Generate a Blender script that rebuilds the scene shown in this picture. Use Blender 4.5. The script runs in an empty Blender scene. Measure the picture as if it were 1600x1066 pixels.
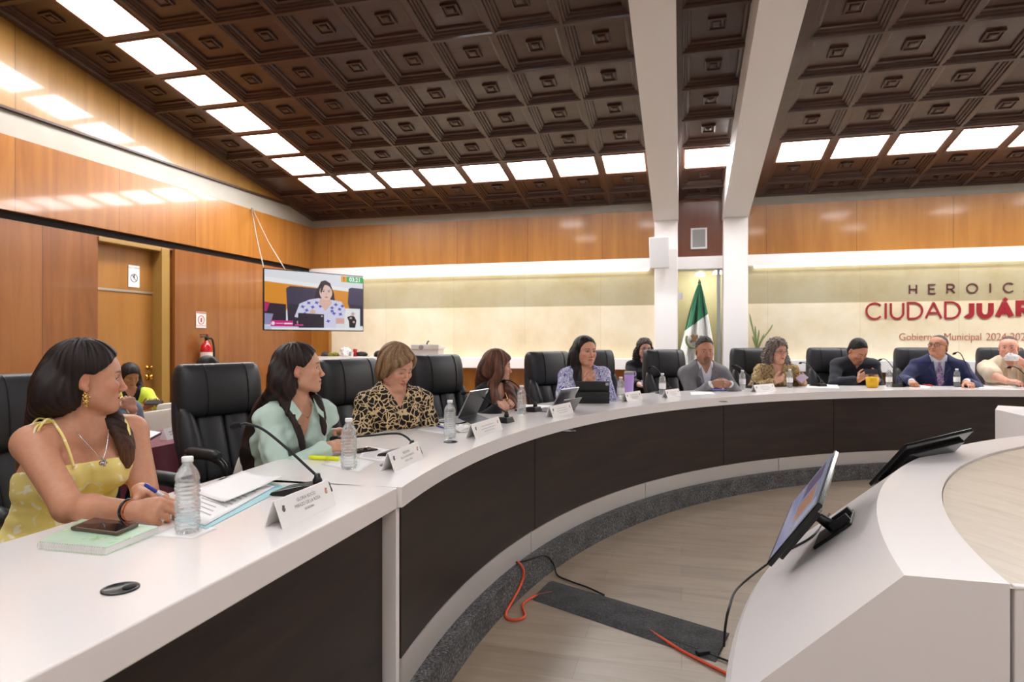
import bpy, bmesh, math, random
import numpy as np
from mathutils import Vector, Matrix

S = bpy.context.scene
COL = S.collection
R = math.radians
PI = math.pi

# ------------------------------------------------------------------ camera, world, exposure
EYE = 1.42
YAW = R(14.84)
cd = bpy.data.cameras.new('camera')
cam = bpy.data.objects.new('camera', cd)
COL.objects.link(cam)
cd.sensor_width = 36.0
cd.lens = 36.0 * 1000.0 / 1600.0
cd.shift_y = -0.0006
cd.clip_start = 0.05
cam.location = (0, 0, EYE)
cam.rotation_euler = (R(90), 0, YAW)
S.camera = cam
cd.dof.use_dof = True
cd.dof.focus_distance = 2.6
cd.dof.aperture_fstop = 4.5

S.view_settings.view_transform = 'Standard'
S.view_settings.look = 'None'
S.view_settings.gamma = 1.0
S.view_settings.use_curve_mapping = False
S.view_settings.exposure = 1.17
PANEL_EMIT = 13.0          # ceiling light diffusers
COVE_EMIT = 2.2           # strip behind the white soffit

w = bpy.data.worlds.new('world')
S.world = w
w.use_nodes = True
w.node_tree.nodes['Background'].inputs[0].default_value = (0.9, 0.93, 1.0, 1)
w.node_tree.nodes['Background'].inputs[1].default_value = 0.05
S.cycles.use_denoising = True
S.cycles.max_bounces = 8
S.cycles.diffuse_bounces = 4
S.cycles.glossy_bounces = 4
S.cycles.transmission_bounces = 8
S.cycles.transparent_max_bounces = 8
S.cycles.caustics_reflective = False
S.cycles.caustics_refractive = False
S.cycles.sample_clamp_indirect = 4.0

# picture point -> place, given a known plane (real depth, not a picture-space trick)
_F = np.array([-math.sin(YAW), math.cos(YAW), 0.0])
_R = np.array([math.cos(YAW), math.sin(YAW), 0.0])
_E = np.array([0, 0, EYE])
def _ray(u, v): return _F + _R * (u - 800) / 1000.0 - np.array([0, 0, 1.0]) * (v - 532) / 1000.0
def at_z(u, v, z): d = _ray(u, v); return _E + d * (z - EYE) / d[2]
def at_y(u, v, y): d = _ray(u, v); return _E + d * y / d[1]
def at_x(u, v, x): d = _ray(u, v); return _E + d * x / d[0]
def at_d(u, v, d): return _E + _ray(u, v) * d

# ------------------------------------------------------------------ materials
def lin(c):
    return tuple(((x / 255.0) / 12.92 if x / 255.0 <= 0.04045 else ((x / 255.0 + 0.055) / 1.055) ** 2.4) for x in c[:3]) + (1.0,)
_mats = {}
def nodes_of(m):
    nt = m.node_tree
    return nt, nt.nodes, nt.links, nt.nodes['Principled BSDF']
def mat(name, c, rough=0.5, metal=0.0, spec=0.5, coat=0.0, trans=0.0, ior=1.45, emit=None, es=1.0, sheen=0.0, alpha=1.0, bump=None, var=None, sss=0.0):
    if name in _mats: return _mats[name]
    m = bpy.data.materials.new(name); m.use_nodes = True
    nt, N, L, b = nodes_of(m)
    b.inputs['Base Color'].default_value = lin(c)
    b.inputs['Roughness'].default_value = rough
    b.inputs['Metallic'].default_value = metal
    b.inputs['Specular IOR Level'].default_value = spec
    b.inputs['Coat Weight'].default_value = coat
    b.inputs['Coat Roughness'].default_value = 0.08
    b.inputs['Transmission Weight'].default_value = trans
    b.inputs['IOR'].default_value = ior
    b.inputs['Alpha'].default_value = alpha
    b.inputs['Sheen Weight'].default_value = sheen
    if sss:
        b.inputs['Subsurface Weight'].default_value = sss
        b.inputs['Subsurface Radius'].default_value = (0.012, 0.004, 0.002)
        b.inputs['Subsurface Scale'].default_value = 1.0
    if emit is not None:
        b.inputs['Emission Color'].default_value = lin(emit)
        b.inputs['Emission Strength'].default_value = es
    if bump:                                    # (scale, strength, distance)
        tc = N.new('ShaderNodeTexCoord'); n = N.new('ShaderNodeTexNoise'); bp = N.new('ShaderNodeBump')
        n.inputs['Scale'].default_value = bump[0]; n.inputs['Detail'].default_value = 4
        bp.inputs['Strength'].default_value = bump[1]; bp.inputs['Distance'].default_value = bump[2]
        L.new(tc.outputs['Object'], n.inputs['Vector']); L.new(n.outputs['Fac'], bp.inputs['Height']); L.new(bp.outputs['Normal'], b.inputs['Normal'])
    if var:                                     # (scale, second colour)
        tc = N.new('ShaderNodeTexCoord'); n = N.new('ShaderNodeTexNoise'); mx = N.new('ShaderNodeMix'); mx.data_type = 'RGBA'
        n.inputs['Scale'].default_value = var[0]; n.inputs['Detail'].default_value = 6
        mx.inputs[6].default_value = lin(c); mx.inputs[7].default_value = lin(var[1])
        L.new(tc.outputs['Object'], n.inputs['Vector']); L.new(n.outputs['Fac'], mx.inputs[0]); L.new(mx.outputs[2], b.inputs['Base Color'])
    _mats[name] = m
    return m

def ramp(N, stops, interp='LINEAR'):
    r = N.new('ShaderNodeValToRGB'); r.color_ramp.interpolation = interp
    e = r.color_ramp.elements
    while len(e) < len(stops): e.new(0.5)
    for i, (p, c) in enumerate(stops):
        e[i].position = p; e[i].color = lin(c)
    return r

def wood_mat(name, cols, rough=0.2, coat=0.4, grain_axis='Z', panel=(1.22, 'Y'), scale=1.0, tone=0.5, seam=True):
    """varnished veneer: grain streaks along one axis, wide sheets with their own tone and a thin seam between them"""
    m = bpy.data.materials.new(name); m.use_nodes = True
    nt, N, L, b = nodes_of(m)
    tc = N.new('ShaderNodeTexCoord')
    mp = N.new('ShaderNodeMapping')
    sc = {'Z': (7, 7, 0.55), 'X': (0.55, 7, 7), 'Y': (7, 0.55, 7)}[grain_axis]
    mp.inputs['Scale'].default_value = tuple(s * scale for s in sc)
    L.new(tc.outputs['Object'], mp.inputs['Vector'])
    sx = N.new('ShaderNodeSeparateXYZ'); L.new(tc.outputs['Object'], sx.inputs[0])
    pd = N.new('ShaderNodeMath'); pd.operation = 'DIVIDE'; pd.inputs[1].default_value = panel[0]; L.new(sx.outputs[panel[1]], pd.inputs[0])
    fl = N.new('ShaderNodeMath'); fl.operation = 'FLOOR'; L.new(pd.outputs[0], fl.inputs[0])
    wn = N.new('ShaderNodeTexWhiteNoise'); wn.noise_dimensions = '1D'; L.new(fl.outputs[0], wn.inputs['W'])
    va = N.new('ShaderNodeVectorMath'); va.operation = 'MULTIPLY_ADD'; va.inputs[1].default_value = (9, 9, 9)
    L.new(wn.outputs['Color'], va.inputs[0]); L.new(mp.outputs[0], va.inputs[2])
    n1 = N.new('ShaderNodeTexNoise'); n1.inputs['Scale'].default_value = 1.0; n1.inputs['Detail'].default_value = 7; n1.inputs['Roughness'].default_value = 0.6; n1.inputs['Distortion'].default_value = 0.6
    L.new(va.outputs[0], n1.inputs['Vector'])
    n2 = N.new('ShaderNodeTexNoise'); n2.inputs['Scale'].default_value = 0.9; n2.inputs['Detail'].default_value = 3; L.new(tc.outputs['Object'], n2.inputs['Vector'])
    ad = N.new('ShaderNodeMath'); ad.operation = 'MULTIPLY_ADD'; ad.inputs[1].default_value = 0.35; L.new(n2.outputs['Fac'], ad.inputs[0]); L.new(n1.outputs['Fac'], ad.inputs[2])
    a2 = N.new('ShaderNodeMath'); a2.operation = 'MULTIPLY_ADD'; a2.inputs[1].default_value = 0.22 * tone * 2; L.new(wn.outputs['Value'], a2.inputs[0]); L.new(ad.outputs[0], a2.inputs[2])
    rp = ramp(N, [(0.25, cols[0]), (0.74, cols[1]), (1.15, cols[2])][:2] + [(1.0, [int(a * 0.45 + b * 0.55) for a, b in zip(cols[1], cols[2])])]); L.new(a2.outputs[0], rp.inputs[0])
    out = rp.outputs[0]
    if seam:
        fr = N.new('ShaderNodeMath'); fr.operation = 'FRACT'; L.new(pd.outputs[0], fr.inputs[0])
        lt = N.new('ShaderNodeMath'); lt.operation = 'LESS_THAN'; lt.inputs[1].default_value = 0.004; L.new(fr.outputs[0], lt.inputs[0])
        mx = N.new('ShaderNodeMix'); mx.data_type = 'RGBA'; mx.inputs[7].default_value = lin([c * 0.45 for c in cols[0]])
        L.new(lt.outputs[0], mx.inputs[0]); L.new(out, mx.inputs[6]); out = mx.outputs[2]
    L.new(out, b.inputs['Base Color'])
    b.inputs['Roughness'].default_value = rough
    b.inputs['Coat Weight'].default_value = coat; b.inputs['Coat Roughness'].default_value = 0.07
    bp = N.new('ShaderNodeBump'); bp.inputs['Strength'].default_value = 0.035; bp.inputs['Distance'].default_value = 0.01
    L.new(n2.outputs['Fac'], bp.inputs['Height']); L.new(bp.outputs[0], b.inputs['Normal']); L.new(bp.outputs[0], b.inputs['Coat Normal'])
    return m

# ------------------------------------------------------------------ mesh building
def V3(p): return np.asarray(p, float)
class MB:
    def __init__(self): self.v = []; self.f = []; self.mi = []; self.sm = []
    def add(self, verts, faces, mi=0, sm=False):
        o = len(self.v); self.v.extend([tuple(map(float, p)) for p in verts])
        for f in faces: self.f.append([i + o for i in f]); self.mi.append(mi); self.sm.append(sm)
    def box(self, lo, hi, mi=0, M=None, P=None):
        x0, y0, z0 = lo; x1, y1, z1 = hi
        vs = [(x0, y0, z0), (x1, y0, z0), (x1, y1, z0), (x0, y1, z0), (x0, y0, z1), (x1, y0, z1), (x1, y1, z1), (x0, y1, z1)]
        if M is not None: vs = [V3(M) @ V3(p) + (V3(P) if P is not None else 0) for p in vs]
        elif P is not None: vs = [V3(p) + V3(P) for p in vs]
        self.add(vs, [(0, 3, 2, 1), (4, 5, 6, 7), (0, 1, 5, 4), (1, 2, 6, 5), (2, 3, 7, 6), (3, 0, 4, 7)], mi)
    def loft(self, rings, mi=0, sm=True, cap=True, closed=True):
        n = len(rings[0]); vs = [p for r in rings for p in r]; fs = []
        for i in range(len(rings) - 1):
            for j in range(n if closed else n - 1):
                a, b = i * n + j, i * n + (j + 1) % n
                fs.append((a, b, b + n, a + n))
        self.add(vs, fs, mi, sm)
        if cap and closed:
            o = len(self.v) - len(vs)
            self.f.append([o + j for j in range(n)][::-1]); self.mi.append(mi); self.sm.append(False)
            self.f.append([o + (len(rings) - 1) * n + j for j in range(n)]); self.mi.append(mi); self.sm.append(False)
    def lathe(self, prof, n=24, mi=0, sm=True, M=None, P=(0, 0, 0), cap=True):
        rings = []
        for r, z in prof:
            ring = [V3((r * math.cos(2 * PI * k / n), r * math.sin(2 * PI * k / n), z)) for k in range(n)]
            if M is not None: ring = [V3(M) @ p for p in ring]
            rings.append([p + V3(P) for p in ring])
        self.loft(rings, mi, sm, cap)
    def tube(self, pts, r, n=8, mi=0, cap=True):
        pts = [V3(p) for p in pts]; rr = r if isinstance(r, (list, tuple, np.ndarray)) else [r] * len(pts)
        rings = []; prev = None
        for i, p in enumerate(pts):
            t = pts[min(i + 1, len(pts) - 1)] - pts[max(i - 1, 0)]
            t = t / (np.linalg.norm(t) + 1e-9)
            if prev is None:
                a = np.array([0, 0, 1.0]) if abs(t[2]) < 0.9 else np.array([1.0, 0, 0])
                nrm = np.cross(t, a)
            else:
                nrm = prev - t * (prev @ t)
            nrm = nrm / (np.linalg.norm(nrm) + 1e-9); prev = nrm; bi = np.cross(t, nrm)
            rings.append([p + rr[i] * (math.cos(2 * PI * k / n) * nrm + math.sin(2 * PI * k / n) * bi) for k in range(n)])
        self.loft(rings, mi, True, cap)
    def quad(self, a, b, c, d, mi=0): self.add([a, b, c, d], [(0, 1, 2, 3)], mi)
    def poly(self, pts, mi=0): self.add(pts, [tuple(range(len(pts)))], mi)
    def prism(self, poly, z0, z1, mi=0, M=None, P=(0, 0, 0), sm=False):
        def T(p): return (V3(M) @ V3(p) if M is not None else V3(p)) + V3(P)
        n = len(poly)
        self.add([T((x, y, z0)) for x, y in poly] + [T((x, y, z1)) for x, y in poly],
                 [tuple(range(n))[::-1], tuple(range(n, 2 * n))] + [(i, (i + 1) % n, n + (i + 1) % n, n + i) for i in range(n)], mi, sm)
    def arcslab(self, c, r0, r1, z0, z1, a0, a1, n=64, mi=0, sm=True):
        """curved slab between two radii; each face band its own vertices so edges stay crisp"""
        A = np.linspace(a0, a1, n + 1)
        def ring(r, z): return [(c[0] + r * math.cos(a), c[1] + r * math.sin(a), z) for a in A]
        for p, q in ((ring(r0, z1), ring(r1, z1)), (ring(r1, z1), ring(r1, z0)), (ring(r1, z0), ring(r0, z0)), (ring(r0, z0), ring(r0, z1))):
            vs = p + q; self.add(vs, [(i, i + 1, n + 2 + i, n + 1 + i) for i in range(n)], mi, sm)
        for a in (a0, a1):
            ca, sa = math.cos(a), math.sin(a)
            self.add([(c[0] + r * ca, c[1] + r * sa, z) for r, z in ((r0, z0), (r1, z0), (r1, z1), (r0, z1))], [(0, 1, 2, 3)], mi)
    def build(self, name, m, parent=None, bevel=0.0, seg=2, sub=0, fix=True):
        me = bpy.data.meshes.new(name)
        me.from_pydata(self.v, [], self.f)
        for x in (m if isinstance(m, (list, tuple)) else [m]): me.materials.append(x)
        me.polygons.foreach_set('material_index', self.mi)
        me.polygons.foreach_set('use_smooth', self.sm)
        if fix:
            bm = bmesh.new(); bm.from_mesh(me); bmesh.ops.recalc_face_normals(bm, faces=bm.faces); bm.to_mesh(me); bm.free()
        me.update()
        o = bpy.data.objects.new(name, me); COL.objects.link(o)
        if parent is not None: o.parent = parent
        if bevel:
            b = o.modifiers.new('bevel', 'BEVEL'); b.width = bevel; b.segments = seg; b.limit_method = 'ANGLE'; b.angle_limit = R(40)
        if sub:
            s = o.modifiers.new('sub', 'SUBSURF'); s.levels = sub; s.render_levels = sub
        return o
def rotz(a): c, s = math.cos(a), math.sin(a); return np.array([[c, -s, 0], [s, c, 0], [0, 0, 1.0]])
def rotx(a): c, s = math.cos(a), math.sin(a); return np.array([[1.0, 0, 0], [0, c, -s], [0, s, c]])
def roty(a): c, s = math.cos(a), math.sin(a); return np.array([[c, 0, s], [0, 1.0, 0], [-s, 0, c]])
def thing(name, label, cat, loc=(0, 0, 0), rz=0.0, group=None):
    o = bpy.data.objects.new(name, None); COL.objects.link(o); o.empty_display_size = 0.1
    o.location = tuple(map(float, loc)); o.rotation_euler = (0, 0, rz)
    return tag(o, label, cat, group)
def tag(o, label, cat, group=None):
    o['label'] = label; o['category'] = cat
    if group: o['group'] = group
    return o
def struct(o): o['kind'] = 'structure'; return o
def copy_thing(root, loc, rz, label=None, group=None):
    def cp(o, parent):
        c = o.copy(); COL.objects.link(c)
        if parent is not None: c.parent = parent
        for ch in kids.get(o.name, []): cp(ch, c)
        return c
    kids = {}
    for o in list(COL.objects):
        if o.parent is not None: kids.setdefault(o.parent.name, []).append(o)
    r = cp(root, None); r.location = tuple(map(float, loc)); r.rotation_euler = (0, 0, rz)
    if label: r['label'] = label
    if group: r['group'] = group
    return r
def spline(pts, n=8):
    """Catmull-Rom through points"""
    P = [V3(p) for p in pts]; P = [2 * P[0] - P[1]] + P + [2 * P[-1] - P[-2]]; out = []
    for i in range(1, len(P) - 2):
        for k in range(n):
            t = k / n; a, b, c, d = P[i - 1], P[i], P[i + 1], P[i + 2]
            out.append(0.5 * ((2 * b) + (c - a) * t + (2 * a - 5 * b + 4 * c - d) * t * t + (3 * b - a - 3 * c + d) * t ** 3))
    out.append(P[-2]); return out
# ------------------------------------------------------------------ the room
XL, YB, XR, YF = -6.4, 10.2, 12.5, -4.0
SLOPE = math.tan(R(10.4)); Z_EAVE = 3.57
def zc(y): return Z_EAVE + SLOPE * (YB - y)
Y_TOP = 2.6                                   # slope goes up to here, then a level ceiling behind the camera

WOOD = wood_mat('varnished_veneer_side', [(114, 64, 24), (156, 98, 40), (184, 128, 60)], rough=0.30, coat=0.5, panel=(1.22, 'Y'))
WOODU = wood_mat('varnished_veneer_upper', [(118, 80, 32), (150, 108, 48), (174, 132, 68)], rough=0.30, coat=0.5, panel=(1.22, 'Y'))
WOODD = wood_mat('varnished_veneer_low', [(100, 54, 22), (138, 82, 37), (166, 108, 54)], rough=0.3, coat=0.25, panel=(1.3, 'Y'))
WOODB = wood_mat('varnished_veneer_back', [(124, 74, 26), (160, 104, 42), (186, 132, 64)], rough=0.30, coat=0.3, panel=(1.22, 'X'))
WOODR = wood_mat('red_brown_veneer', [(84, 46, 30), (108, 60, 40), (126, 76, 52)], rough=0.2, coat=0.4, panel=(3.0, 'X'), seam=False)
DOORW = wood_mat('door_veneer', [(130, 84, 34), (162, 110, 50), (182, 130, 64)], rough=0.3, coat=0.2, panel=(4.0, 'Y'), seam=False)
COFFER = wood_mat('dark_stained_coffers', [(50, 31, 24), (75, 50, 39), (95, 67, 54)], rough=0.34, coat=0.15, grain_axis='X', panel=(0.657, 'X'), scale=1.5, tone=0.3, seam=False)
CEMENT = mat('painted_cement', (172, 165, 152), rough=0.4, bump=(6, 0.2, 0.01), var=(2.5, (154, 146, 131)))
PLASTER = mat('white_plaster', (244, 240, 237), rough=0.5, bump=(14, 0.06, 0.005))
DARK = mat('dark_gap', (28, 20, 16), rough=0.8)
TRIMW = mat('dark_trim', (70, 42, 26), rough=0.35)
JAMB = mat('door_frame_paint', (158, 122, 62), rough=0.35)

def stone_mat():
    m = bpy.data.materials.new('cream_stone_slabs'); m.use_nodes = True
    nt, N, L, b = nodes_of(m)
    tc = N.new('ShaderNodeTexCoord'); sx = N.new('ShaderNodeSeparateXYZ'); L.new(tc.outputs['Object'], sx.inputs[0])
    br = N.new('ShaderNodeTexBrick'); br.offset = 0.0
    cb = N.new('ShaderNodeCombineXYZ'); L.new(sx.outputs['X'], cb.inputs['X']); L.new(sx.outputs['Z'], cb.inputs['Y'])
    br.inputs['Scale'].default_value = 1.0; br.inputs['Brick Width'].default_value = 1.25; br.inputs['Row Height'].default_value = 0.985
    br.inputs['Mortar Size'].default_value = 0.0015; br.inputs['Color1'].default_value = lin((236, 226, 202)); br.inputs['Color2'].default_value = lin((229, 217, 191)); br.inputs['Mortar'].default_value = lin((196, 180, 146))
    L.new(cb.outputs[0], br.inputs['Vector'])
    n = N.new('ShaderNodeTexNoise'); n.inputs['Scale'].default_value = 1.6; n.inputs['Detail'].default_value = 8; n.inputs['Roughness'].default_value = 0.65; L.new(tc.outputs['Object'], n.inputs['Vector'])
    rp = ramp(N, [(0.35, (255, 255, 255)), (0.62, (240, 231, 212)), (0.8, (214, 200, 170))]); L.new(n.outputs['Fac'], rp.inputs[0])
    mu = N.new('ShaderNodeMix'); mu.data_type = 'RGBA'; mu.blend_type = 'MULTIPLY'; mu.inputs[0].default_value = 0.8
    L.new(br.outputs['Color'], mu.inputs[6]); L.new(rp.outputs[0], mu.inputs[7])
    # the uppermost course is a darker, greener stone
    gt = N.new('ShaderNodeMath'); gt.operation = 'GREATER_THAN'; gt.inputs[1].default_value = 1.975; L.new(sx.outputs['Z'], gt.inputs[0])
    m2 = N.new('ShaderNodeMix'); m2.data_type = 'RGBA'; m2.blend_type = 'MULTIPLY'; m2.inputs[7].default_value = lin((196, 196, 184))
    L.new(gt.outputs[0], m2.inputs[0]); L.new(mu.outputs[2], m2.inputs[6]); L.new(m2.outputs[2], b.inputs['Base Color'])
    b.inputs['Roughness'].default_value = 0.35
    return m
STONE = stone_mat()

def floor_mat(name, cols, rough, axis_len=1.2, width=0.19, rot=0.0):
    m = bpy.data.materials.new(name); m.use_nodes = True
    nt, N, L, b = nodes_of(m)
    tc = N.new('ShaderNodeTexCoord'); mp = N.new('ShaderNodeMapping'); mp.inputs['Rotation'].default_value = (0, 0, rot); L.new(tc.outputs['Object'], mp.inputs['Vector'])
    br = N.new('ShaderNodeTexBrick'); br.offset = 0.37; br.inputs['Scale'].default_value = 1.0; br.inputs['Brick Width'].default_value = axis_len; br.inputs['Row Height'].default_value = width
    br.inputs['Mortar Size'].default_value = 0.0012; br.inputs['Mortar Smooth'].default_value = 0.3; br.inputs['Bias'].default_value = 0.0
    br.inputs['Color1'].default_value = lin(cols[0]); br.inputs['Color2'].default_value = lin(cols[1]); br.inputs['Mortar'].default_value = lin(cols[2])
    L.new(mp.outputs[0], br.inputs['Vector'])
    m2 = N.new('ShaderNodeMapping'); m2.inputs['Scale'].default_value = (1.2, 9, 1); L.new(mp.outputs[0], m2.inputs['Vector'])
    n = N.new('ShaderNodeTexNoise'); n.inputs['Scale'].default_value = 1.5; n.inputs['Detail'].default_value = 8; n.inputs['Distortion'].default_value = 0.8; L.new(m2.outputs[0], n.inputs['Vector'])
    rp = ramp(N, [(0.3, (190, 176, 160)), (0.55, (255, 255, 255)), (0.75, (226, 214, 200))]); L.new(n.outputs['Fac'], rp.inputs[0])
    mu = N.new('ShaderNodeMix'); mu.data_type = 'RGBA'; mu.blend_type = 'MULTIPLY'; mu.inputs[0].default_value = 0.42
    L.new(br.outputs['Color'], mu.inputs[6]); L.new(rp.outputs[0], mu.inputs[7]); L.new(mu.outputs[2], b.inputs['Base Color'])
    b.inputs['Roughness'].default_value = rough
    return m
FLOOR = floor_mat('pale_vinyl_planks', [(165, 147, 127), (152, 134, 115), (126, 110, 93)], 0.32)

m = MB(); m.box((XL - 0.3, YF, -0.05), (XR, YB + 1.6, 0.0)); struct(m.build('floor', FLOOR))

# left wall: lower veneer with the door opening, protruding middle veneer band, cement band, upper veneer
def wl(name, boxes, mt, kind=True, bevel=0.0):
    b = MB()
    for lo, hi in boxes: b.box(lo, hi)
    return struct(b.build(name, mt, bevel=bevel))
D0, D1, DJ = 5.86, 6.76, 6.98
b = MB()
b.box((XL - 0.25, YF, 0), (XL - 0.05, D0, 2.62)); b.box((XL - 0.25, DJ + 0.0, 0), (XL - 0.02, YB + 0.1, 2.62)); b.box((XL - 0.25, D0, 2.60), (XL - 0.05, DJ, 2.62))
struct(b.build('wall_left', WOODD))
wl('wall_left_shadow_strip', [((XL - 0.25, YF, 2.62), (XL - 0.06, YB + 0.1, 2.71))], DARK)  # shade below the protruding middle band, put in as a dark-coloured strip
wl('wall_left_middle_band', [((XL - 0.25, YF, 2.70), (XL, YB + 0.1, 3.44))], WOOD, bevel=0.004)
wl('wall_left_cement_band', [((XL - 0.25, YF, 3.44), (XL - 0.03, YB + 0.1, 3.69))], CEMENT)
wl('trim_1', [((XL - 0.25, YF, 3.69), (XL + 0.015, YB + 0.1, 3.715))], TRIMW)
wl('wall_left_upper_band', [((XL - 0.25, YF, 3.715), (XL, YB + 0.1, 5.4))], WOODU)
# door set back in the wall
def box_obj(name, lo, hi, mt, parent=None, bevel=0.0):
    q = MB(); q.box(lo, hi); return q.build(name, mt, parent, bevel)
b = MB(); b.box((XL - 0.24, D0, 0.0), (XL - 0.17, D1, 2.015))
dr = struct(b.build('door_1', DOORW))
box_obj('transom_panel', (XL - 0.235, D0, 2.035), (XL - 0.17, D1, 2.60), DOORW, dr)
b = MB(); b.box((XL - 0.22, D0, 2.012), (XL - 0.16, D1, 2.038)); b.build('transom_strip', mat('brushed_strip', (190, 180, 165), rough=0.3, metal=0.7), dr)
b = MB()
for zz, rr in ((0.955, 0.032), (1.075, 0.022)):
    b.lathe([(rr * 1.15, 0), (rr * 1.15, 0.012), (rr * 0.45, 0.016), (rr * 0.45, 0.04), (rr, 0.05), (rr, 0.075), (rr * 0.6, 0.085)], 16, M=roty(R(90)), P=(XL - 0.17, D1 - 0.08, zz))
b.build('door_handle', mat('polished_brass', (206, 160, 70), rough=0.2, metal=1.0), dr)
b = MB(); b.box((XL - 0.20, D1, 0), (XL - 0.02, D1 + 0.13, 2.60)); b.box((XL - 0.24, D1 + 0.13, 0), (XL - 0.10, DJ + 0.02, 2.61)); b.box((XL - 0.20, D0, 2.56), (XL - 0.03, D1 + 0.13, 2.61))
struct(b.build('door_1_frame', JAMB, bevel=0.004))

# back wall: stone below, white soffit, veneer band, cement band; bay between the two columns
C1 = (-0.40, -0.055); C2 = (0.60, 0.945); YC = 9.98
def seg(name, x0, x1, z0, z1, y, mt, bevel=0.0, yb=YB + 0.3):
    q = MB(); q.box((x0, y, z0), (x1, yb, z1)); return struct(q.build(name, mt, bevel=bevel))
for i, (x0, x1) in enumerate(((XL - 0.05, C1[0] + 0.02), (C2[1] - 0.02, XR))):
    n = ('left_bay', 'right_bay')[i]
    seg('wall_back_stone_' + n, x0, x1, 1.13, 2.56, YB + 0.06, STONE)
    seg('wall_back_low_veneer_' + n, x0, x1, 0.0, 0.97, YB + 0.02, WOODB)
    seg('wall_back_veneer_' + n, x0, x1, 2.70, 3.44, YB, WOODB)
    seg('wall_back_cement_' + n, x0, x1, 3.44, 3.75, YB + 0.02, CEMENT)
    seg('trim_white_soffit_' + n, x0, x1, 2.535, 2.70, YB - 0.05, PLASTER, 0.004)
    seg('trim_white_ledge_' + n, x0 if i else x0 + 0.06, x1, 0.965, 1.135, YB - 0.16, PLASTER, 0.006)
q = MB(); q.box((XL - 0.06, YB - 0.03, 0), (-6.06, YB + 0.05, 2.70)); struct(q.build('trim_veneer_corner_strip', WOODB))
# bay between the columns: red-brown veneer above, glass screen below with an olive room behind it
seg('wall_back_veneer_centre', C1[1] - 0.02, C2[0] + 0.02, 2.70, 3.62, YB + 0.0, WOODR)
seg('trim_white_soffit_centre', C1[1] - 0.02, C2[0] + 0.02, 2.51, 2.70, YB - 0.05, PLASTER, 0.004)
OLIVE = mat('olive_grey_wall', (190, 182, 152), rough=0.5)
q = MB(); q.box((C1[1] - 0.3, YB + 1.2, 0), (C2[0] + 0.5, YB + 1.3, 2.7)); q.box((C1[1] - 0.3, YB + 0.3, 0), (C1[1] - 0.2, YB + 1.2, 2.7)); q.box((C2[0] + 0.4, YB + 0.3, 0), (C2[0] + 0.5, YB + 1.2, 2.7)); q.box((C1[1] - 0.3, YB + 0.3, 2.65), (C2[0] + 0.5, YB + 1.3, 2.72))
struct(q.build('wall_anteroom', OLIVE))
GLASS = mat('clear_glass', (235, 240, 235), rough=0.02, trans=1.0, ior=1.15, spec=0.4)
q = MB(); q.box((C1[1] - 0.01, YB + 0.10, 0.0), (C2[0] + 0.01, YB + 0.112, 2.52)); w1 = struct(q.build('window_1', GLASS))
q = MB(); q.box((C2[0] - 0.075, YB + 0.07, 0), (C2[0] - 0.03, YB + 0.14, 2.52)); q.build('window_mullion', mat('grey_aluminium', (170, 178, 186), rough=0.3, metal=0.6), w1, 0.004)

# columns and sloping beams
for i, (x0, x1) in enumerate((C1, C2)):
    q = MB(); q.box((x0, YC, 0.0), (x1, YB + 0.25, 3.24)); struct(q.build('column_%s' % ('left', 'right')[i], PLASTER, bevel=0.012))
    q = MB()
    xa, xb = x0 - 0.01, x1 + 0.01
    ys = (YC - 0.015, Y_TOP, YF)
    zb = [3.24 + SLOPE * (YC - y) for y in ys[:2]] + [3.24 + SLOPE * (YC - Y_TOP)]
    for k in range(2):
        y0, y1, za, zb2 = ys[k], ys[k + 1], zb[k], zb[k + 1]
        vs = [(xa, y0, za), (xb, y0, za), (xb, y0, za + 0.6), (xa, y0, za + 0.6), (xa, y1, zb2), (xb, y1, zb2), (xb, y1, zb2 + 0.6), (xa, y1, zb2 + 0.6)]
        q.add(vs, [(0, 1, 2, 3), (4, 7, 6, 5), (0, 4, 5, 1), (3, 2, 6, 7), (0, 3, 7, 4), (1, 5, 6, 2)])
    q.box((xa, YC - 0.015, 3.24), (xb, YB + 0.25, 3.9))
    struct(q.build('beam_%s' % ('left', 'right')[i], PLASTER))

# coffered ceiling: square coffers with stepped mouldings and a small square boss
PITCH = 0.657
CS, SN = math.cos(R(10.4)), math.sin(R(10.4))
def cplane(x, y, h):                            # h = height above the rib plane, along the slope's normal
    return (x, y + SN * h, zc(y) + CS * h)
COL_BAYS = [[-6.34 + PITCH * k for k in range(9)], [0.02], [0.99 + PITCH * k - 0.0 for k in range(0)]]
cols_left = [-6.337 + PITCH * k for k in range(9)]
cols_mid = [-0.012]
cols_right = [1.148 + PITCH * k for k in range(17)]
ROW0 = 9.775                                    # eave-side edge of the first whole row
LEN = PITCH * CS
PROFILE = [(1.0, 0.0), (0.955, 0.0), (0.935, 0.018), (0.875, 0.018), (0.865, 0.034), (0.80, 0.034), (0.785, 0.052), (0.715, 0.058), (0.70, 0.078), (0.25, 0.078),
           (0.245, 0.055), (0.20, 0.050), (0.185, 0.066), (0.12, 0.072), (0.10, 0.055), (0.055, 0.050)]
q = MB()
def coffer(x0, y1, wx=PITCH, ly=LEN):
    cx, cy = x0 + wx / 2, y1 - ly / 2
    vs = []
    for s, h in PROFILE:
        for sx_, sy_ in ((-1, -1), (1, -1), (1, 1), (-1, 1)):
            vs.append(cplane(cx + sx_ * (wx / 2 - (1 - s) * PITCH / 2), cy + sy_ * (ly / 2 - (1 - s) * LEN / 2), h))
    fs = []
    for i in range(len(PROFILE) - 1):
        for j in range(4):
            a, bb = i * 4 + j, i * 4 + (j + 1) % 4
            fs.append((a, bb, bb + 4, a + 4))
    fs.append(tuple((len(PROFILE) - 1) * 4 + j for j in range(4)))
    q.add(vs, fs)
lights = []
ROWS = [ROW0 - LEN * k for k in range(11)]
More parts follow.
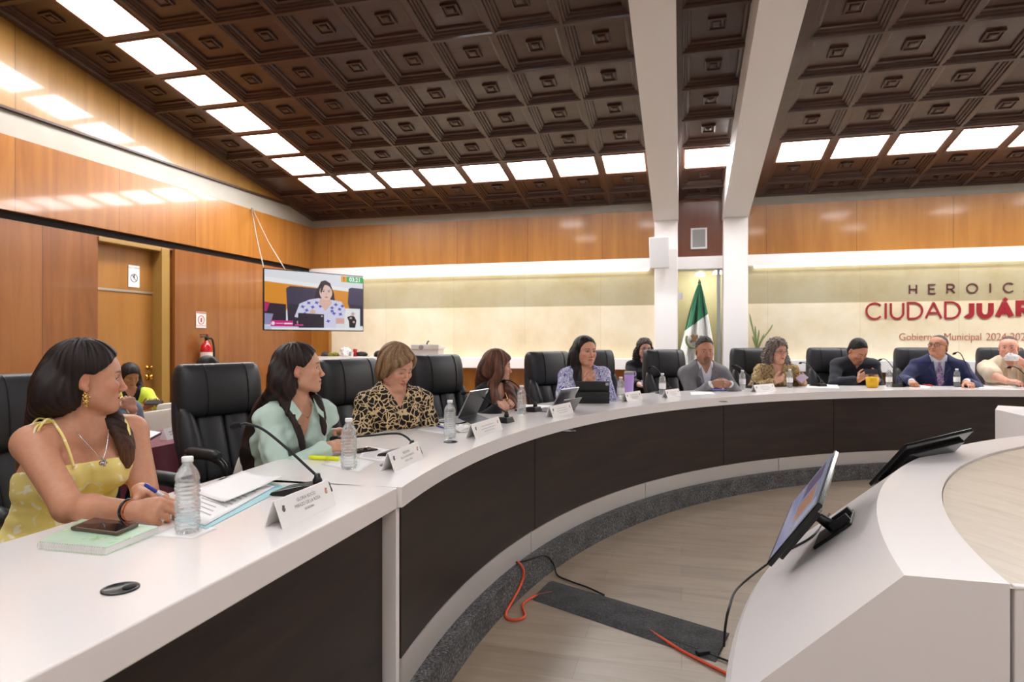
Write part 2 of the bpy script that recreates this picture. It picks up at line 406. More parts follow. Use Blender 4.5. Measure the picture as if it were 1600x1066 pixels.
LIGHT_ROW = 1
for ci, x0 in enumerate(cols_left + cols_mid + cols_right):
    for ri, y1 in enumerate(ROWS):
        is_light = (ri == LIGHT_ROW) or (ci == 1 and ri >= LIGHT_ROW)
        if is_light:
            lights.append((x0, y1, ci, ri))
            s = 0.5 * PITCH; cx, cy = x0 + s, y1 - LEN / 2
            o = [cplane(cx + a * s, cy + c * LEN / 2, 0) for a, c in ((-1, -1), (1, -1), (1, 1), (-1, 1))]
            i_ = [cplane(cx + a * s * 0.9, cy + c * LEN / 2 * 0.92, 0) for a, c in ((-1, -1), (1, -1), (1, 1), (-1, 1))]
            u_ = [cplane(cx + a * s * 0.9, cy + c * LEN / 2 * 0.92, 0.05) for a, c in ((-1, -1), (1, -1), (1, 1), (-1, 1))]
            q.add(o + i_ + u_, [(j, (j + 1) % 4, 4 + (j + 1) % 4, 4 + j) for j in range(4)] + [(4 + j, 4 + (j + 1) % 4, 8 + (j + 1) % 4, 8 + j) for j in range(4)] + [(8, 9, 10, 11)])
        else:
            coffer(x0, y1)
    # half row against the eave
    coffer(x0, YB + 0.02, PITCH, YB + 0.02 - ROW0)
# filler strips beside the walls and beams, and the level part behind the camera
def strip(x0, x1, y0, y1):
    q.add([cplane(x0, y0, 0.0), cplane(x1, y0, 0.0), cplane(x1, y1, 0.0), cplane(x0, y1, 0.0)], [(0, 1, 2, 3)])
YE = ROWS[-1] - LEN
for x0, x1 in ((XL - 0.1, cols_left[0]), (cols_left[-1] + PITCH, C1[0] + 0.05), (C1[1] - 0.05, cols_mid[0]), (cols_mid[0] + PITCH, C2[0] + 0.1), (C2[1] - 0.05, cols_right[0]), (cols_right[-1] + PITCH, XR + 0.1)):
    if x1 > x0: strip(x0, x1, YE, YB + 0.05)
zt = zc(YE)
q.add([(XL - 0.1, YE, zt), (XR + 0.1, YE, zt), (XR + 0.1, YF, zt), (XL - 0.1, YF, zt)], [(0, 1, 2, 3)])
struct(q.build('ceiling', COFFER, fix=False))
q = MB(); q.box((XL - 0.3, YF, 5.3), (XR, YB + 0.6, 5.4)); struct(q.build('roof', DARK))

DIFF = mat('light_diffuser', (255, 255, 255), rough=0.6, emit=(250, 250, 252), es=PANEL_EMIT)
FRAMEL = mat('light_frame_wood', (120, 72, 48), rough=0.35)
def ceiling_light(x0, y1, label):
    s = 0.5 * PITCH; cx, cy = x0 + s, y1 - LEN / 2
    t = thing('ceiling_light', label, 'ceiling light', (cx, cy, zc(cy)), 0, 'square ceiling light panels')
    t.rotation_euler = (-R(10.4), 0, 0)
    a = s * 0.895; f = MB()
    for lo, hi in (((-a, -a, -0.006), (a, -a + 0.025, 0.02)), ((-a, a - 0.025, -0.006), (a, a, 0.02)), ((-a, -a + 0.025, -0.006), (-a + 0.025, a - 0.025, 0.02)), ((a - 0.025, -a + 0.025, -0.006), (a, a - 0.025, 0.02))): f.box(lo, hi)
    f.build('frame', FRAMEL, t)
    d = MB(); g = a - 0.024; d.box((-g, -g, 0.004), (g, g, 0.014)); d.build('diffuser', DIFF, t)
    return t
ORD = ['first', 'second', 'third', 'fourth', 'fifth', 'sixth', 'seventh', 'eighth', 'ninth', 'tenth', 'eleventh', 'twelfth', 'thirteenth', 'fourteenth', 'fifteenth', 'sixteenth', 'seventeenth', 'eighteenth']
for x0, y1, ci, ri in lights:
    if ci == 1 and ri == 1: lb = 'lit square ceiling panel in the corner where the two light rows meet'
    elif ci == 1: lb = 'lit square ceiling panel, %s from the corner panel up the left row' % ORD[ri - 2]
    elif ci == 0: continue
    elif ci < 9: lb = 'lit square ceiling panel, %s from the corner panel along the back row' % ORD[ci - 2]
    elif ci == 9: lb = 'lit square ceiling panel between the two white beams'
    else: lb = 'lit square ceiling panel, %s to the right of the right white beam' % ORD[ci - 10]
    ceiling_light(x0, y1, lb)
# the light cell against the left wall carries an ordinary coffer
q = MB(); coffer(cols_left[0], ROWS[1]); struct(q.build('ceiling_corner_coffer', COFFER, fix=False))
# more panels overhead behind the frame: the room's own rows go on there
for k, (x, y) in enumerate([(-3.2, 1.2), (-0.9, 0.6), (1.6, 0.6), (4.2, 0.6), (7.0, 0.6), (-3.2, -1.6), (-0.6, -1.6), (2.2, -1.6), (5.2, -1.6), (8.5, 1.6), (9.5, 4.5), (9.5, 6.5)]):
    zz = zt if y < YE else zc(y)
    t = thing('ceiling_light', 'lit square ceiling panel overhead, outside the picture, number %s of its row' % ORD[k], 'ceiling light', (x, y, zz - 0.03), 0, 'square ceiling light panels')
    d = MB(); d.box((-0.32, -0.32, 0.0), (0.32, 0.32, 0.012)); d.build('diffuser', DIFF, t)
# side wall and rear wall, unseen but closing the room
q = MB(); q.box((XR, YF, 0), (XR + 0.1, YB + 0.3, 5.4)); struct(q.build('wall_right', WOOD))
q = MB(); q.box((XL - 0.3, YF - 0.1, 0), (XR, YF, 5.4)); struct(q.build('wall_front', PLASTER))
# cove strip under the soffit
for i, (x0, x1) in enumerate(((-6.0, -0.5), (1.05, 11.0))):
    q = MB(); q.box((x0, YB - 0.02, 2.512), (x1, YB + 0.03, 2.53))
    tag(q.build('cove_light', mat('cove_diffuser', (255, 255, 255), emit=(255, 250, 236), es=COVE_EMIT)), ('long cove light under the white soffit left of the columns', 'long cove light under the white soffit over the wall lettering')[i], 'cove light', 'cove lights under the white soffit')
# fill light added to brighten the little room behind the glass
t = thing('ceiling_light', 'added fill light panel inside the small room behind the glass', 'ceiling light', (0.3, YB + 0.75, 2.63))
q = MB(); q.box((-0.25, -0.2, 0), (0.25, 0.2, 0.012)); q.build('diffuser', mat('anteroom_fill_light', (255, 255, 255), emit=(255, 248, 236), es=5.0), t)
# ------------------------------------------------------------------ council table, platform, inner console
TC = (4.388, 2.585); TR = 5.367; TZ = 0.90; TD = 0.72
AEND = PI - math.asin((2.09 - TC[1]) / TR)      # the arc's end beside the near desk
A_OUT = R(38)
WHITE = mat('white_gloss_laminate', (238, 232, 229), rough=0.16, spec=0.5)
CONSOLEW = mat('white_satin_paint', (234, 228, 226), rough=0.28, spec=0.4)
def panel_mat():
    m = bpy.data.materials.new('dark_brown_laminate'); m.use_nodes = True
    nt, N, L, b = nodes_of(m)
    tc = N.new('ShaderNodeTexCoord'); mp = N.new('ShaderNodeMapping'); mp.inputs['Scale'].default_value = (0.9, 0.9, 6); L.new(tc.outputs['Object'], mp.inputs['Vector'])
    n = N.new('ShaderNodeTexNoise'); n.inputs['Scale'].default_value = 2.0; n.inputs['Detail'].default_value = 8; n.inputs['Distortion'].default_value = 0.6; L.new(mp.outputs[0], n.inputs['Vector'])
    rp = ramp(N, [(0.3, (31, 23, 19)), (0.6, (46, 34, 28)), (0.8, (58, 44, 36))]); L.new(n.outputs['Fac'], rp.inputs[0]); L.new(rp.outputs[0], b.inputs['Base Color'])
    b.inputs['Roughness'].default_value = 0.42; b.inputs['Specular IOR Level'].default_value = 0.3
    return m
PANEL = panel_mat()
def carpet_mat(name, dark, light):
    m = bpy.data.materials.new(name); m.use_nodes = True
    nt, N, L, b = nodes_of(m)
    tc = N.new('ShaderNodeTexCoord'); n = N.new('ShaderNodeTexNoise'); n.inputs['Scale'].default_value = 95; n.inputs['Detail'].default_value = 3; L.new(tc.outputs['Object'], n.inputs['Vector'])
    v = N.new('ShaderNodeTexNoise'); v.inputs['Scale'].default_value = 9; v.inputs['Detail'].default_value = 4; L.new(tc.outputs['Object'], v.inputs['Vector'])
    rp = ramp(N, [(0.35, dark), (0.56, [(a + c) // 2 for a, c in zip(dark, light)]), (0.72, light)]); L.new(n.outputs['Fac'], rp.inputs[0])
    r2 = ramp(N, [(0.3, (200, 200, 200)), (0.7, (255, 255, 255))]); L.new(v.outputs['Fac'], r2.inputs[0])
    mu = N.new('ShaderNodeMix'); mu.data_type = 'RGBA'; mu.blend_type = 'MULTIPLY'; mu.inputs[0].default_value = 1; L.new(rp.outputs[0], mu.inputs[6]); L.new(r2.outputs[0], mu.inputs[7])
    L.new(mu.outputs[2], b.inputs['Base Color']); b.inputs['Roughness'].default_value = 0.95
    bp = N.new('ShaderNodeBump'); bp.inputs['Strength'].default_value = 0.6; bp.inputs['Distance'].default_value = 0.004; L.new(n.outputs['Fac'], bp.inputs['Height']); L.new(bp.outputs[0], b.inputs['Normal'])
    return m
CARPET = carpet_mat('dark_grey_carpet', (58, 58, 60), (150, 148, 144))
STEELP = mat('pale_grey_plinth', (186, 180, 174), rough=0.22, spec=0.6)
BLACK = mat('black_plastic', (22, 22, 24), rough=0.35)
BLACKM = mat('matt_black_plastic', (26, 26, 28), rough=0.55)
CHROME = mat('chrome', (200, 200, 204), rough=0.15, metal=1.0)

# carpeted platform under the desks: arc plus straight run beside the near desk
PZ = 0.15; PR0 = TR - 0.055
q = MB()
q.arcslab(TC, PR0, TR + 2.75, 0.0, PZ, A_OUT, PI, n=110)
q.box((TC[0] - TR - 2.05, -1.6, 0.0), (TC[0] - PR0, TC[1], PZ))
struct(q.build('floor_platform', CARPET))

arc = thing('council_table', 'long curved white council table with dark brown front panels', 'table', (0, 0, 0))
q = MB(); q.arcslab(TC, TR, TR + TD, TZ - 0.072, TZ, A_OUT, AEND, n=120); q.build('tabletop', WHITE, arc, 0.004)
q = MB(); x0 = TC[0] - TR
q.box((x0 + 0.0, 2.09, PZ + 0.04), (x0 - 0.55, 2.118, TZ - 0.072)); q.build('end_panel', WHITE, arc, 0.002)
cuts = [AEND - 0.006] + [math.atan2(*(lambda p: (p[1] - TC[1], p[0] - TC[0]))(at_z(u, v, 0.6))) for u, v in ((850, 745), (1047, 660), (1250, 650))] + [R(76), R(56), A_OUT]
for a, c in zip(cuts[:-1], cuts[1:]):
    q = MB(); q.arcslab(TC, TR + 0.016, TR + 0.04, PZ + 0.125, TZ - 0.074, c + 0.0006, a - 0.0006, n=26); q.build('front_panel', PANEL, arc)
pc = [AEND - 0.006] + [math.atan2(*(lambda p: (p[1] - TC[1], p[0] - TC[0]))(at_z(u, v, 0.25))) for u, v in ((843, 840), (1040, 765), (1242, 725))] + [R(72), R(54), A_OUT]
for a, c in zip(pc[:-1], pc[1:]):
    q = MB(); q.arcslab(TC, TR + 0.012, TR + 0.05, PZ, PZ + 0.122, c + 0.0008, a - 0.0008, n=26); q.build('plinth', STEELP, arc)
# cable grommets let into the top
def grommet(p, label, r=0.036):
    t = thing('cable_grommet', label, 'cable grommet', (p[0], p[1], TZ), 0, 'cable grommets in the table tops')
    g = MB(); g.lathe([(r, 0.0005), (r, 0.003), (r * 0.86, 0.0042), (r * 0.82, 0.0026), (0.001, 0.0022)], 28); g.build('rim', BLACK, t)
    g = MB(); g.lathe([(r * 0.34, 0.0024), (r * 0.34, 0.0046), (0.001, 0.0046)], 18, P=(r * 0.42, r * 0.2, 0)); g.build('cable_hole', DARK, t)
for uv, lb in (((188, 921), 'black round cable grommet in the empty near end of the white desk'), ((704, 691), 'dark cable grommet below the water bottle of the woman in leopard print'),
               ((607, 727), 'cable grommet half behind the second name plate from the left'), ((890, 674), 'cable grommet beside the grey kickstand tablet'), ((1130, 628), 'small cable grommet before the man in the grey suit')):
    grommet(at_z(*uv, TZ), lb)

near = thing('council_desk', 'straight white desk with dark front, nearest the left corner', 'desk', (0, 0, 0))
xf, xb = -0.972, -1.69
q = MB(); q.box((xb, -1.2, TZ - 0.075), (xf, 2.083, TZ)); q.build('desk_top', WHITE, near, 0.004)
q = MB(); q.box((xf - 0.075, -1.2, PZ + 0.02), (xf - 0.05, 2.07, TZ - 0.076)); q.build('front_panel', PANEL, near, 0.002)
q = MB(); q.box((xf - 0.07, -1.2, PZ), (xf - 0.03, 2.085, PZ + 0.022)); q.build('plinth', WHITE, near)
q = MB(); q.box((xb + 0.02, -1.2, PZ), (xf - 0.08, -1.17, TZ - 0.076)); q.build('side_panel', WHITE, near)

# inner console: sloping white ring in front of a pale wooden surface
c1, r1 = (5.269, 1.643), 4.673; c2, r2 = (4.976, 1.820), 4.110
YCUT = 2.05
def ang_cut(c, r): return PI - math.asin((YCUT - c[1]) / r)
def crv(c, r, z, n=90, a_end=R(50)):
    A = np.linspace(ang_cut(c, r), a_end, n); return [(c[0] + r * math.cos(a), c[1] + r * math.sin(a), z) for a in A]
RS = 0.49
con = thing('monitor_console', 'low white console ring with a sloping outer face', 'console', (0, 0, 0))
def sheet(rings, name, mt, parent, sm=True):
    g = MB()
    for p, q_ in zip(rings[:-1], rings[1:]):
        n = len(p); g.add(p + q_, [(i, i + 1, n + i + 1, n + i) for i in range(n - 1)], 0, sm)
    return g.build(name, mt, parent, fix=False)
lo0 = crv(c1, r1 + RS, 0.0); lo1 = crv(c1, r1 + RS, 0.285); lo2 = crv(c1, r1 + RS - 0.02, 0.315); top0 = crv(c1, r1, 0.75); in0 = crv(c2, r2, 0.75); in1 = crv(c2, r2, 0.735); inb = crv(c2, r2, 0.0)
sheet([lo0, lo1], 'kick_face', CONSOLEW, con); sheet([lo1, lo2, top0], 'sloping_face', CONSOLEW, con); sheet([top0, in0], 'top_rim', CONSOLEW, con); sheet([in0, in1, inb], 'inner_face', CONSOLEW, con)
g = MB(); g.poly([lo0[0], lo1[0], lo2[0], top0[0], in0[0], inb[0]]); g.build('end_face', CONSOLEW, con)
inn = thing('inner_desk', 'pale wood topped desk inside the white console ring', 'desk', (0, 0, 0))
xi = in0[0][0]
g = MB(); g.add([p for p in crv(c2, r2 - 0.003, 0.738)] + [(9.0, 5.0, 0.738), (9.0, YCUT + 0.03, 0.738)], [tuple(range(92))]); g.build('desk_top', floor_mat('pale_wood_top', [(212, 196, 174), (202, 186, 164), (180, 164, 142)], 0.3, 1.4, 0.4, R(64)), inn)
g = MB(); g.box((xi + 0.012, YCUT + 0.002, 0.0), (6.0, YCUT + 0.03, 0.745)); g.build('front_panel', CONSOLEW, inn, 0.004)

# far white stand with a slanting top, behind the console
p = at_d(1555, 640, 5.70)
g = thing('white_stand', 'white slant-topped stand before the dark table front, right edge', 'stand', (p[0], p[1], 0), R(-25))
q = MB(); zt_ = p[2]
q.add([(0, 0, 0), (0.5, 0, 0), (0.5, 0.45, 0), (0, 0.45, 0), (0, 0, zt_), (0.5, 0, zt_ - 0.11), (0.5, 0.45, zt_ + 0.0), (0, 0.45, zt_ + 0.0)],
      [(0, 3, 2, 1), (0, 1, 5, 4), (1, 2, 6, 5), (2, 3, 7, 6), (3, 0, 4, 7)]); q.build('body', CONSOLEW, g)
q = MB(); q.add([(0, 0, zt_ + 0.001), (0.5, 0, zt_ - 0.109), (0.5, 0.45, zt_ + 0.001), (0, 0.45, zt_ + 0.001)], [(0, 1, 2, 3)]); q.build('slanting_top', CONSOLEW, g)

# ------------------------------------------------------------------ executive chairs
def leather_mat():
    m = mat('black_leather', (42, 42, 45), rough=0.44, spec=0.5, bump=(90, 0.15, 0.002)); return m
LEATHER = leather_mat(); SEAM = mat('leather_seam', (16, 16, 18), rough=0.5)
def cushion(rows, nx=14, name='c'):
    """rows: (z, y_front, y_back, half_width, bulge, corner) -> closed padded block; local +Y is the sitter's forward"""
    g = MB(); rings = []
    for z, yf, yb, hw, bulge, p in rows:
        ring = []
        for k in range(4 * nx):
            a = 2 * PI * k / (4 * nx); ca, sa = math.cos(a), math.sin(a)
            sx = math.copysign(abs(ca) ** p, ca); sy = math.copysign(abs(sa) ** p, sa)
            x = hw * sx; ym = (yf + yb) / 2; hy = (yf - yb) / 2
            y = ym + hy * sy + (bulge * (1 - sx * sx) if sy > 0 else 0)
            ring.append((x, y, z))
        rings.append(ring)
    g.loft(rings, 0, True, True)
    return g
def make_chair():
    t = thing('executive_chair', 'tall black leather executive chair', 'chair', (0, 0, 0))
    # backrest: curved shell, winged sides, centre panels, pillow headrest; lean back a little
    def yb(z): return -0.215 - 0.13 * ((z - 0.5) / 0.65) - 0.03 * math.sin(PI * (z - 0.5) / 0.65)
    rows = []
    for i in range(15):
        z = 0.44 + 0.675 * i / 14; hw = 0.245 + 0.028 * math.sin(PI * min(1, (z - 0.44) / 0.6)); k = 1.0
        if i == 0: k = 0.55
        if i == 14: hw *= 0.78; k = 0.6
        if i == 13: hw *= 0.92; k = 0.85
        rows.append((z, yb(z) + 0.01 * k, yb(z) - 0.075 * k, hw, -0.0, 0.42))
    cushion(rows).build('backrest', LEATHER, t)
    for s in (-1, 1):
        g = MB(); rings = []
        for i in range(12):
            z = 0.47 + 0.42 * i / 11; k = math.sin(PI * (i + 0.6) / 12.2) ** 0.5
            cx = s * (0.215 + 0.02 * i / 11); cy = yb(z) + 0.03
            rings.append([(cx + 0.062 * k * math.cos(a), cy + 0.062 * k * math.sin(a), z) for a in np.linspace(0, 2 * PI, 16, endpoint=False)])
        g.loft(rings); g.build('side_bolster', LEATHER, t)
    for cx in (-0.085, 0.085):
        rows = []
        for i in range(10):
            z = 0.47 + 0.40 * i / 9; k = math.sin(PI * (i + 0.7) / 10.4) ** 0.4
            rows.append((z, yb(z) + 0.012 + 0.028 * k, yb(z) - 0.02, 0.082 * (0.85 + 0.15 * k), 0.012 * k, 0.5))
        g = cushion(rows, 8); g.v = [(x + cx, y, z) for x, y, z in g.v]; g.build('back_pad', LEATHER, t)
    rows = []
    for i in range(13):
        a = PI * i / 12; z = 0.985 - 0.150 * math.cos(a); k = max(0.25, math.sin(a) ** 0.5)
        rows.append((z, yb(z) + 0.015 + 0.075 * k, yb(z) - 0.082 * k - 0.004, 0.264 * (0.80 + 0.20 * k), 0.012 * k, 0.52))
    head = cushion(rows, 12).build('headrest', LEATHER, t)
    for x in (-0.13, 0.13):
        g = MB(); pts = []
        for i in range(11):
            a = PI * (0.06 + 0.88 * i / 10); z = 0.985 - 0.150 * math.cos(a); k = max(0.25, math.sin(a) ** 0.5)
            pts.append((x, yb(z) + 0.015 + 0.075 * k + 0.012 * k * 0.75 + 0.001, z))
        g.tube(pts, 0.003, 6); g.build('seam', SEAM, head)
    # seat
    rows = []
    for i in range(9):
        a = PI * i / 8; z = 0.435 - 0.058 * math.cos(a); k = max(0.3, math.sin(a) ** 0.4)
        rows.append((z, 0.27 - 0.03 * (1 - k), -0.26, 0.262 * (0.92 + 0.08 * k), 0.02 * k, 0.5))
    cushion(rows, 12).build('seat', LEATHER, t)
    for s in (-1, 1):
        g = MB()
        pts = spline([(s * 0.25, -0.20, 0.44), (s * 0.30, -0.20, 0.52), (s * 0.315, -0.16, 0.635), (s * 0.315, 0.0, 0.665), (s * 0.315, 0.14, 0.655), (s * 0.31, 0.19, 0.60), (s * 0.285, 0.12, 0.46), (s * 0.25, 0.08, 0.42)], 6)
        g.tube(pts, 0.019, 10); arm = g.build('armrest', BLACK, t)
        g = MB(); pts = [(s * 0.315, y, 0.680) for y in np.linspace(-0.13, 0.15, 8)]; g.tube(pts, [0.018, 0.028, 0.03, 0.03, 0.03, 0.03, 0.028, 0.016], 12); g.build('arm_pad', LEATHER, arm)
    g = MB(); g.lathe([(0.028, 0.10), (0.028, 0.26), (0.02, 0.26), (0.02, 0.37), (0.09, 0.372), (0.09, 0.39)], 16); g.build('gas_lift', BLACK, t)
    for k in range(5):
        a = 2 * PI * k / 5 + 0.3; ca, sa = math.cos(a), math.sin(a)
        g = MB(); g.tube([(0, 0, 0.125), (0.14 * ca, 0.14 * sa, 0.115), (0.29 * ca, 0.29 * sa, 0.075)], [0.034, 0.026, 0.018], 8); lg = g.build('base_leg', BLACK, t)
        g = MB(); M_ = rotz(a + PI / 2) @ roty(R(90)); g.lathe([(0.004, -0.02), (0.028, -0.02), (0.03, -0.012), (0.03, 0.012), (0.028, 0.02), (0.004, 0.02)], 14, M=M_, P=(0.30 * ca, 0.30 * sa, 0.031)); g.build('caster', BLACKM, lg)
    return t
# ------------------------------------------------------------------ chairs round the table
chair0 = make_chair(); _used = [False]
CHG = 'black leather chairs round the council table'
def place_chair(u, d, heading, label, zs=1.0):
    p = at_d(u, 540, d); h = R(heading)
    loc = (p[0] + 0.27 * math.cos(h), p[1] + 0.27 * math.sin(h), PZ)
    if not _used[0]:
        o = chair0; _used[0] = True; o.location = loc; o.rotation_euler = (0, 0, h - PI / 2); o['label'] = label; o['group'] = CHG
    else:
        o = copy_thing(chair0, loc, h - PI / 2, label, CHG)
    o.scale = (1, 1, zs)
    return o
for a in ((66, 2.60, -12, 'black leather chair behind the woman in the yellow dress', 1.0),
          (352, 3.75, -17, 'black leather chair behind the woman in the mint shirt, before the maroon table', 1.0),
          (556, 4.30, -16, 'black leather chair behind the woman in the leopard print blouse', 1.01),
          (690, 5.00, -24, 'black leather chair behind the woman in the black jacket', 1.02),
          (864, 5.90, -34, 'black leather chair behind the woman in the blue and white blouse', 1.03),
          (930, 6.75, -50, 'empty black leather chair right behind the blue and white blouse', 1.03),
          (1043, 7.10, -52, 'black leather chair left behind the man in the grey suit', 1.03),
          (1178, 7.60, -62, 'black leather chair behind the grey-haired curly woman', 1.04),
          (1298, 7.90, -72, 'black leather chair behind the man in the black shirt', 1.04),
          (1436, 8.00, -82, 'black leather chair behind the man in the navy suit', 1.04),
          (1567, 8.00, -88, 'black leather chair behind the man in the beige shirt', 1.04)):
    place_chair(*a)

# ------------------------------------------------------------------ water bottles
def clear_mat(name, tint=(250, 252, 252), ior=1.33, clear=0.55, highlight_white=0.0):
    m = bpy.data.materials.new(name); m.use_nodes = True
    nt = m.node_tree; N = nt.nodes; L = nt.links; N.remove(N['Principled BSDF'])
    g = N.new('ShaderNodeBsdfGlass'); g.inputs['IOR'].default_value = ior; g.inputs['Roughness'].default_value = 0.01; g.inputs['Color'].default_value = lin(tint)
    t = N.new('ShaderNodeBsdfTransparent'); t.inputs['Color'].default_value = lin(tint)
    x = N.new('ShaderNodeMixShader'); x.inputs[0].default_value = clear
    L.new(g.outputs[0], x.inputs[1]); L.new(t.outputs[0], x.inputs[2])
    h = N.new('ShaderNodeBsdfTranslucent'); d = N.new('ShaderNodeBsdfDiffuse'); y = N.new('ShaderNodeMixShader'); y.inputs[0].default_value = 0.5; L.new(h.outputs[0], y.inputs[1]); L.new(d.outputs[0], y.inputs[2])
    for q_ in (h, d): q_.inputs['Color'].default_value = lin((245, 247, 248))
    e = N.new('ShaderNodeMixShader'); e.inputs[0].default_value = highlight_white; L.new(x.outputs[0], e.inputs[1]); L.new(y.outputs[0], e.inputs[2]); L.new(e.outputs[0], N['Material Output'].inputs['Surface'])
    return m
WATER = clear_mat('bottled_water_and_plastic', highlight_white=0.17); CAPW = mat('white_cap', (240, 240, 240), rough=0.4)  # diffuse white mixed into the plastic stands for highlights on the bottles
LABELM = mat('pale_bottle_label', (240, 240, 242), rough=0.4)
def make_bottle():
    t = thing('water_bottle', 'clear water bottle', 'bottle', (0, 0, 0))
    prof = [(0.001, 0.004), (0.012, 0.007), (0.022, 0.0), (0.0275, 0.003), (0.0305, 0.012)]
    z = 0.014
    for k in range(11):
        for zz, rr in ((0, 0.0315), (0.0035, 0.0318), (0.0058, 0.0296), (0.0082, 0.0296), (0.0105, 0.0315)): 
            wob = 0.0012 * math.sin(k * 1.7)
            prof.append((rr + wob, z + zz))
        z += 0.0118
    prof += [(0.0312, 0.147), (0.029, 0.157), (0.0235, 0.170), (0.0165, 0.180), (0.0128, 0.186), (0.0125, 0.191), (0.0155, 0.1915), (0.0155, 0.1935), (0.012, 0.194), (0.001, 0.194)]
    g = MB(); g.lathe(prof, 32, cap=False); g.build('body', WATER, t)
    g = MB()
    n = 36; rings = []
    for r, zz in ((0.0138, 0.1905), (0.0146, 0.1915), (0.0146, 0.2035), (0.0135, 0.2052), (0.001, 0.2054)):
        rings.append([(r * (1 + (0.03 if (k % 2 and 0.19 < zz < 0.2045 and r > 0.014) else 0)) * math.cos(2 * PI * k / n), r * math.sin(2 * PI * k / n), zz) for k in range(n)])
    g.loft(rings); g.build('cap', CAPW, t)
    return t
b0 = make_bottle()
BL = [(293, 832, 'water bottle nearest the camera, beside the green notebook'), (545, 733, 'water bottle before the woman in the mint shirt'), (703, 686, 'water bottle beside the black propped tablet'),
      (815, 648, 'water bottle before the woman in the black jacket'), (970, 626, 'water bottle beside the lavender tumbler'), (1035, 617, 'water bottle before the chair left of the man in grey suit'),
      (1160, 609, 'water bottle right of the man in the grey suit'), (1234, 606, 'water bottle before the grey-haired curly woman'), (1389, 605, 'water bottle beside the glass of orange juice'), (1495, 605, 'water bottle before the man in the navy suit')]
for i, (u, v, lb) in enumerate(BL):
    p = at_z(u, v, TZ)
    if i == 0: o = b0; o.location = tuple(p); o['label'] = lb; o['group'] = 'water bottles on the council table'
    else: o = copy_thing(b0, p, i * 0.7, lb, 'water bottles on the council table')
    if i in (6, 7, 8, 9, 4, 5):
        g = MB(); g.lathe([(0.0322, 0.060), (0.0325, 0.062), (0.0325, 0.112), (0.0322, 0.114)], 28, cap=False); g.build('label_sleeve', LABELM, o)

# ------------------------------------------------------------------ gooseneck microphones
FOAM = mat('black_foam', (18, 18, 19), rough=0.95, bump=(400, 0.4, 0.002))
def microphone(u, v, reach, h, label, shape=0, dirv=None):
    p = at_z(u, v, TZ)
    d = np.array([p[0] - TC[0], p[1] - TC[1], 0]); d[1] *= (0.35 if p[1] < 2.6 else 1.0); d /= np.linalg.norm(d)
    if dirv is not None: d = np.array([math.cos(R(dirv)), math.sin(R(dirv)), 0])
    t = thing('gooseneck_microphone', label, 'microphone', p, math.atan2(d[1], d[0]), 'gooseneck microphones on the council table')
    g = MB()                                     # local +X points to the speaker's seat
    g.add([(-0.045, -0.05, 0), (0.135, -0.062, 0), (0.135, 0.062, 0), (-0.045, 0.05, 0), (-0.035, -0.04, 0.036), (0.02, -0.046, 0.036), (0.128, -0.056, 0.012), (0.128, 0.056, 0.012), (0.02, 0.046, 0.036), (-0.035, 0.04, 0.036)],
          [(3, 2, 1, 0), (4, 5, 8, 9), (5, 6, 7, 8), (0, 1, 6, 5, 4), (2, 3, 9, 8, 7), (1, 2, 7, 6), (3, 0, 4, 9)])
    g.build('base', BLACK, t, 0.004)
    g = MB(); g.lathe([(0.016, 0.03), (0.016, 0.05), (0.012, 0.056), (0.009, 0.07)], 16, P=(-0.012, 0, 0)); g.build('socket', BLACK, t)
    if shape == 0: pts = [(-0.012, 0, 0.06), (0.10 * reach / 0.3, 0, 0.06 + 0.55 * (h - 0.06)), (0.62 * reach, 0, h * 0.94), (0.82 * reach, 0, h * 1.02), (reach * 0.92, 0, h)]
    else: pts = [(-0.012, 0, 0.06), (0.02, 0, 0.085), (0.07, 0, h + 0.035), (0.5 * reach, 0, h + 0.02), (reach * 0.92, 0, h)]
    pts = spline(pts, 10); g = MB(); g.tube(pts, 0.0048, 8); g.build('gooseneck', BLACKM, t)
    e = pts[-1] - pts[-2]; e = e / np.linalg.norm(e); g = MB()
    g.tube([pts[-1] - e * 0.004, pts[-1], pts[-1] + e * 0.008, pts[-1] + e * 0.022, pts[-1] + e * 0.034, pts[-1] + e * 0.039], [0.006, 0.010, 0.0125, 0.0125, 0.009, 0.002], 12); g.build('capsule', FOAM, t)
    return t
microphone(491, 772, 0.31, 0.225, 'gooseneck microphone nearest the camera, behind the nearest name plate')
microphone(640, 712, 0.40, 0.062, 'gooseneck microphone bent low and level before the mint shirt', 1)
microphone(789, 660, 0.32, 0.175, 'gooseneck microphone right of the black propped tablet')
microphone(834, 643, 0.28, 0.215, 'gooseneck microphone left of the grey kickstand tablet')
microphone(957, 622, 0.22, 0.20, 'gooseneck microphone behind the black folio tablet', 0)
microphone(1046, 616, 0.26, 0.255, 'gooseneck microphone before the chair left of the grey suit')
microphone(1178, 607, 0.34, 0.235, 'gooseneck microphone right of the man in the grey suit')
microphone(1283, 604, 0.36, 0.255, 'gooseneck microphone between the curly-haired woman and the black shirt')
microphone(1408, 604, 0.24, 0.30, 'gooseneck microphone right of the orange juice glass', dirv=135)
microphone(1520, 605, 0.17, 0.38, 'gooseneck microphone right of the man in the navy suit', dirv=150)
microphone(1612, 605, 0.2, 0.22, 'gooseneck microphone at the right edge before the beige shirt', dirv=165)

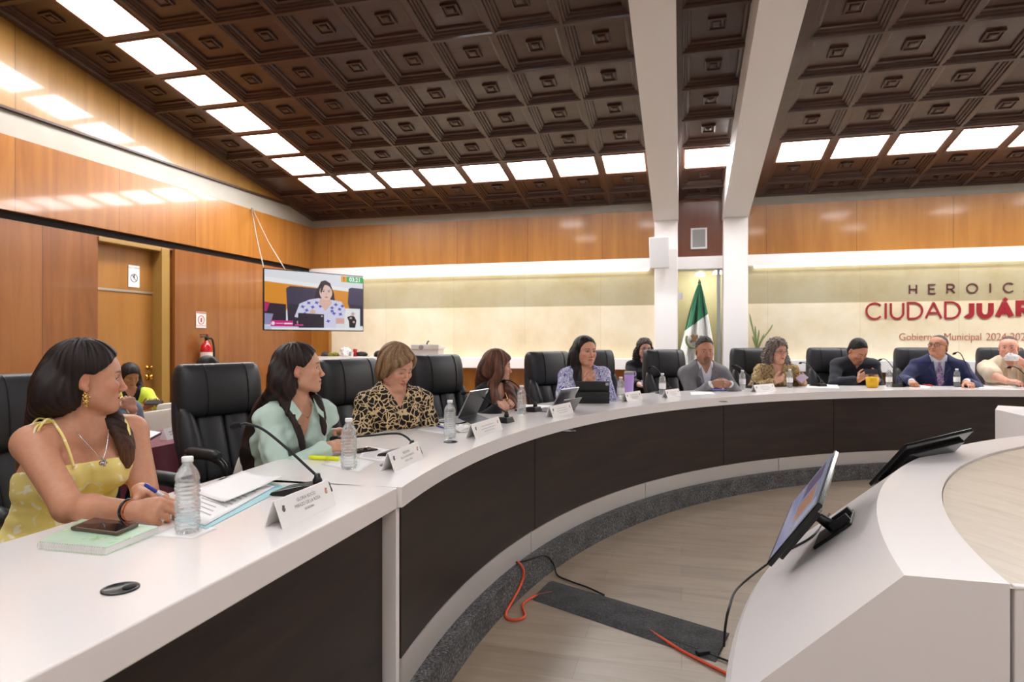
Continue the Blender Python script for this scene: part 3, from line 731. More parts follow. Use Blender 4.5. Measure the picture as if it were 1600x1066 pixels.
# ------------------------------------------------------------------ name plates
ACR = mat('white_acrylic', (240, 238, 236), rough=0.2, spec=0.5); INK = mat('grey_ink', (96, 92, 92), rough=0.6); INKR = mat('rose_ink', (206, 150, 140), rough=0.6)
def text_mesh(body, size, name, mt, parent, M, P, align='CENTER', extrude=0.0, offset=0.0, space=1.0):
    c = bpy.data.curves.new(name, 'FONT'); c.body = body; c.size = size; c.align_x = align; c.align_y = 'CENTER'; c.extrude = extrude; c.offset = offset; c.space_character = space; c.resolution_u = 3
    o = bpy.data.objects.new(name + '_src', c); COL.objects.link(o)
    dg = bpy.context.evaluated_depsgraph_get(); me = bpy.data.meshes.new_from_object(o.evaluated_get(dg)); bpy.data.objects.remove(o)
    me.name = name; me.materials.clear(); me.materials.append(mt)
    r = bpy.data.objects.new(name, me); COL.objects.link(r)
    r.matrix_world = Matrix.Translation(Vector(P)) @ Matrix(np.asarray(M).tolist()).to_4x4()
    if parent is not None:
        r.parent = parent
    return r
def name_plate(uv0, uv1, label, lines=None, h=0.075):
    a, c = at_z(*uv0, TZ), at_z(*uv1, TZ); ax = c - a; L_ = np.linalg.norm(ax); ax /= L_
    t = thing('name_plate', label, 'name plate', a, math.atan2(ax[1], ax[0]), 'white name plates on the council table')
    # local: +X along the plate, -Y towards the room's middle; front leans back
    g = MB(); th = 0.003; ly = 0.028
    for s in (0, 1):
        pr = [(0, 0, 0), (L_, 0, 0), (L_, ly, h), (0, ly, h)] if s == 0 else [(0, 2 * ly, 0), (L_, 2 * ly, 0), (L_, ly, h), (0, ly, h)]
        off = np.array([0, -th, 0]) if s == 0 else np.array([0, th, 0])
        vs = [V3(p) for p in pr] + [V3(p) + off for p in pr]
        g.add(vs, [(0, 1, 2, 3), (7, 6, 5, 4), (0, 4, 5, 1), (1, 5, 6, 2), (2, 6, 7, 3), (3, 7, 4, 0)])
    g.build('plate', ACR, t)
    al = math.atan2(h, ly); M_ = rotx(al)
    def put(body, size, x, f, mt, al_='CENTER'):
        P = (x, ly * f - th - 0.0006, h * f); text_mesh(body, size, 'lettering', mt, t, M_, P, al_)
    if lines:
        for body, size, f in lines: put(body, size, L_ * 0.52, f, INK)
    else:
        for f, k in ((0.66, 0.44), (0.46, 0.52), (0.28, 0.36)):
            g = MB(); g.box((-L_ * k / 2, -0.0024, -0.0004), (L_ * k / 2, 0.0024, 0.0004), M=M_, P=(L_ * 0.52, ly * f - th - 0.0008, h * f)); g.build('lettering', mat('faint_grey_ink', (190, 188, 190), rough=0.6), t)
    for x, mt in ((0.10, INK), (0.90, INKR)):
        g = MB(); g.lathe([(0.007, -0.0004), (0.007, 0.0004), (0.001, 0.0006)], 16, M=M_, P=(L_ * x, ly * 0.62 - th - 0.0006, h * 0.62)); g.lathe([(0.004, 0.0002), (0.002, 0.005)], 6, M=M_, P=(L_ * x, ly * 0.72 - th - 0.0006, h * 0.72)); g.build('crest', mt, t)
    return t
name_plate((441, 827), (523, 788), 'white name plate nearest the camera, before the first microphone', [('GLORIA ROCÍO', 0.014, 0.74), ('MIRAZO DE LA ROSA', 0.014, 0.53), ('REGIDORA', 0.010, 0.33)])
name_plate((616, 738), (661, 717), 'second white name plate from the left, beside the low bent microphone', [('REGIDORA', 0.014, 0.72), ('DEL H. AYUNTAMIENTO', 0.012, 0.5), ('CIUDAD JUÁREZ', 0.010, 0.3)])
name_plate((743, 686), (785, 671), 'white name plate below the black propped tablet')
name_plate((864, 653), (896, 645), 'white name plate before the grey kickstand tablet')
name_plate((980, 628), (1004, 624), 'white name plate before the lavender tumbler')
name_plate((1043, 622), (1064, 619), 'white name plate right of the empty place', h=0.07)
name_plate((1181, 613), (1212, 610), 'white name plate left of the curly-haired woman', h=0.07)

# ------------------------------------------------------------------ near desk: notebook, phone, papers, pen things
p = at_z(150, 848, TZ)
def oriented(name, label, cat, corners, th, mt, bevel=0.0, z=TZ, group=None, part=None):
    """a flat slab with its four table-top corners given (picture points on height z)"""
    P = [at_z(u, v, z) for u, v in corners]; c = sum(P) / 4
    t = thing(name, label, cat, (c[0], c[1], z), 0, group)
    g = MB(); n = len(P); vs = [p - np.array([c[0], c[1], z]) for p in P]
    g.add([tuple(x) for x in vs] + [(x[0], x[1], th) for x in vs], [(0, 1, 2, 3), (4, 5, 6, 7), (0, 1, 5, 4), (1, 2, 6, 5), (2, 3, 7, 6), (3, 0, 4, 7)])
    g.build(part or 'body', mt, t, bevel)
    return t, vs
def mint_cover():
    m = bpy.data.materials.new('mint_printed_cover'); m.use_nodes = True
    nt, N, L, b = nodes_of(m); tc = N.new('ShaderNodeTexCoord'); v = N.new('ShaderNodeTexNoise'); v.inputs['Scale'].default_value = 26; L.new(tc.outputs['Object'], v.inputs['Vector'])
    rp = ramp(N, [(0.0, (186, 214, 188)), (0.62, (190, 218, 192)), (0.66, (150, 190, 110)), (0.72, (226, 232, 214))]); L.new(v.outputs['Fac'], rp.inputs[0]); L.new(rp.outputs[0], b.inputs['Base Color']); b.inputs['Roughness'].default_value = 0.35
    return m
PAPERW = mat('white_paper', (240, 238, 236), rough=0.6)
nb = [(62, 858), (165, 868), (247, 834), (128, 822)]
t, vs = oriented('spiral_notebook', 'mint green spiral notebook under a phone on near desk', 'notebook', nb, 0.017, PAPERW, part='pages')
V0, V1, V2, V3_ = [np.array([x[0], x[1], 0]) for x in vs]
g = MB()
for z0, z1, k in ((-0.0, 0.0022, 1.02), (0.0172, 0.0198, 1.02)):
    c_ = (V0 + V1 + V2 + V3_) / 4; q_ = [c_ + (x - c_) * k for x in (V0, V1, V2, V3_)]
    g.add([(x[0], x[1], z0) for x in q_] + [(x[0], x[1], z1) for x in q_], [(0, 1, 2, 3), (4, 5, 6, 7), (0, 1, 5, 4), (1, 2, 6, 5), (2, 3, 7, 6), (3, 0, 4, 7)])
g.build('cover', mint_cover(), t, 0.001)
g = MB(); e = V1 - V0; n_ = np.array([e[1], -e[0], 0]); n_ /= np.linalg.norm(n_)
if n_ @ ((V0 + V1) / 2 - (V2 + V3_) / 2) < 0: n_ = -n_
for k in range(26):
    c_ = V0 + e * (0.03 + 0.94 * k / 25)
    g.tube([c_ + n_ * (0.0015 + 0.0095 * math.cos(a)) + np.array([0, 0, 0.0105 + 0.0115 * math.sin(a)]) for a in np.linspace(0, 2 * PI, 13)], 0.0008, 5)
g.build('spiral_binding', mat('white_wire', (230, 228, 224), rough=0.3), t)
ph = [(110, 829), (183, 838), (217, 823), (146, 814)]
t, vs = oriented('smartphone', 'dark phone in brown case lying on the mint notebook', 'phone', ph, 0.010, mat('brown_phone_case', (92, 72, 58), rough=0.3), 0.003, z=TZ + 0.0205, part='case')
g = MB(); c_ = sum(vs) / 4; g.add([((x - c_) * 0.93 + c_)[:2].tolist() + [0.0104] for x in vs], [(0, 1, 2, 3)]); g.build('screen', mat('phone_glass', (24, 22, 22), rough=0.05, spec=0.6), t)
# open folder of papers with a teal edge
oriented('folder', 'teal folder under the papers before the woman in yellow', 'folder', [(246, 806), (322, 828), (450, 762), (380, 748)], 0.003, mat('teal_card', (150, 196, 204), rough=0.5), part='cover')
def paper(corners, label, lift=0.0035, text=True, group='sheets of paper', curl=0.0, z=TZ):
    P = [at_z(u, v, z) for u, v in corners]; c = sum(P) / 4
    t = thing('paper_sheet', label, 'paper', (c[0], c[1], z + lift), 0, group)
    g = MB(); n = 9; vs = []
    for j in range(n):
        for i in range(n):
            a, b_ = i / (n - 1), j / (n - 1)
            q_ = (P[0] * (1 - a) + P[1] * a) * (1 - b_) + (P[3] * (1 - a) + P[2] * a) * b_ - np.array([c[0], c[1], z])
            vs.append((q_[0], q_[1], 0.0006 + curl * (a ** 3) + curl * 0.6 * (b_ ** 4)))
    fs = [(j * n + i, j * n + i + 1, (j + 1) * n + i + 1, (j + 1) * n + i) for j in range(n - 1) for i in range(n - 1)]
    g.add(vs, fs, 0, True); ob = g.build('sheet', PAPERW, t); s = ob.modifiers.new('thick', 'SOLIDIFY'); s.thickness = 0.0006
    if text:
        g = MB(); q0, q1, q2, q3 = [x - np.array([c[0], c[1], z]) for x in P]
        rnd = random.Random(int(corners[0][0]))
        for k in range(11):
            b_ = 0.14 + 0.068 * k; s0 = 0.1; s1 = 0.55 + 0.35 * rnd.random()
            l0, l1 = q0 * (1 - b_) + q3 * b_, q1 * (1 - b_) + q2 * b_
            a0, a1 = l0 * (1 - s0) + l1 * s0, l0 * (1 - s1) + l1 * s1; up_ = (q3 - q0) * 0.018
            g.add([(x[0], x[1], 0.0016) for x in (a0, a1, a1 + up_, a0 + up_)], [(0, 1, 2, 3)])
        if curl == 0: g.build('printed_lines', mat('pale_print', (176, 174, 178), rough=0.7), t)
    return t
paper([(268, 800), (320, 824), (430, 762), (372, 748)], 'printed sheet lying on the teal folder', 0.0045)
paper([(300, 770), (352, 794), (440, 756), (378, 742)], 'sheet with a lifted corner on top of the teal folder', 0.0065, False, curl=0.012)
paper([(236, 838), (303, 842), (340, 826), (282, 818)], 'small white card lying under the nearest water bottle', 0.0006, False)
paper([(560, 716), (600, 722), (618, 704), (572, 698)], 'loose sheet between the mint shirt and the low bent microphone', 0.001, True)
paper([(650, 672), (700, 680), (722, 668), (676, 660)], 'paper before the leopard print blouse under the blue pen', 0.001, True)
paper([(502, 726), (560, 738), (585, 722), (530, 712)], 'sheet under the yellow highlighter', 0.0008, False)
paper([(800, 640), (850, 642), (862, 634), (812, 632)], 'white paper behind the fourth water bottle', 0.001, False)
paper([(1246, 606), (1312, 607), (1308, 601), (1252, 601)], 'paper sheets before the curly-haired woman', 0.001, False)
paper([(1420, 606), (1450, 607), (1460, 602), (1426, 601)], 'paper left before the man in the navy suit', 0.001, False)
paper([(1530, 607), (1588, 607), (1575, 602), (1528, 602)], 'paper before the man in the beige shirt', 0.001, False)
paper([(1080, 618), (1118, 616), (1112, 612), (1078, 613)], 'paper sheet beside the purple phone', 0.001, False)
# yellow highlighter, pens
def stick(name, label, cat, a, c, r, mts, caps=True):
    t = thing(name, label, cat, a, 0); d = c - a; L_ = np.linalg.norm(d); d /= L_
    g = MB(); g.tube([d * 0, d * 0.004, d * L_ * 0.62], [r * 0.8, r, r], 12); g.build('barrel', mts[0], t)
    g = MB(); g.tube([d * L_ * 0.62, d * L_ * 0.97, d * L_], [r * 1.12, r * 1.05, r * 0.6], 12); g.build('pen_cap', mts[1], t)
    return t
YEL = mat('fluorescent_yellow', (232, 240, 40), rough=0.35)
a, c = at_z(484, 718, TZ) + [0, 0, 0.010], at_z(530, 721, TZ) + [0, 0, 0.010]
stick('highlighter', 'fluorescent yellow highlighter before the mint shirt', 'highlighter', a, c, 0.0095, (YEL, YEL))
BLUE = mat('blue_pen_plastic', (56, 66, 170), rough=0.3)
a, c = at_z(682, 667, TZ) + [0, 0, 0.0045], at_z(698, 671, TZ) + [0, 0, 0.0045]
stick('pen', 'blue pen on the paper left of the third water bottle', 'pen', a, c, 0.0045, (BLUE, BLUE))
a, c = at_z(1443, 602, TZ) + [0, 0, 0.006], at_z(1456, 604, TZ) + [0, 0, 0.006]
stick('marker', 'red marker before the man in the navy suit', 'pen', a, c, 0.012, (mat('red_plastic', (196, 50, 60), rough=0.4),) * 2)
# crumpled napkin, white charging cable
def blob(c, rx, ry, rz, seed, amp, n=18):
    rnd = np.random.RandomState(seed); ph = rnd.rand(8, 4) * 6
    g = MB(); rings = []
    for i in range(n):
        th = PI * (i + 0.02) / (n - 0.96); ring = []
        for j in range(n * 2):
            f = 2 * PI * j / (n * 2); d = np.array([math.sin(th) * math.cos(f), math.sin(th) * math.sin(f), math.cos(th)])
            k = 1 + amp * sum(math.sin((m_ + 2) * (d @ (ph[m_, :3] - 3)) * 0.9 + ph[m_, 3]) for m_ in range(8)) / 4
            q_ = d * k * np.array([rx, ry, rz]); q_[2] = max(q_[2], -rz * 0.55); ring.append(V3(c) + q_)
        rings.append(ring)
    g.loft(rings); return g
p = at_z(722, 675, TZ)
t = thing('napkin', 'crumpled white napkin below the black propped tablet', 'napkin', p); blob((0, 0, 0.012), 0.045, 0.03, 0.022, 3, 0.5).build('crumpled_sheet', PAPERW, t)

# ------------------------------------------------------------------ tablets, phones, tumbler, juice
GREYC = mat('dark_grey_folio', (58, 58, 60), rough=0.45); ALU = mat('grey_aluminium_case', (120, 120, 124), rough=0.3, metal=0.7); EDGE = mat('light_tablet_edge', (176, 176, 180), rough=0.3, metal=0.6)
def tablet(base_uv, right_uv, w_, h_, tilt, label, foot, mt, edge, flap=True, rz=None, logo=False, folio=False):
    a, c = at_z(*base_uv, TZ), at_z(*right_uv, TZ); ax = c - a; ax /= np.linalg.norm(ax)
    t = thing('tablet', label, 'tablet', a, math.atan2(ax[1], ax[0]) if rz is None else R(rz))
    # local: X along lower edge, -Y towards the room's middle (its back is seen); leans towards -Y at the top when tilt<0
    M_ = rotx(-R(tilt))
    g = MB(); g.box((0, 0.0, 0.0), (w_, 0.008, h_), M=M_, P=(0, 0, foot)); g.build('back_cover', mt, t, 0.003)
    g = MB(); g.box((0.006, 0.0081, 0.006), (w_ - 0.006, 0.0088, h_ - 0.006), M=M_, P=(0, 0, foot)); g.build('screen', mat('tablet_glass', (20, 22, 26), rough=0.06, emit=(120, 140, 170), es=0.1), t)
    g = MB(); e_ = 0.0012
    for lo, hi in (((-e_, 0.002, -e_), (0.0, 0.0095, h_ + e_)), ((w_, 0.002, -e_), (w_ + e_, 0.0095, h_ + e_)), ((0, 0.002, h_), (w_, 0.0095, h_ + e_))): g.box(lo, hi, M=M_, P=(0, 0, foot))
    g.build('edge_band', edge, t)
    g = MB(); g.box((w_ - 0.032, -0.003, h_ - 0.032), (w_ - 0.008, 0.0, h_ - 0.008), M=M_, P=(0, 0, foot)); g.build('camera_module', EDGE, t, 0.003)
    return t, M_
# black tablet propped on its folded folio
t, M_ = tablet((716, 663), (760, 652), 0.255, 0.19, -28, 'black tablet propped on a folded folio beside the third bottle', 0.035, GREYC, EDGE)
g = MB(); g.add([(0, -0.005, 0.036), (0.255, -0.005, 0.036), (0.255, -0.11, 0.004), (0, -0.11, 0.004), (0, -0.001, 0.036), (0.255, -0.001, 0.036), (0.255, -0.106, 0.0), (0, -0.106, 0.0)], [(0, 1, 2, 3), (7, 6, 5, 4), (0, 4, 5, 1), (1, 5, 6, 2), (2, 6, 7, 3), (3, 7, 4, 0)]); g.build('folio_flap', GREYC, t)
g = MB(); g.box((0, -0.005, 0.0), (0.255, 0.17, 0.007)); g.build('keyboard_cover', GREYC, t, 0.002)
# grey tablet on a kickstand, seen from behind its side
t, M_ = tablet((860, 645), (888, 640), 0.26, 0.19, -30, 'grey tablet on its kickstand left of the blue and white blouse', 0.004, ALU, EDGE)
g = MB(); K = rotx(R(32)); g.box((0.0, -0.003, 0.0), (0.26, 0.001, 0.115), M=K, P=(0, -0.052, 0.0)); ks = g.build('kickstand', mat('mid_grey_metal', (96, 96, 98), rough=0.35, metal=0.5), t)
g = MB(); g.box((0.115, -0.0045, 0.045), (0.145, -0.003, 0.075), M=K, P=(0, -0.052, 0.0)); g.build('emblem', BLACKM, ks)
g = MB(); g.box((0.0, 0.0, 0.0), (0.26, 0.20, 0.005)); g.build('keyboard_cover', GREYC, t, 0.002)
# black folio tablet before the blue and white blouse
t, M_ = tablet((899, 630), (956, 630), 0.275, 0.185, -18, 'black folio tablet standing before the blue and white blouse', 0.004, mat('black_folio', (30, 30, 31), rough=0.5), BLACKM)
g = MB(); g.box((-0.002, -0.004, 0.0), (0.277, 0.0, 0.10), M=rotx(R(14)), P=(0, -0.03, 0.0)); g.build('folio_flap', mat('black_folio', (30, 30, 31)), t, 0.002)
# dark tablet held at the grey suit and small phones
def slab_phone(u, v, ang, label, screen=None, w_=0.075, l_=0.155):
    p = at_z(u, v, TZ); t = thing('smartphone', label, 'phone', p, R(ang), 'phones on the council table')
    g = MB(); g.box((-l_ / 2, -w_ / 2, 0.0006), (l_ / 2, w_ / 2, 0.009)); g.build('case', BLACK, t, 0.004)
    g = MB(); g.box((-l_ / 2 + 0.004, -w_ / 2 + 0.004, 0.009), (l_ / 2 - 0.004, w_ / 2 - 0.004, 0.0094)); g.build('screen', screen or mat('phone_glass', (24, 22, 22)), t)
slab_phone(1118, 610, 30, 'purple-lit tablet lying under the hands of the man in grey', mat('violet_screen', (120, 110, 190), rough=0.1, emit=(110, 100, 190), es=0.25), 0.16, 0.23)
slab_phone(1334, 602, 5, 'black phone lying before the man in the black shirt')
slab_phone(562, 706, 60, 'black phone beside the hand of the woman in the mint shirt')
slab_phone(1509, 604, 10, 'dark phone under the hand of the man in the navy suit')
slab_phone(1402, 605, 20, 'small dark phone right of the orange juice')
# lavender tumbler
p = at_z(983, 621, TZ)
t = thing('tumbler', 'lavender insulated tumbler with grey lid beside a water bottle', 'tumbler', p)
LAV = mat('lavender_coating', (184, 152, 218), rough=0.45)
g = MB(); g.lathe([(0.030, 0.0), (0.034, 0.003), (0.043, 0.17), (0.044, 0.208), (0.042, 0.21), (0.002, 0.21)], 32); g.build('cup', LAV, t)
g = MB(); g.lathe([(0.045, 0.208), (0.046, 0.212), (0.045, 0.235), (0.038, 0.238), (0.002, 0.238)], 32); lid = g.build('lid', mat('smoked_lid', (150, 146, 148), rough=0.2), t)
g = MB(); g.tube(spline([(0.03, 0.0, 0.225), (0.050, 0.0, 0.236), (0.060, 0, 0.222), (0.056, 0, 0.200), (0.042, 0, 0.195)], 6), 0.005, 8); g.build('handle', LAV, t)
# orange juice
p = at_z(1363, 606, TZ)
t = thing('juice_glass', 'clear cup of orange juice before the man in black', 'glass', p)
g = MB(); g.lathe([(0.042, 0.001), (0.058, 0.012), (0.0665, 0.116), (0.002, 0.116)], 28); g.build('juice', mat('orange_juice', (252, 196, 40), rough=0.3), t)
g = MB(); g.lathe([(0.044, 0.0), (0.060, 0.011), (0.069, 0.125), (0.0675, 0.125), (0.0585, 0.0125), (0.043, 0.0015)], 28, cap=False); g.build('cup', clear_mat('cup_plastic', (252, 252, 252), 1.05, 0.88), t)
# ------------------------------------------------------------------ television on its arm
TVL, TVR = np.array([-5.33, 7.32, 0]), np.array([-4.58, 8.65, 0])
ax = (TVR - TVL); TW = np.linalg.norm(ax); ax /= TW; TH_ = 0.825; z0 = 1.552
tv = thing('television', 'wall-mounted television showing a woman speaking with a timer', 'television', (TVL[0], TVL[1], z0), math.atan2(ax[1], ax[0]))
g = MB(); g.box((0, 0.0, 0), (TW, 0.028, TH_)); g.box((0.3, 0.02, 0.2), (TW - 0.3, 0.07, TH_ - 0.2)); g.build('housing', BLACK, tv, 0.003)
def em(name, c, s=1.0): return mat('screen_' + name, (10, 10, 10), rough=0.25, emit=c, es=s)
LAYER = [0]
def scr(pts, col, name='screen_picture', s=1.05, par=tv, smooth=None):
    """polygon on the screen, in fractions of its width and height from the upper left"""
    LAYER[0] += 1; y = -0.0006 - 0.00012 * LAYER[0]
    P = [(0.012 + x * (TW - 0.024), y, TH_ - 0.012 - v * (TH_ - 0.026)) for x, v in pts]
    return P, col
polys = []
def sp(pts, c, s=1.05): polys.append((scr(pts, c)[0], c, s))
def ell(cx, cy, rx, ry, n=28): return [(cx + rx * math.cos(2 * PI * k / n), cy + ry * math.sin(2 * PI * k / n)) for k in range(n)]
sp([(0, 0), (1, 0), (1, 1), (0, 1)], (236, 238, 244))
sp([(0, 0.17), (1, 0.30), (1, 0.66), (0, 0.66)], (232, 150, 40))
sp([(0, 0.12), (1, 0.25), (1, 0.31), (0, 0.20)], (250, 250, 250))
sp([(0.0, 0.55), (0.2, 0.57), (0.2, 0.9), (0, 0.9)], (44, 34, 52)); sp([(0, 0.54), (0.05, 0.55), (0.02, 0.70), (0, 0.70)], (190, 40, 110))
sp([(0.20, 0.30), (0.24, 0.255), (0.52, 0.27), (0.54, 0.33), (0.54, 0.95), (0.22, 0.95)], (62, 56, 82)); sp([(0.22, 0.56), (0.5, 0.58), (0.5, 0.95), (0.22, 0.95)], (44, 40, 60))
sp([(0.84, 0.24), (0.87, 0.215), (1, 0.225), (1, 0.92), (0.9, 0.92), (0.83, 0.5)], (66, 60, 92)); sp([(0.85, 0.52), (1, 0.55), (1, 0.9), (0.9, 0.9)], (46, 42, 66))
sp([(0.44, 0.72), (0.50, 0.30), (0.545, 0.14), (0.59, 0.115), (0.64, 0.16), (0.68, 0.34), (0.70, 0.56), (0.62, 0.62), (0.56, 0.62)], (46, 28, 38))
sp([(0.28, 0.78), (0.33, 0.55), (0.43, 0.47), (0.52, 0.44), (0.66, 0.46), (0.76, 0.48), (0.80, 0.60), (0.79, 0.76), (0.72, 0.80), (0.70, 0.97), (0.40, 0.97), (0.34, 0.80)], (222, 222, 246))
for k, (x, y, a) in enumerate(((0.36, 0.60, 0.5), (0.40, 0.66, -0.6), (0.46, 0.60, 1.0), (0.50, 0.52, 0.3), (0.54, 0.58, -0.4), (0.66, 0.60, 0.8), (0.70, 0.54, -0.7), (0.74, 0.62, 0.2), (0.68, 0.70, 0.6), (0.75, 0.71, -0.3), (0.62, 0.84, 0.5), (0.42, 0.53, 0.1), (0.38, 0.72, 0.9), (0.66, 0.66, -0.2), (0.77, 0.56, 0.6))):
    sp([(x + 0.026 * math.cos(a + t_) * (1 if j % 2 else 0.5), y + 0.036 * math.sin(a + t_) * (1 if j % 2 else 0.5)) for j, t_ in enumerate(np.linspace(0, 2 * PI, 9)[:-1])], (96, 96, 190))
sp([(0.54, 0.44), (0.64, 0.44), (0.66, 0.52), (0.59, 0.66), (0.52, 0.52)], (232, 190, 176))
sp(ell(0.595, 0.335, 0.066, 0.135), (240, 204, 192))
sp([(0.535, 0.30), (0.56, 0.17), (0.60, 0.15), (0.58, 0.20), (0.545, 0.36)], (46, 28, 38)); sp([(0.60, 0.15), (0.65, 0.21), (0.665, 0.38), (0.655, 0.28)], (46, 28, 38))
for x in (0.570, 0.625): sp(ell(x, 0.315, 0.012, 0.009, 10), (70, 44, 44)); sp([(x - 0.017, 0.29), (x + 0.015, 0.283), (x + 0.017, 0.291), (x - 0.016, 0.297)], (70, 46, 46))
sp(ell(0.60, 0.415, 0.017, 0.011, 12), (204, 104, 110)); sp([(0.594, 0.33), (0.601, 0.33), (0.606, 0.375), (0.592, 0.377)], (226, 180, 168))
sp([(0.30, 0.86), (0.34, 0.80), (0.40, 0.78), (0.4, 0.93), (0.31, 0.93)], (226, 178, 166)); sp([(0.70, 0.78), (0.79, 0.78), (0.79, 0.88), (0.70, 0.88)], (226, 178, 166))
sp(ell(0.46, 0.68, 0.03, 0.035, 14), (230, 186, 172))
sp([(0.315, 0.71), (0.575, 0.72), (0.575, 0.97), (0.31, 0.97)], (42, 36, 54)); sp(ell(0.553, 0.755, 0.011, 0.014, 12), (190, 188, 200))
sp([(0.0, 0.73), (0.08, 0.74), (0.05, 0.92), (0, 0.92)], (150, 148, 190)); sp([(0.0, 0.93), (0.32, 0.945), (0.32, 1.0), (0, 1.0)], (206, 206, 232)); sp([(0.06, 0.97), (1, 0.95), (1, 1), (0.06, 1)], (246, 246, 250))
sp([(0.055, 0.845), (0.265, 0.845), (0.265, 0.945), (0.055, 0.945)], (208, 40, 130)); sp(ell(0.077, 0.895, 0.017, 0.032, 14), (250, 230, 244)); sp([(0.18, 0.885), (0.26, 0.885), (0.26, 0.908), (0.18, 0.908)], (252, 238, 248)); sp([(0.105, 0.889), (0.172, 0.889), (0.172, 0.902), (0.105, 0.902)], (240, 180, 215)); sp([(0.28, 0.905), (0.365, 0.905), (0.365, 0.932), (0.28, 0.932)], (208, 60, 140))
sp([(0.80, 0.60), (0.965, 0.60), (0.965, 0.955), (0.80, 0.955)], (244, 244, 248)); sp([(0.82, 0.76), (0.86, 0.73), (0.90, 0.74), (0.925, 0.82), (0.91, 0.95), (0.845, 0.95), (0.84, 0.83)], (28, 26, 34)); sp(ell(0.885, 0.70, 0.018, 0.035, 14), (206, 180, 172)); sp(ell(0.862, 0.775, 0.014, 0.02, 10), (206, 176, 168)); sp(ell(0.895, 0.845, 0.014, 0.02, 10), (206, 176, 168))
sp([(0.755, 0.015), (0.815, 0.015), (0.815, 0.125), (0.755, 0.125)], (245, 166, 40)); sp([(0.815, 0.015), (1.0, 0.015), (1.0, 0.125), (0.815, 0.125)], (60, 184, 96))
mats_ = []; key = {}
pic = MB()
for P, c, s in polys:
    if c not in key: key[c] = len(mats_); mats_.append(em('%d_%d_%d' % c, c, 0.34))
    pic.add(P, [tuple(range(len(P)))[::-1]], key[c])
pic.build('screen_picture', mats_, tv, fix=False)
yl = -0.0006 - 0.00012 * (LAYER[0] + 6)
def tvtext(s, x, v, size, col):
    text_mesh(s, size, 'timer_digits', em('txt_%d' % col[0], col, 0.4), tv, rotx(R(90)), (0.012 + x * (TW - 0.024), yl, TH_ - 0.012 - v * (TH_ - 0.026)), 'CENTER', 0, 0.002)
tvtext('03:21', 0.907, 0.072, 0.085, (254, 254, 254)); tvtext('!', 0.785, 0.072, 0.08, (40, 30, 20))
g = MB(); g.box((TW / 2 - 0.2, 0.07, TH_ / 2 - 0.2), (TW / 2 + 0.2, 0.09, TH_ / 2 + 0.2)); g.tube([(TW / 2, 0.085, TH_ / 2), (TW / 2, 0.5, TH_ / 2), (TW / 2 + 0.25, 1.74, TH_ / 2)], 0.03, 10); g.build('wall_arm', BLACKM, tv)
pa = at_x(393, 325, XL + 0.01); pb = at_x(392, 325, XL + 0.01)
tl = np.array([TVL[0], TVL[1], z0 + TH_ * 0.98]) + np.array([-0.06, 0.03, 0])
for k, (a, c, lb) in enumerate(((pa, np.array(at_d(412, 418, 8.55)), 'thin grey cable from the wall to the television, left strand'), (pa + [0, 0.02, 0], np.array(at_d(446, 422, 8.8)), 'thin grey cable from the wall to the television, right strand'))):
    mid = (a + c) / 2 - np.array([0, 0, 0.05]); o = MB(); o.tube([p - a for p in spline([a, mid, c], 8)], 0.006, 6)
    e = o.build('cable', mat('grey_cable', (150, 140, 132), rough=0.5)); e.location = tuple(a); tag(e, lb, 'cable', 'television cables')

# ------------------------------------------------------------------ signs, extinguisher, speakers
SIGNW = mat('white_sign', (236, 232, 228), rough=0.4); RED = mat('sign_red', (178, 40, 44), rough=0.4); REDX = mat('extinguisher_red', (186, 24, 26), rough=0.2, coat=0.4)
def wall_sign(u, v, w_, h_, x, label, head, kind):
    p = at_x(u, v, x); t = thing('safety_sign', label, 'sign', (x, p[1], p[2]), R(90), 'small white safety signs')
    g = MB(); g.box((-w_ / 2, -0.004, -h_ / 2), (w_ / 2, 0.0, h_ / 2)); g.build('board', SIGNW, t)
    M_ = rotx(R(90)); g = MB(); r = w_ * 0.30; n = 28
    pts = [(r * math.cos(2 * PI * k / n), -0.0055, r * math.sin(2 * PI * k / n) - (0.0 if kind else 0.02)) for k in range(n + 1)]; g.tube(pts, w_ * 0.025, 6)
    if kind == 0: g.tube([(-r * 0.7, -0.0055, r * 0.7 - 0.02), (r * 0.7, -0.0055, -r * 0.7 - 0.02)], w_ * 0.022, 6)
    g.build('symbol_ring', mat('grey_ink', (96, 92, 92)) if kind == 0 else RED, t)
    g = MB(); g.box((-w_ * 0.07, -0.0056, -w_ * 0.16), (w_ * 0.07, -0.004, w_ * 0.10)); g.box((-w_ * 0.03, -0.0056, w_ * 0.10), (w_ * 0.10, -0.004, w_ * 0.15)); g.build('symbol', mat('grey_ink', (96, 92, 92)) if kind == 0 else RED, t)
    text_mesh(head, w_ * 0.19, 'lettering', INK if kind == 0 else RED, t, M_, (0, -0.0048, h_ * 0.38 if kind == 0 else -h_ * 0.38))
    if kind == 1:
        g = MB(); g.box((-w_ * 0.48, -0.0052, h_ * 0.40), (w_ * 0.48, -0.004, h_ * 0.47)); g.build('red_band', RED, t)
wall_sign(209, 432, 0.165, 0.27, XL - 0.165, 'white no smoking sign on the panel above the door', 'NO FUMAR', 0)
wall_sign(314, 500, 0.19, 0.22, XL - 0.014, 'white fire extinguisher sign with red ring on the veneer wall', 'EXTINTOR', 1)
p = at_x(322, 560, XL + 0.08)
t = thing('fire_extinguisher', 'red fire extinguisher hung on the veneer wall under its sign', 'fire extinguisher', (XL + 0.085, p[1], 0.86), R(0))
g = MB(); g.lathe([(0.07, 0.0), (0.078, 0.012), (0.078, 0.44), (0.068, 0.49), (0.04, 0.525), (0.026, 0.535), (0.026, 0.555)], 28); g.build('cylinder', REDX, t)
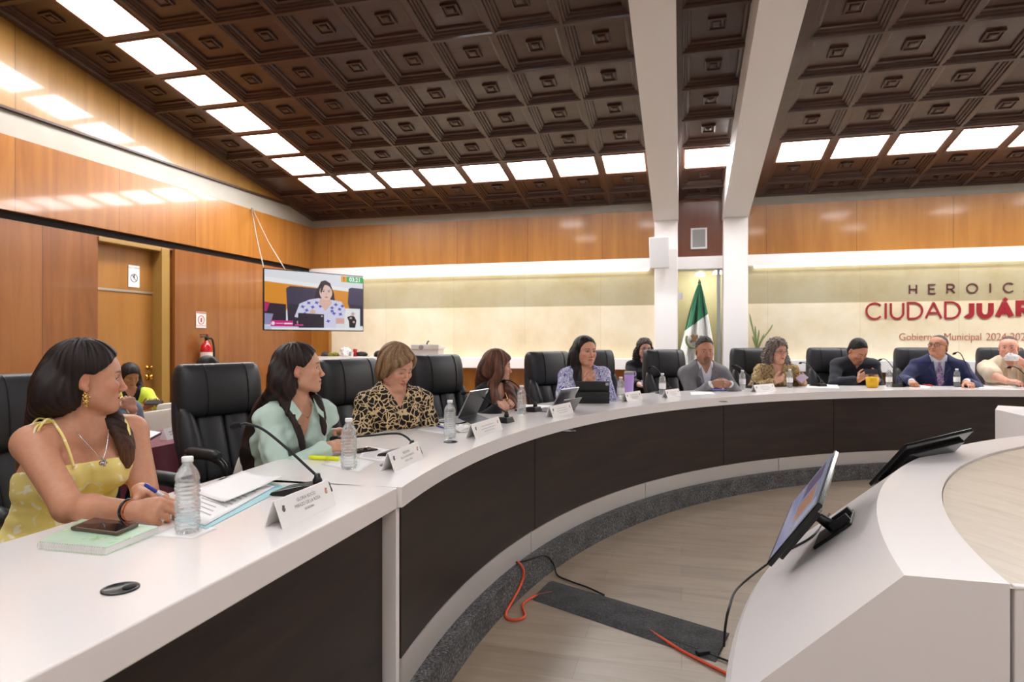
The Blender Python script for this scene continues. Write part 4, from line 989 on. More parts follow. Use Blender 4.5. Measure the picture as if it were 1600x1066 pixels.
g = MB(); g.lathe([(0.0788, 0.20), (0.0788, 0.40)], 28, cap=False); g.build('label_band', mat('cream_label', (226, 214, 204), rough=0.5), t)
g = MB(); g.lathe([(0.0794, 0.285), (0.0794, 0.305)], 28, cap=False); g.build('strap', BLACK, t)
g = MB(); g.lathe([(0.022, 0.55), (0.022, 0.60), (0.012, 0.61)], 14); g.box((-0.015, -0.10, 0.60), (0.015, 0.03, 0.615)); g.box((-0.012, -0.11, 0.63), (0.012, 0.03, 0.64)); g.build('valve_handle', BLACK, t)
g = MB(); g.tube(spline([(0.0, 0.02, 0.585), (0.02, 0.09, 0.57), (0.03, 0.115, 0.40), (0.02, 0.105, 0.15), (0.02, 0.10, 0.05)], 8), 0.013, 8); g.build('hose', BLACKM, t)
g = MB(); g.lathe([(0.010, 0.615), (0.012, 0.64), (0.004, 0.665)], 10, P=(0.0, 0.01, 0.0)); g.build('safety_pin', RED, t)
SPK = mat('white_speaker', (228, 226, 224), rough=0.45); GRL = mat('pale_grey_grille', (196, 194, 192), rough=0.6, bump=(700, 0.3, 0.001))
p = at_y(1035, 399, YC)
t = thing('wall_speaker', 'white wall speaker tilted on the left white column', 'speaker', (p[0], YC, p[2]), R(-8))
M_ = rotx(R(9)); g = MB(); g.add([tuple(M_ @ V3(q_) + V3((0, -0.30, 0))) for q_ in [(-0.145, 0.0, -0.235), (0.145, 0.0, -0.235), (0.145, 0.0, 0.235), (-0.145, 0.0, 0.235), (-0.10, 0.2, -0.20), (0.10, 0.2, -0.20), (0.10, 0.2, 0.20), (-0.10, 0.2, 0.20)]], [(0, 1, 2, 3), (4, 7, 6, 5), (0, 4, 5, 1), (2, 6, 7, 3), (0, 3, 7, 4), (1, 5, 6, 2)]); g.build('cabinet', SPK, t, 0.012)
g = MB(); g.box((-0.132, -0.004, -0.222), (0.132, 0.0, 0.222), M=M_, P=(0, -0.30, 0)); g.build('grille', GRL, t, 0.003)
g = MB(); g.box((-0.03, -0.12, -0.04), (0.03, 0.0, 0.04)); g.build('bracket', SPK, t)
p = at_y(1092, 373, YB); 
t = thing('framed_speaker', 'grey speaker grille in white frame on the red-brown panel between columns', 'speaker', (p[0], YB, p[2]))
g = MB()
for lo, hi in (((-0.12, -0.03, -0.16), (-0.095, 0, 0.16)), ((0.095, -0.03, -0.16), (0.12, 0, 0.16)), ((-0.095, -0.03, 0.135), (0.095, 0, 0.16)), ((-0.095, -0.03, -0.16), (0.095, 0, -0.135))): g.box(lo, hi)
g.build('frame', SPK, t, 0.003); g = MB(); g.box((-0.096, -0.016, -0.136), (0.096, 0, 0.136)); g.build('grille', mat('grey_grille', (150, 148, 146), rough=0.7, bump=(700, 0.3, 0.001)), t)
# two dome lamps in the room behind the glass
for u, v, lb in ((1094, 431, 'white dome lamp behind the glass above the flag'), (1122, 428, 'white dome lamp behind the glass at the right frame')):
    p = at_y(u, v, YB + 0.62); t = thing('dome_lamp', lb, 'lamp', (p[0], p[1], p[2]), 0, 'dome lamps behind the glass')
    g = MB(); g.lathe([(0.08, 0.0), (0.078, 0.02), (0.055, 0.045), (0.02, 0.058), (0.001, 0.06)], 20, cap=False); g.build('shade', mat('opal_dome', (250, 248, 240), rough=0.3, emit=(255, 250, 235), es=14.0), t)
    g = MB(); g.tube([(0, 0, 0.058), (0, 0, 2.65 - p[2])], 0.008, 6); g.build('stem', mat('white_stem', (230, 230, 225), rough=0.4), t)

# ------------------------------------------------------------------ lettering on the stone wall: strokes as raised bars
LR = mat('crimson_letters', (150, 34, 42), rough=0.4); LD = mat('dark_plum_letters', (92, 52, 52), rough=0.4); LB = mat('brick_letters', (178, 104, 84), rough=0.5)
def arc_(cx, cy, rx, ry, a0, a1, n=18): return [(cx + rx * math.cos(R(a0 + (a1 - a0) * k / n)), cy + ry * math.sin(R(a0 + (a1 - a0) * k / n))) for k in range(n + 1)]
def glyph(ch):
    """strokes in a unit-high box; returns (strokes, advance width)"""
    G = {'C': ([arc_(0.5, 0.5, 0.48, 0.5, 42, 318, 26)], 0.92), 'I': ([[(0.1, 0), (0.1, 1)]], 0.2), 'U': ([[(0.06, 1), (0.06, 0.38)] + arc_(0.42, 0.38, 0.36, 0.38, 180, 360)[1:] + [(0.78, 1)]], 0.86),
         'D': ([[(0.06, 0), (0.06, 1), (0.36, 1)] + arc_(0.36, 0.5, 0.50, 0.5, 90, -90)[1:] + [(0.06, 0)]], 0.94), 'A': ([[(0.0, 0), (0.43, 1), (0.86, 0)], [(0.17, 0.34), (0.69, 0.34)]], 0.90),
         'J': ([[(0.40, 1), (0.40, 0.3)] + arc_(0.2, 0.28, 0.2, 0.24, 0, -140)[1:]], 0.5), 'R': ([[(0.06, 0), (0.06, 1), (0.40, 1)] + arc_(0.40, 0.73, 0.30, 0.27, 90, -90)[1:] + [(0.06, 0.46)], [(0.42, 0.46), (0.76, 0)]], 0.80),
         'E': ([[(0.66, 1), (0.06, 1), (0.06, 0), (0.68, 0)], [(0.06, 0.52), (0.58, 0.52)]], 0.72), 'Z': ([[(0.04, 1), (0.70, 1), (0.04, 0), (0.74, 0)]], 0.78), 'H': ([[(0.06, 0), (0.06, 1)], [(0.72, 0), (0.72, 1)], [(0.06, 0.5), (0.72, 0.5)]], 0.78),
         'O': ([arc_(0.5, 0.5, 0.48, 0.5, 0, 360, 32)], 1.0)}
    return G[ch]
def ribbon(g, pts, wd, dep, P):
    pts = [np.array(p, float) for p in pts]; n = len(pts); Ls, Rs = [], []
    closed = np.linalg.norm(pts[0] - pts[-1]) < 1e-6
    for i in range(n):
        a = pts[i - 1] if i > 0 else (pts[-2] if closed else pts[i]); c = pts[i + 1] if i < n - 1 else (pts[1] if closed else pts[i])
        d0 = pts[i] - a; d1 = c - pts[i]; d0 = d0 / (np.linalg.norm(d0) + 1e-9) if np.linalg.norm(d0) > 1e-9 else d1 / np.linalg.norm(d1); d1 = d1 / (np.linalg.norm(d1) + 1e-9) if np.linalg.norm(d1) > 1e-9 else d0
        n0 = np.array([-d0[1], d0[0]]); n1 = np.array([-d1[1], d1[0]]); m_ = n0 + n1; m_ /= np.linalg.norm(m_) + 1e-9; k = min(2.2, 1 / max(0.3, m_ @ n0))
        Ls.append(pts[i] + m_ * wd / 2 * k); Rs.append(pts[i] - m_ * wd / 2 * k)
    vs = []
    for y in (-dep, 0.0):
        for s in (Ls, Rs):
            vs += [(P[0] + q_[0], P[1] + y, P[2] + q_[1]) for q_ in s]
    fs = []
    for i in range(n - 1):
        fs += [(i, i + 1, n + i + 1, n + i), (2 * n + i, 3 * n + i, 3 * n + i + 1, 2 * n + i + 1), (i, 2 * n + i, 2 * n + i + 1, i + 1), (n + i, n + i + 1, 3 * n + i + 1, 3 * n + i)]
    if not closed: fs += [(0, n, 3 * n, 2 * n), (n - 1, 3 * n - 1, 4 * n - 1, 2 * n - 1)]
    g.add(vs, fs)
def split_sharp(strokes, wd):
    out = []
    for st in strokes:
        cur = [st[0]]
        for i in range(1, len(st)):
            cur.append(st[i])
            if i < len(st) - 1:
                a = nrm_2(st[i - 1], st[i]); b_ = nrm_2(st[i], st[i + 1])
                if a @ b_ < 0.55:
                    cur[-1] = tuple(np.array(st[i]) + a * wd * (0.5 if abs(a @ b_) < 0.2 else 0.1)); out.append(cur); cur = [st[i]]
        out.append(cur)
    return out
def nrm_2(a, b): d = np.array(b, float) - np.array(a, float); return d / (np.linalg.norm(d) + 1e-9)
YS = YB + 0.06
sign = thing('wall_lettering', 'crimson municipal lettering raised on the cream stone wall', 'sign', (0, YS, 0))
def word(s, x, z, h, wd, sp_, mt, name, wide=1.0):
    for ch in s:
        st, adv = glyph('A' if ch == 'Á' else ch); g = MB()
        for i_, k in enumerate(split_sharp(st, wd / h)): ribbon(g, [(p[0] * h * wide, p[1] * h) for p in k], wd, 0.016 + 0.0008 * i_, (x, 0, z))
        if ch == 'Á': ribbon(g, [(0.40 * h * wide, 1.13 * h), (0.56 * h * wide, 1.33 * h)], wd * 0.8, 0.016, (x, 0, z))
        g.build(name, mt, sign, fix=True); x += adv * h * wide + sp_
    return x
pC = at_y(1353, 485, YS); pJ = at_y(1508, 485, YS); zb_ = at_y(1480, 497.5, YS)[2]; ztp = at_y(1480, 472.5, YS)[2]
hh = ztp - zb_
xe = sum(glyph(c)[1] * hh for c in 'CIUDAD'); sp1 = 0.030; wide = (pJ[0] - pC[0] - 6 * sp1 - 0.02) / xe
word('CIUDAD', pC[0], zb_, hh, 0.026, sp1, LR, 'letter', wide)
word('JUÁREZ', pJ[0], zb_ + 0.018, hh - 0.036, 0.062, 0.062, LR, 'letter', 1.02)
xH = at_y(1420, 455, YS)[0]; zH = at_y(1500, 458, YS)[2]
x = xH
for ch in 'HEROICA':
    st, adv = glyph(ch); g = MB(); h_ = 0.125
    for k in st: ribbon(g, [(p[0] * h_ * 1.05, p[1] * h_) for p in k], 0.018, 0.014, (x, 0, zH))
    g.build('letter', LD, sign); x += {'H': 0.243, 'E': 0.226, 'R': 0.247, 'O': 0.270, 'I': 0.170, 'C': 0.247, 'A': 0.2}[ch]
pg = at_y(1404, 527, YS); 
for s_, u_ in (('Gobierno', 1404), ('Municipal', 1474), ('2024-2027', 1540)): text_mesh(s_, 0.150, 'small_lettering', LB, sign, rotx(R(90)) @ np.diag([0.86, 1, 1]), (at_y(u_, 527, YS)[0], -0.004, pg[2]), 'LEFT', 0.003, -0.002, 0.96)
# ------------------------------------------------------------------ monitors on the console slope
KS = (0.75 - 0.315) / (RS - 0.02)
def on_slope(u, v, lift=0.0):
    d = _ray(u, v); t = 1.5
    for _ in range(80):
        q_ = _E + d * t; r = math.hypot(q_[0] - c1[0], q_[1] - c1[1]); zs = 0.75 - (r - r1) * KS
        t += (q_[2] - zs) * 0.8
        if q_[2] - zs < 1e-4: break
    return q_ + np.array([0, 0, lift])
def monitor(c, tan, up_, w_, h_, label, pics, back_off):
    tan, up_ = nrm_(tan), nrm_(up_); bk = np.cross(tan, up_); M_ = np.stack([tan, up_, bk], 1)       # local z = away from the screen
    t = thing('monitor', label, 'monitor', c, 0, 'black monitors on the console slope')
    g = MB(); g.box((-w_ / 2, -h_ / 2, 0), (w_ / 2, h_ / 2, 0.022), M=M_); g.box((-w_ / 2 + 0.05, -h_ / 2 + 0.03, 0.022), (w_ / 2 - 0.05, h_ / 2 - 0.06, 0.045), M=M_); g.build('housing', mat('gloss_black', (20, 20, 22), rough=0.14), t, 0.004)
    g = MB(); g.box((-w_ / 2 + 0.014, -h_ / 2 + 0.02, -0.001), (w_ / 2 - 0.014, h_ / 2 - 0.014, 0.0), M=M_); g.build('screen', mat('screen_lavender', (20, 20, 24), rough=0.1, emit=(160, 164, 188), es=0.22), t)
    for k, (x0, y0, x1, y1, col) in enumerate(pics):
        g = MB(); g.box((w_ * (x0 - 0.5), h_ * (y0 - 0.5), -0.0018), (w_ * (x1 - 0.5), h_ * (y1 - 0.5), -0.0012), M=M_); g.build('screen_picture', mat('screen_m%d' % k, (20, 20, 24), rough=0.1, emit=col, es=0.24), t)
    # neck to a flat base on the slope
    b0_ = M_ @ np.array([0, -0.02, 0.045]); dr_ = V3((c[0] - c1[0], c[1] - c1[1], 0)); r = np.linalg.norm(dr_) + back_off; dr_ /= np.linalg.norm(dr_)
    ft = np.array([c1[0] + dr_[0] * r, c1[1] + dr_[1] * r, 0.75 - (r - r1) * KS + 0.004]) - c
    sl = nrm_(np.array([-dr_[0], -dr_[1], KS])); tg = np.array([dr_[1], -dr_[0], 0]); nn = np.cross(tg, sl); nn = nn if nn[2] > 0 else -nn; B = np.stack([tg, sl, nn], 1)
    g = MB(); g.tube([b0_, (b0_ + ft) / 2 + nn * 0.02, ft], [0.026, 0.022, 0.026], 10); g.build('neck', BLACK, t)
    g = MB(); g.box((-0.12, -0.10, -0.003), (0.12, 0.09, 0.010), M=B, P=ft); g.build('base', BLACK, t, 0.005)
    for x_ in (-0.07, 0.05): g = MB(); g.box((-0.012, -0.03, 0.0), (0.012, 0.055, 0.028), M=B, P=ft + B @ np.array([x_, 0.035, 0.01])); g.build('cable_plug', BLACKM, t)
    return t
def nrm_(v): v = V3(v); return v / np.linalg.norm(v)
monitor(np.array([0.514, 3.038, 0.705]), (0.30, 0.933, 0.197), (0.479, -0.326, 0.815), 0.60, 0.36, 'black monitor nearest the camera, its lit screen seen almost edge on',
        [(0.05, 0.1, 0.95, 0.35, (160, 160, 198)), (0.25, 0.40, 0.55, 0.80, (196, 146, 122)), (0.62, 0.45, 0.92, 0.85, (120, 104, 130)), (0.08, 0.5, 0.2, 0.9, (190, 190, 210))], -0.13)
monitor(np.array([1.362, 4.278, 0.738]), (0.774, 0.627, 0.093), (0.361, -0.556, 0.748), 0.60, 0.36, 'second black monitor on the slope, its back towards the camera', [(0.1, 0.1, 0.9, 0.9, (160, 160, 198))], 0.02)
def cable(pts, r, label, c, name='cable', cat='cable', grp=None):
    P = spline(pts, 8); o = P[0]; g = MB(); g.tube([p - o for p in P], r, 8); e = g.build(name, c); e.location = tuple(o); return tag(e, label, cat, grp)
BLKC = mat('black_cable', (24, 24, 26), rough=0.5); ORC = mat('orange_cord', (222, 84, 50), rough=0.45)
cable([on_slope(1296, 806, 0.010), on_slope(1272, 838, 0.006), on_slope(1232, 862, 0.006), on_slope(1190, 890, 0.006), on_slope(1152, 922, 0.006), at_d(1140, 948, 2.62), at_d(1134, 975, 2.62), at_d(1131, 1010, 2.66)], 0.0055, 'black cable running from the nearest monitor down the white slope', BLKC)
# cord cover and cords on the floor
P = [at_z(u, v, 0.0) for u, v in ((863, 908), (1140, 990), (1118, 1036), (832, 938))]; c = sum(P) / 4
t = thing('cord_cover', 'dark grey cord cover strip lying across the pale floor', 'cord cover', (c[0], c[1], 0)); g = MB()
Q_ = [p - c for p in P]; ins = [Q_[0] * 0.8 + Q_[3] * 0.2, Q_[1] * 0.8 + Q_[2] * 0.2, Q_[1] * 0.2 + Q_[2] * 0.8, Q_[0] * 0.2 + Q_[3] * 0.8]
g.add([(x[0], x[1], 0.001) for x in Q_] + [(x[0], x[1], 0.014) for x in ins], [(0, 1, 2, 3), (4, 5, 6, 7), (0, 1, 5, 4), (1, 2, 6, 5), (2, 3, 7, 6), (3, 0, 4, 7)]); g.build('ramp_strip', carpet_mat('cover_felt', (62, 62, 64), (98, 96, 94)), t)
fz = lambda u, v, z=0.008: at_z(u, v, z)
def rs_(u, v):
    """point on the carpeted front of the platform"""
    d = _ray(u, v)[:2]; o = -np.array(TC); r = PR0 - 0.009; a_ = d @ d; b_ = 2 * o @ d; cc = o @ o - r * r; s_ = math.sqrt(b_ * b_ - 4 * a_ * cc)
    ts = [t for t in ((-b_ - s_) / (2 * a_), (-b_ + s_) / (2 * a_)) if t > 0]; t = max(ts); q_ = _E + _ray(u, v) * t; q_[2] = min(max(q_[2], 0.008), 0.158); return q_
cable([fz(797, 876, 0.158), fz(810, 879, 0.158), rs_(818, 891), rs_(817, 905), rs_(811, 920), rs_(803, 935), fz(791, 957), fz(792, 966), fz(806, 969), fz(820, 963), fz(817, 945), fz(836, 932), fz(862, 926)], 0.007, 'orange cord looping on the floor at the platform edge', ORC, 'extension_cord', 'cord')
cable([fz(1016, 986), fz(1035, 998), fz(1060, 1014), fz(1090, 1030), fz(1130, 1050), fz(1180, 1074)], 0.007, 'orange cord running from the cord cover towards the console', ORC, 'extension_cord', 'cord')
cable([fz(800, 880, 0.158), fz(822, 876, 0.158), rs_(846, 868), rs_(858, 871), rs_(866, 884), fz(871, 899), fz(890, 908), fz(918, 918), fz(944, 930)], 0.005, 'black cord hanging over the platform edge beside the orange cord', BLKC, 'extension_cord', 'cord')
cable([fz(1040, 998), fz(1070, 1008), fz(1100, 1019), fz(1140, 1034), fz(1180, 1050)], 0.005, 'black cord along the cord cover beside the console', BLKC, 'extension_cord', 'cord')
p = at_z(1098, 1024, 0); t = thing('cable_plug', 'small black cable connector on the floor by the cord cover', 'plug', p, 0.5); g = MB(); g.box((-0.03, -0.015, 0.001), (0.03, 0.015, 0.022)); g.build('connector', BLACKM, t, 0.004)

# ------------------------------------------------------------------ flag on its pole before the glass
def flag_mat():
    m = bpy.data.materials.new('tricolour_cloth'); m.use_nodes = True
    nt, N, L, b = nodes_of(m); tc = N.new('ShaderNodeTexCoord'); sx = N.new('ShaderNodeSeparateXYZ'); L.new(tc.outputs['Object'], sx.inputs[0])
    ma = N.new('ShaderNodeMath'); ma.operation = 'MULTIPLY_ADD'; ma.inputs[1].default_value = -0.75; L.new(sx.outputs['X'], ma.inputs[0]); L.new(sx.outputs['Z'], ma.inputs[2])
    mr = N.new('ShaderNodeMapRange'); mr.inputs['From Min'].default_value = 0.4; mr.inputs['From Max'].default_value = 2.4; L.new(ma.outputs[0], mr.inputs['Value'])
    rp = ramp(N, [(0.0, (178, 30, 44)), (0.10, (236, 236, 232)), (0.655, (14, 110, 70))], 'CONSTANT'); L.new(mr.outputs[0], rp.inputs[0]); L.new(rp.outputs[0], b.inputs['Base Color']); b.inputs['Roughness'].default_value = 0.6; b.inputs['Sheen Weight'].default_value = 0.2
    return m
fp = at_y(1093, 440, 9.62); t = thing('flag', 'green white and red national flag hanging furled on its pole', 'flag', (fp[0], fp[1], 0))
zt2 = fp[2]
g = MB(); g.tube([(0.0, 0.04, 0.03), (0.0, 0.04, zt2 - 0.02)], 0.016, 10); g.build('pole', mat('wooden_pole', (120, 78, 40), rough=0.4), t)
g = MB(); g.lathe([(0.15, 0.0), (0.16, 0.02), (0.05, 0.045), (0.03, 0.09), (0.02, 0.12)], 20, P=(0, 0.04, 0)); g.build('stand', mat('polished_brass', (206, 160, 70)), t)
g = MB(); g.lathe([(0.018, 0), (0.022, 0.02), (0.010, 0.05), (0.002, 0.075)], 12, P=(0, 0.04, zt2 - 0.03)); g.build('finial', mat('dark_finial', (60, 66, 50), rough=0.4), t)
g = MB(); rows = []; nz_, nu = 40, 49
for i in range(nz_ + 1):
    f_ = i / nz_; z = zt2 - 0.03 - f_ * 1.62; wl = 0.015 + 0.28 * min(1, f_ * 1.6) ** 0.8; wr_ = 0.015 + 0.19 * min(1, f_ * 1.7) ** 0.9; row = []
    for j in range(nu):
        s_ = j / (nu - 1); x = -wl + (wl + wr_) * s_; fold = 0.055 * min(1, f_ * 3) * math.sin(s_ * 17 + 2.2 * f_) + 0.02 * math.sin(s_ * 31 + 4 * f_)
        row.append((x + 0.02 * math.sin(s_ * 9 + f_ * 3) * f_, fold - 0.02 - 0.05 * f_, z - 0.10 * (0.5 - s_) * f_))
    rows.append(row)
g.add([p for r_ in rows for p in r_], [(i * nu + j, i * nu + j + 1, (i + 1) * nu + j + 1, (i + 1) * nu + j) for i in range(nz_) for j in range(nu - 1)], 0, True)
o = g.build('cloth', flag_mat(), t, fix=False); m_ = o.modifiers.new('thick', 'SOLIDIFY'); m_.thickness = 0.004
ep = at_y(1084, 531, 9.52) - np.array([fp[0], fp[1], 0]); g = MB()
WRE = mat('emblem_green', (110, 128, 76), rough=0.6); EAG = mat('emblem_brown', (132, 98, 66), rough=0.6)
g.tube([(ep[0] + 0.105 * math.cos(a), -0.105, ep[2] + 0.115 * math.sin(a)) for a in np.linspace(R(150), R(390), 24)], [0.016 + 0.005 * (k % 2) for k in range(24)], 6); g.build('emblem_wreath', WRE, t)
g = MB(); g.prism([(-0.055, -0.03), (-0.02, 0.0), (-0.045, 0.05), (-0.005, 0.075), (0.015, 0.045), (0.05, 0.07), (0.06, 0.02), (0.035, -0.02), (0.05, -0.055), (0.0, -0.04), (-0.04, -0.06)], 0.0, 0.012, M=rotx(R(90)), P=(ep[0], -0.10, ep[2] + 0.01)); g.build('emblem_eagle', EAG, t)

# ------------------------------------------------------------------ things on and before the white ledge
p = at_y(1182, 577, YB - 0.02); zL = 1.135
t = thing('potted_plant', 'small potted plant with thin upright leaves on the white ledge', 'plant', (p[0], YB - 0.06, zL))
g = MB(); g.lathe([(0.045, 0.0), (0.06, 0.01), (0.075, 0.12), (0.078, 0.13), (0.066, 0.13), (0.06, 0.11), (0.001, 0.11)], 20); g.build('pot', mat('clay_pot', (150, 96, 66), rough=0.6), t)
LEAF = mat('narrow_leaf_green', (128, 142, 92), rough=0.5)
for dx, dy, hgt, lean in ((-0.10, 0.0, 0.58, 0.02), (0.22, 0.0, 0.42, 0.05), (0.03, -0.02, 0.34, 0.0), (-0.02, 0.02, 0.40, 0.0), (0.10, 0.01, 0.28, 0.03), (-0.06, -0.03, 0.25, -0.02)):
    pts = spline([(0, 0, 0.10), (dx * 0.35, dy * 0.4, 0.10 + hgt * 0.45), (dx * 0.8, dy, 0.10 + hgt * 0.8), (dx, dy, 0.10 + hgt)], 6); g = MB(); n_ = len(pts)
    rr = [0.004 + 0.009 * math.sin(PI * min(1, (i / n_)) ** 1.2) * (i / n_ > 0.15) for i in range(n_)]
    vs = []
    for p_, r_ in zip(pts, rr): vs += [(p_[0] - r_, p_[1], p_[2]), (p_[0], p_[1] - r_ * 0.4, p_[2]), (p_[0] + r_, p_[1], p_[2])]
    g.add(vs, [(i * 3 + j, i * 3 + j + 1, i * 3 + j + 4, i * 3 + j + 3) for i in range(n_ - 1) for j in range(2)], 0, True); o = g.build('leaf', LEAF, t, fix=False); m_ = o.modifiers.new('thick', 'SOLIDIFY'); m_.thickness = 0.002
def ledge(u): return at_y(u, 558, YB - 0.09)[0]
t = thing('plastic_bag', 'crumpled white plastic bag on the white ledge', 'bag', (ledge(540), YB - 0.08, zL)); blob((0, 0, 0.058), 0.100, 0.07, 0.095, 6, 0.38, 22).build('crumpled_film', mat('white_film', (226, 228, 226), rough=0.3), t)
t = thing('rolled_vest', 'yellow and dark rolled vest on the left end of the ledge', 'vest', (ledge(521), YB - 0.08, zL)); blob((0, 0, 0.028), 0.10, 0.06, 0.045, 8, 0.4).build('roll', mat('vest_yellow', (196, 200, 70), rough=0.7, var=(9, (60, 62, 60))), t)
t = thing('dark_bag', 'small dark bag at the far left of the ledge', 'bag', (ledge(508), YB - 0.08, zL)); blob((0, 0, 0.03), 0.07, 0.05, 0.045, 11, 0.3).build('pouch', mat('dark_fabric', (70, 70, 74), rough=0.8), t)
t = thing('coffee_tin', 'small red tin on the ledge', 'tin', (ledge(553), YB - 0.05, zL)); g = MB(); g.lathe([(0.035, 0), (0.037, 0.004), (0.037, 0.13), (0.033, 0.135), (0.001, 0.135)], 20); g.build('can', mat('tin_red', (170, 34, 40), rough=0.3), t)
t = thing('paper_cup', 'white paper cup before the red tin on the ledge', 'cup', (ledge(551), YB - 0.125, zL)); g = MB(); g.lathe([(0.027, 0), (0.036, 0.08), (0.038, 0.082), (0.034, 0.082), (0.026, 0.004), (0.001, 0.004)], 20, cap=False); g.build('cup', PAPERW, t)
t = thing('cap_hat', 'black cap lying right of the red tin on the ledge', 'cap', (ledge(565), YB - 0.08, zL)); blob((0, 0, 0.035), 0.10, 0.06, 0.05, 14, 0.2).build('crown', BLACKM, t); g = MB(); g.prism([(0.05, -0.05), (0.14, -0.03), (0.15, 0.0), (0.14, 0.03), (0.05, 0.05)], 0.004, 0.012); g.build('visor', BLACKM, t)
t = thing('helmet', 'black rounded helmet on the ledge behind the leopard print blouse', 'helmet', (ledge(592), YB - 0.08, zL)); g = MB(); g.lathe([(0.085, 0.0), (0.092, 0.02), (0.088, 0.06), (0.06, 0.095), (0.02, 0.11), (0.001, 0.112)], 24); g.build('shell', BLACK, t)
# white lectern with a round crest
p = at_d(669, 538, 9.15)
t = thing('lectern', 'white lectern with a grey round crest standing by the stone wall', 'lectern', (p[0], p[1], 0), R(8)); zl = p[2]
g = MB(); g.box((-0.19, -0.18, 0.0), (0.19, 0.18, zl - 0.06)); g.box((-0.22, -0.21, 0.0), (0.22, 0.21, 0.05)); g.build('body', CONSOLEW, t, 0.006)
g = MB(); g.add([(-0.20, -0.20, zl - 0.07), (0.20, -0.20, zl - 0.07), (0.20, 0.20, zl - 0.07), (-0.20, 0.20, zl - 0.07), (-0.20, -0.20, zl), (0.20, -0.20, zl), (0.20, 0.20, zl - 0.04), (-0.20, 0.20, zl - 0.04)], [(0, 3, 2, 1), (4, 5, 6, 7), (0, 1, 5, 4), (1, 2, 6, 5), (2, 3, 7, 6), (3, 0, 4, 7)]); g.build('desk_top', CONSOLEW, t, 0.004)
g = MB(); g.lathe([(0.036, 0), (0.036, 0.006), (0.03, 0.008), (0.001, 0.008)], 24, M=rotx(R(90)), P=(-0.05, -0.201, zl - 0.038)); g.build('crest', mat('crest_grey', (168, 164, 164), rough=0.5), t)
t = thing('microphone', 'small black microphone clip on top of the white lectern', 'microphone', (p[0] - 0.02, p[1], zl)); g = MB(); g.box((-0.05, -0.03, -0.028), (0.05, 0.03, 0.0)); g.tube([(0, 0, 0), (0.01, 0, 0.03), (0.03, 0, 0.045)], [0.012, 0.01, 0.014], 8); g.build('clip', BLACKM, t)
p = at_y(1061, 463, YB + 0.09); t = thing('wall_switch', 'small white switch plate by the left edge of the glass', 'switch', (p[0] + 0.02, YB + 0.10, p[2])); g = MB(); g.box((-0.035, -0.02, -0.055), (0.035, 0, 0.055)); g.build('plate', SPK, t, 0.004); g = MB(); g.box((-0.015, -0.026, -0.02), (0.015, -0.018, 0.02)); g.build('rocker', SPK, t)

# ------------------------------------------------------------------ maroon side table, its things and chairs
MAR = mat('maroon_cloth', (116, 30, 52), rough=0.8, sheen=0.2)
t = thing('side_table', 'long side table covered by maroon cloth behind the councillors', 'table', (-3.47, 3.9, 0))
g = MB(); g.box((-0.27, -1.35, 0.715), (0.27, 1.35, 0.745)); g.build('tabletop', DOORW, t)
for sx in (-0.22, 0.22):
    for sy in (-1.25, 1.25): g = MB(); g.box((sx - 0.02, sy - 0.02, 0), (sx + 0.02, sy + 0.02, 0.715)); g.build('leg', BLACK, t)
g = MB(); g.box((-0.285, -1.365, 0.745), (0.285, 1.365, 0.752))
n_ = 90
for (x0, y0, x1, y1) in ((0.285, -1.365, 0.285, 1.365), (-0.285, 1.365, -0.285, -1.365), (-0.285, -1.365, 0.285, -1.365), (0.285, 1.365, -0.285, 1.365)):
    L_ = math.hypot(x1 - x0, y1 - y0); nx_, ny_ = (y1 - y0) / L_, -(x1 - x0) / L_; k = int(L_ / 0.04) + 2; vs = []
    for zi, z in enumerate((0.752, 0.40, 0.04)):
        for j in range(k + 1):
            s_ = j / k; o_ = 0.002 + 0.020 * zi * (0.5 + 0.5 * math.sin(s_ * L_ * 26)); vs.append((x0 + (x1 - x0) * s_ + nx_ * o_, y0 + (y1 - y0) * s_ + ny_ * o_, z))
    g.add(vs, [(zi * (k + 1) + j, zi * (k + 1) + j + 1, (zi + 1) * (k + 1) + j + 1, (zi + 1) * (k + 1) + j) for zi in range(2) for j in range(k)], 0, True)
g.build('tablecloth', MAR, t, fix=False)
t, vs = oriented('folder', 'black folder with white papers on the maroon table', 'folder', [(204, 685), (232, 690), (254, 678), (222, 673)], 0.012, BLACKM, z=0.752, part='cover'); g = MB(); c_ = sum(vs) / 4; g.add([((x - c_) * 0.9 + c_)[:2].tolist() + [0.0135] for x in vs], [(0, 1, 2, 3)]); g.build('papers', PAPERW, t)
def plate_on(a, c, label, h, z):
    a, c = at_z(*a, z), at_z(*c, z); ax_ = c - a; L_ = np.linalg.norm(ax_); t = thing('name_plate', label, 'name plate', a, math.atan2(ax_[1], ax_[0])); g = MB(); g.add([(0, 0, 0), (L_, 0, 0), (L_, 0.03, h), (0, 0.03, h), (0, 0.06, 0), (L_, 0.06, 0)], [(0, 1, 2, 3), (5, 4, 3, 2), (0, 3, 4), (1, 5, 2), (0, 4, 5, 1)]); g.build('plate', ACR, t)
    for f in (0.65, 0.4): g = MB(); g.box((L_ * 0.2, 0.03 * f - 0.002, h * f - 0.004), (L_ * 0.8, 0.03 * f - 0.001, h * f + 0.004)); g.build('lettering', mat('faint_grey_ink', (190, 188, 190), rough=0.6), t)
plate_on((262, 688), (291, 681), 'white name plate on the maroon table left of the second chair', 0.075, 0.752)
WCH = mat('cream_vinyl', (226, 216, 200), rough=0.45)
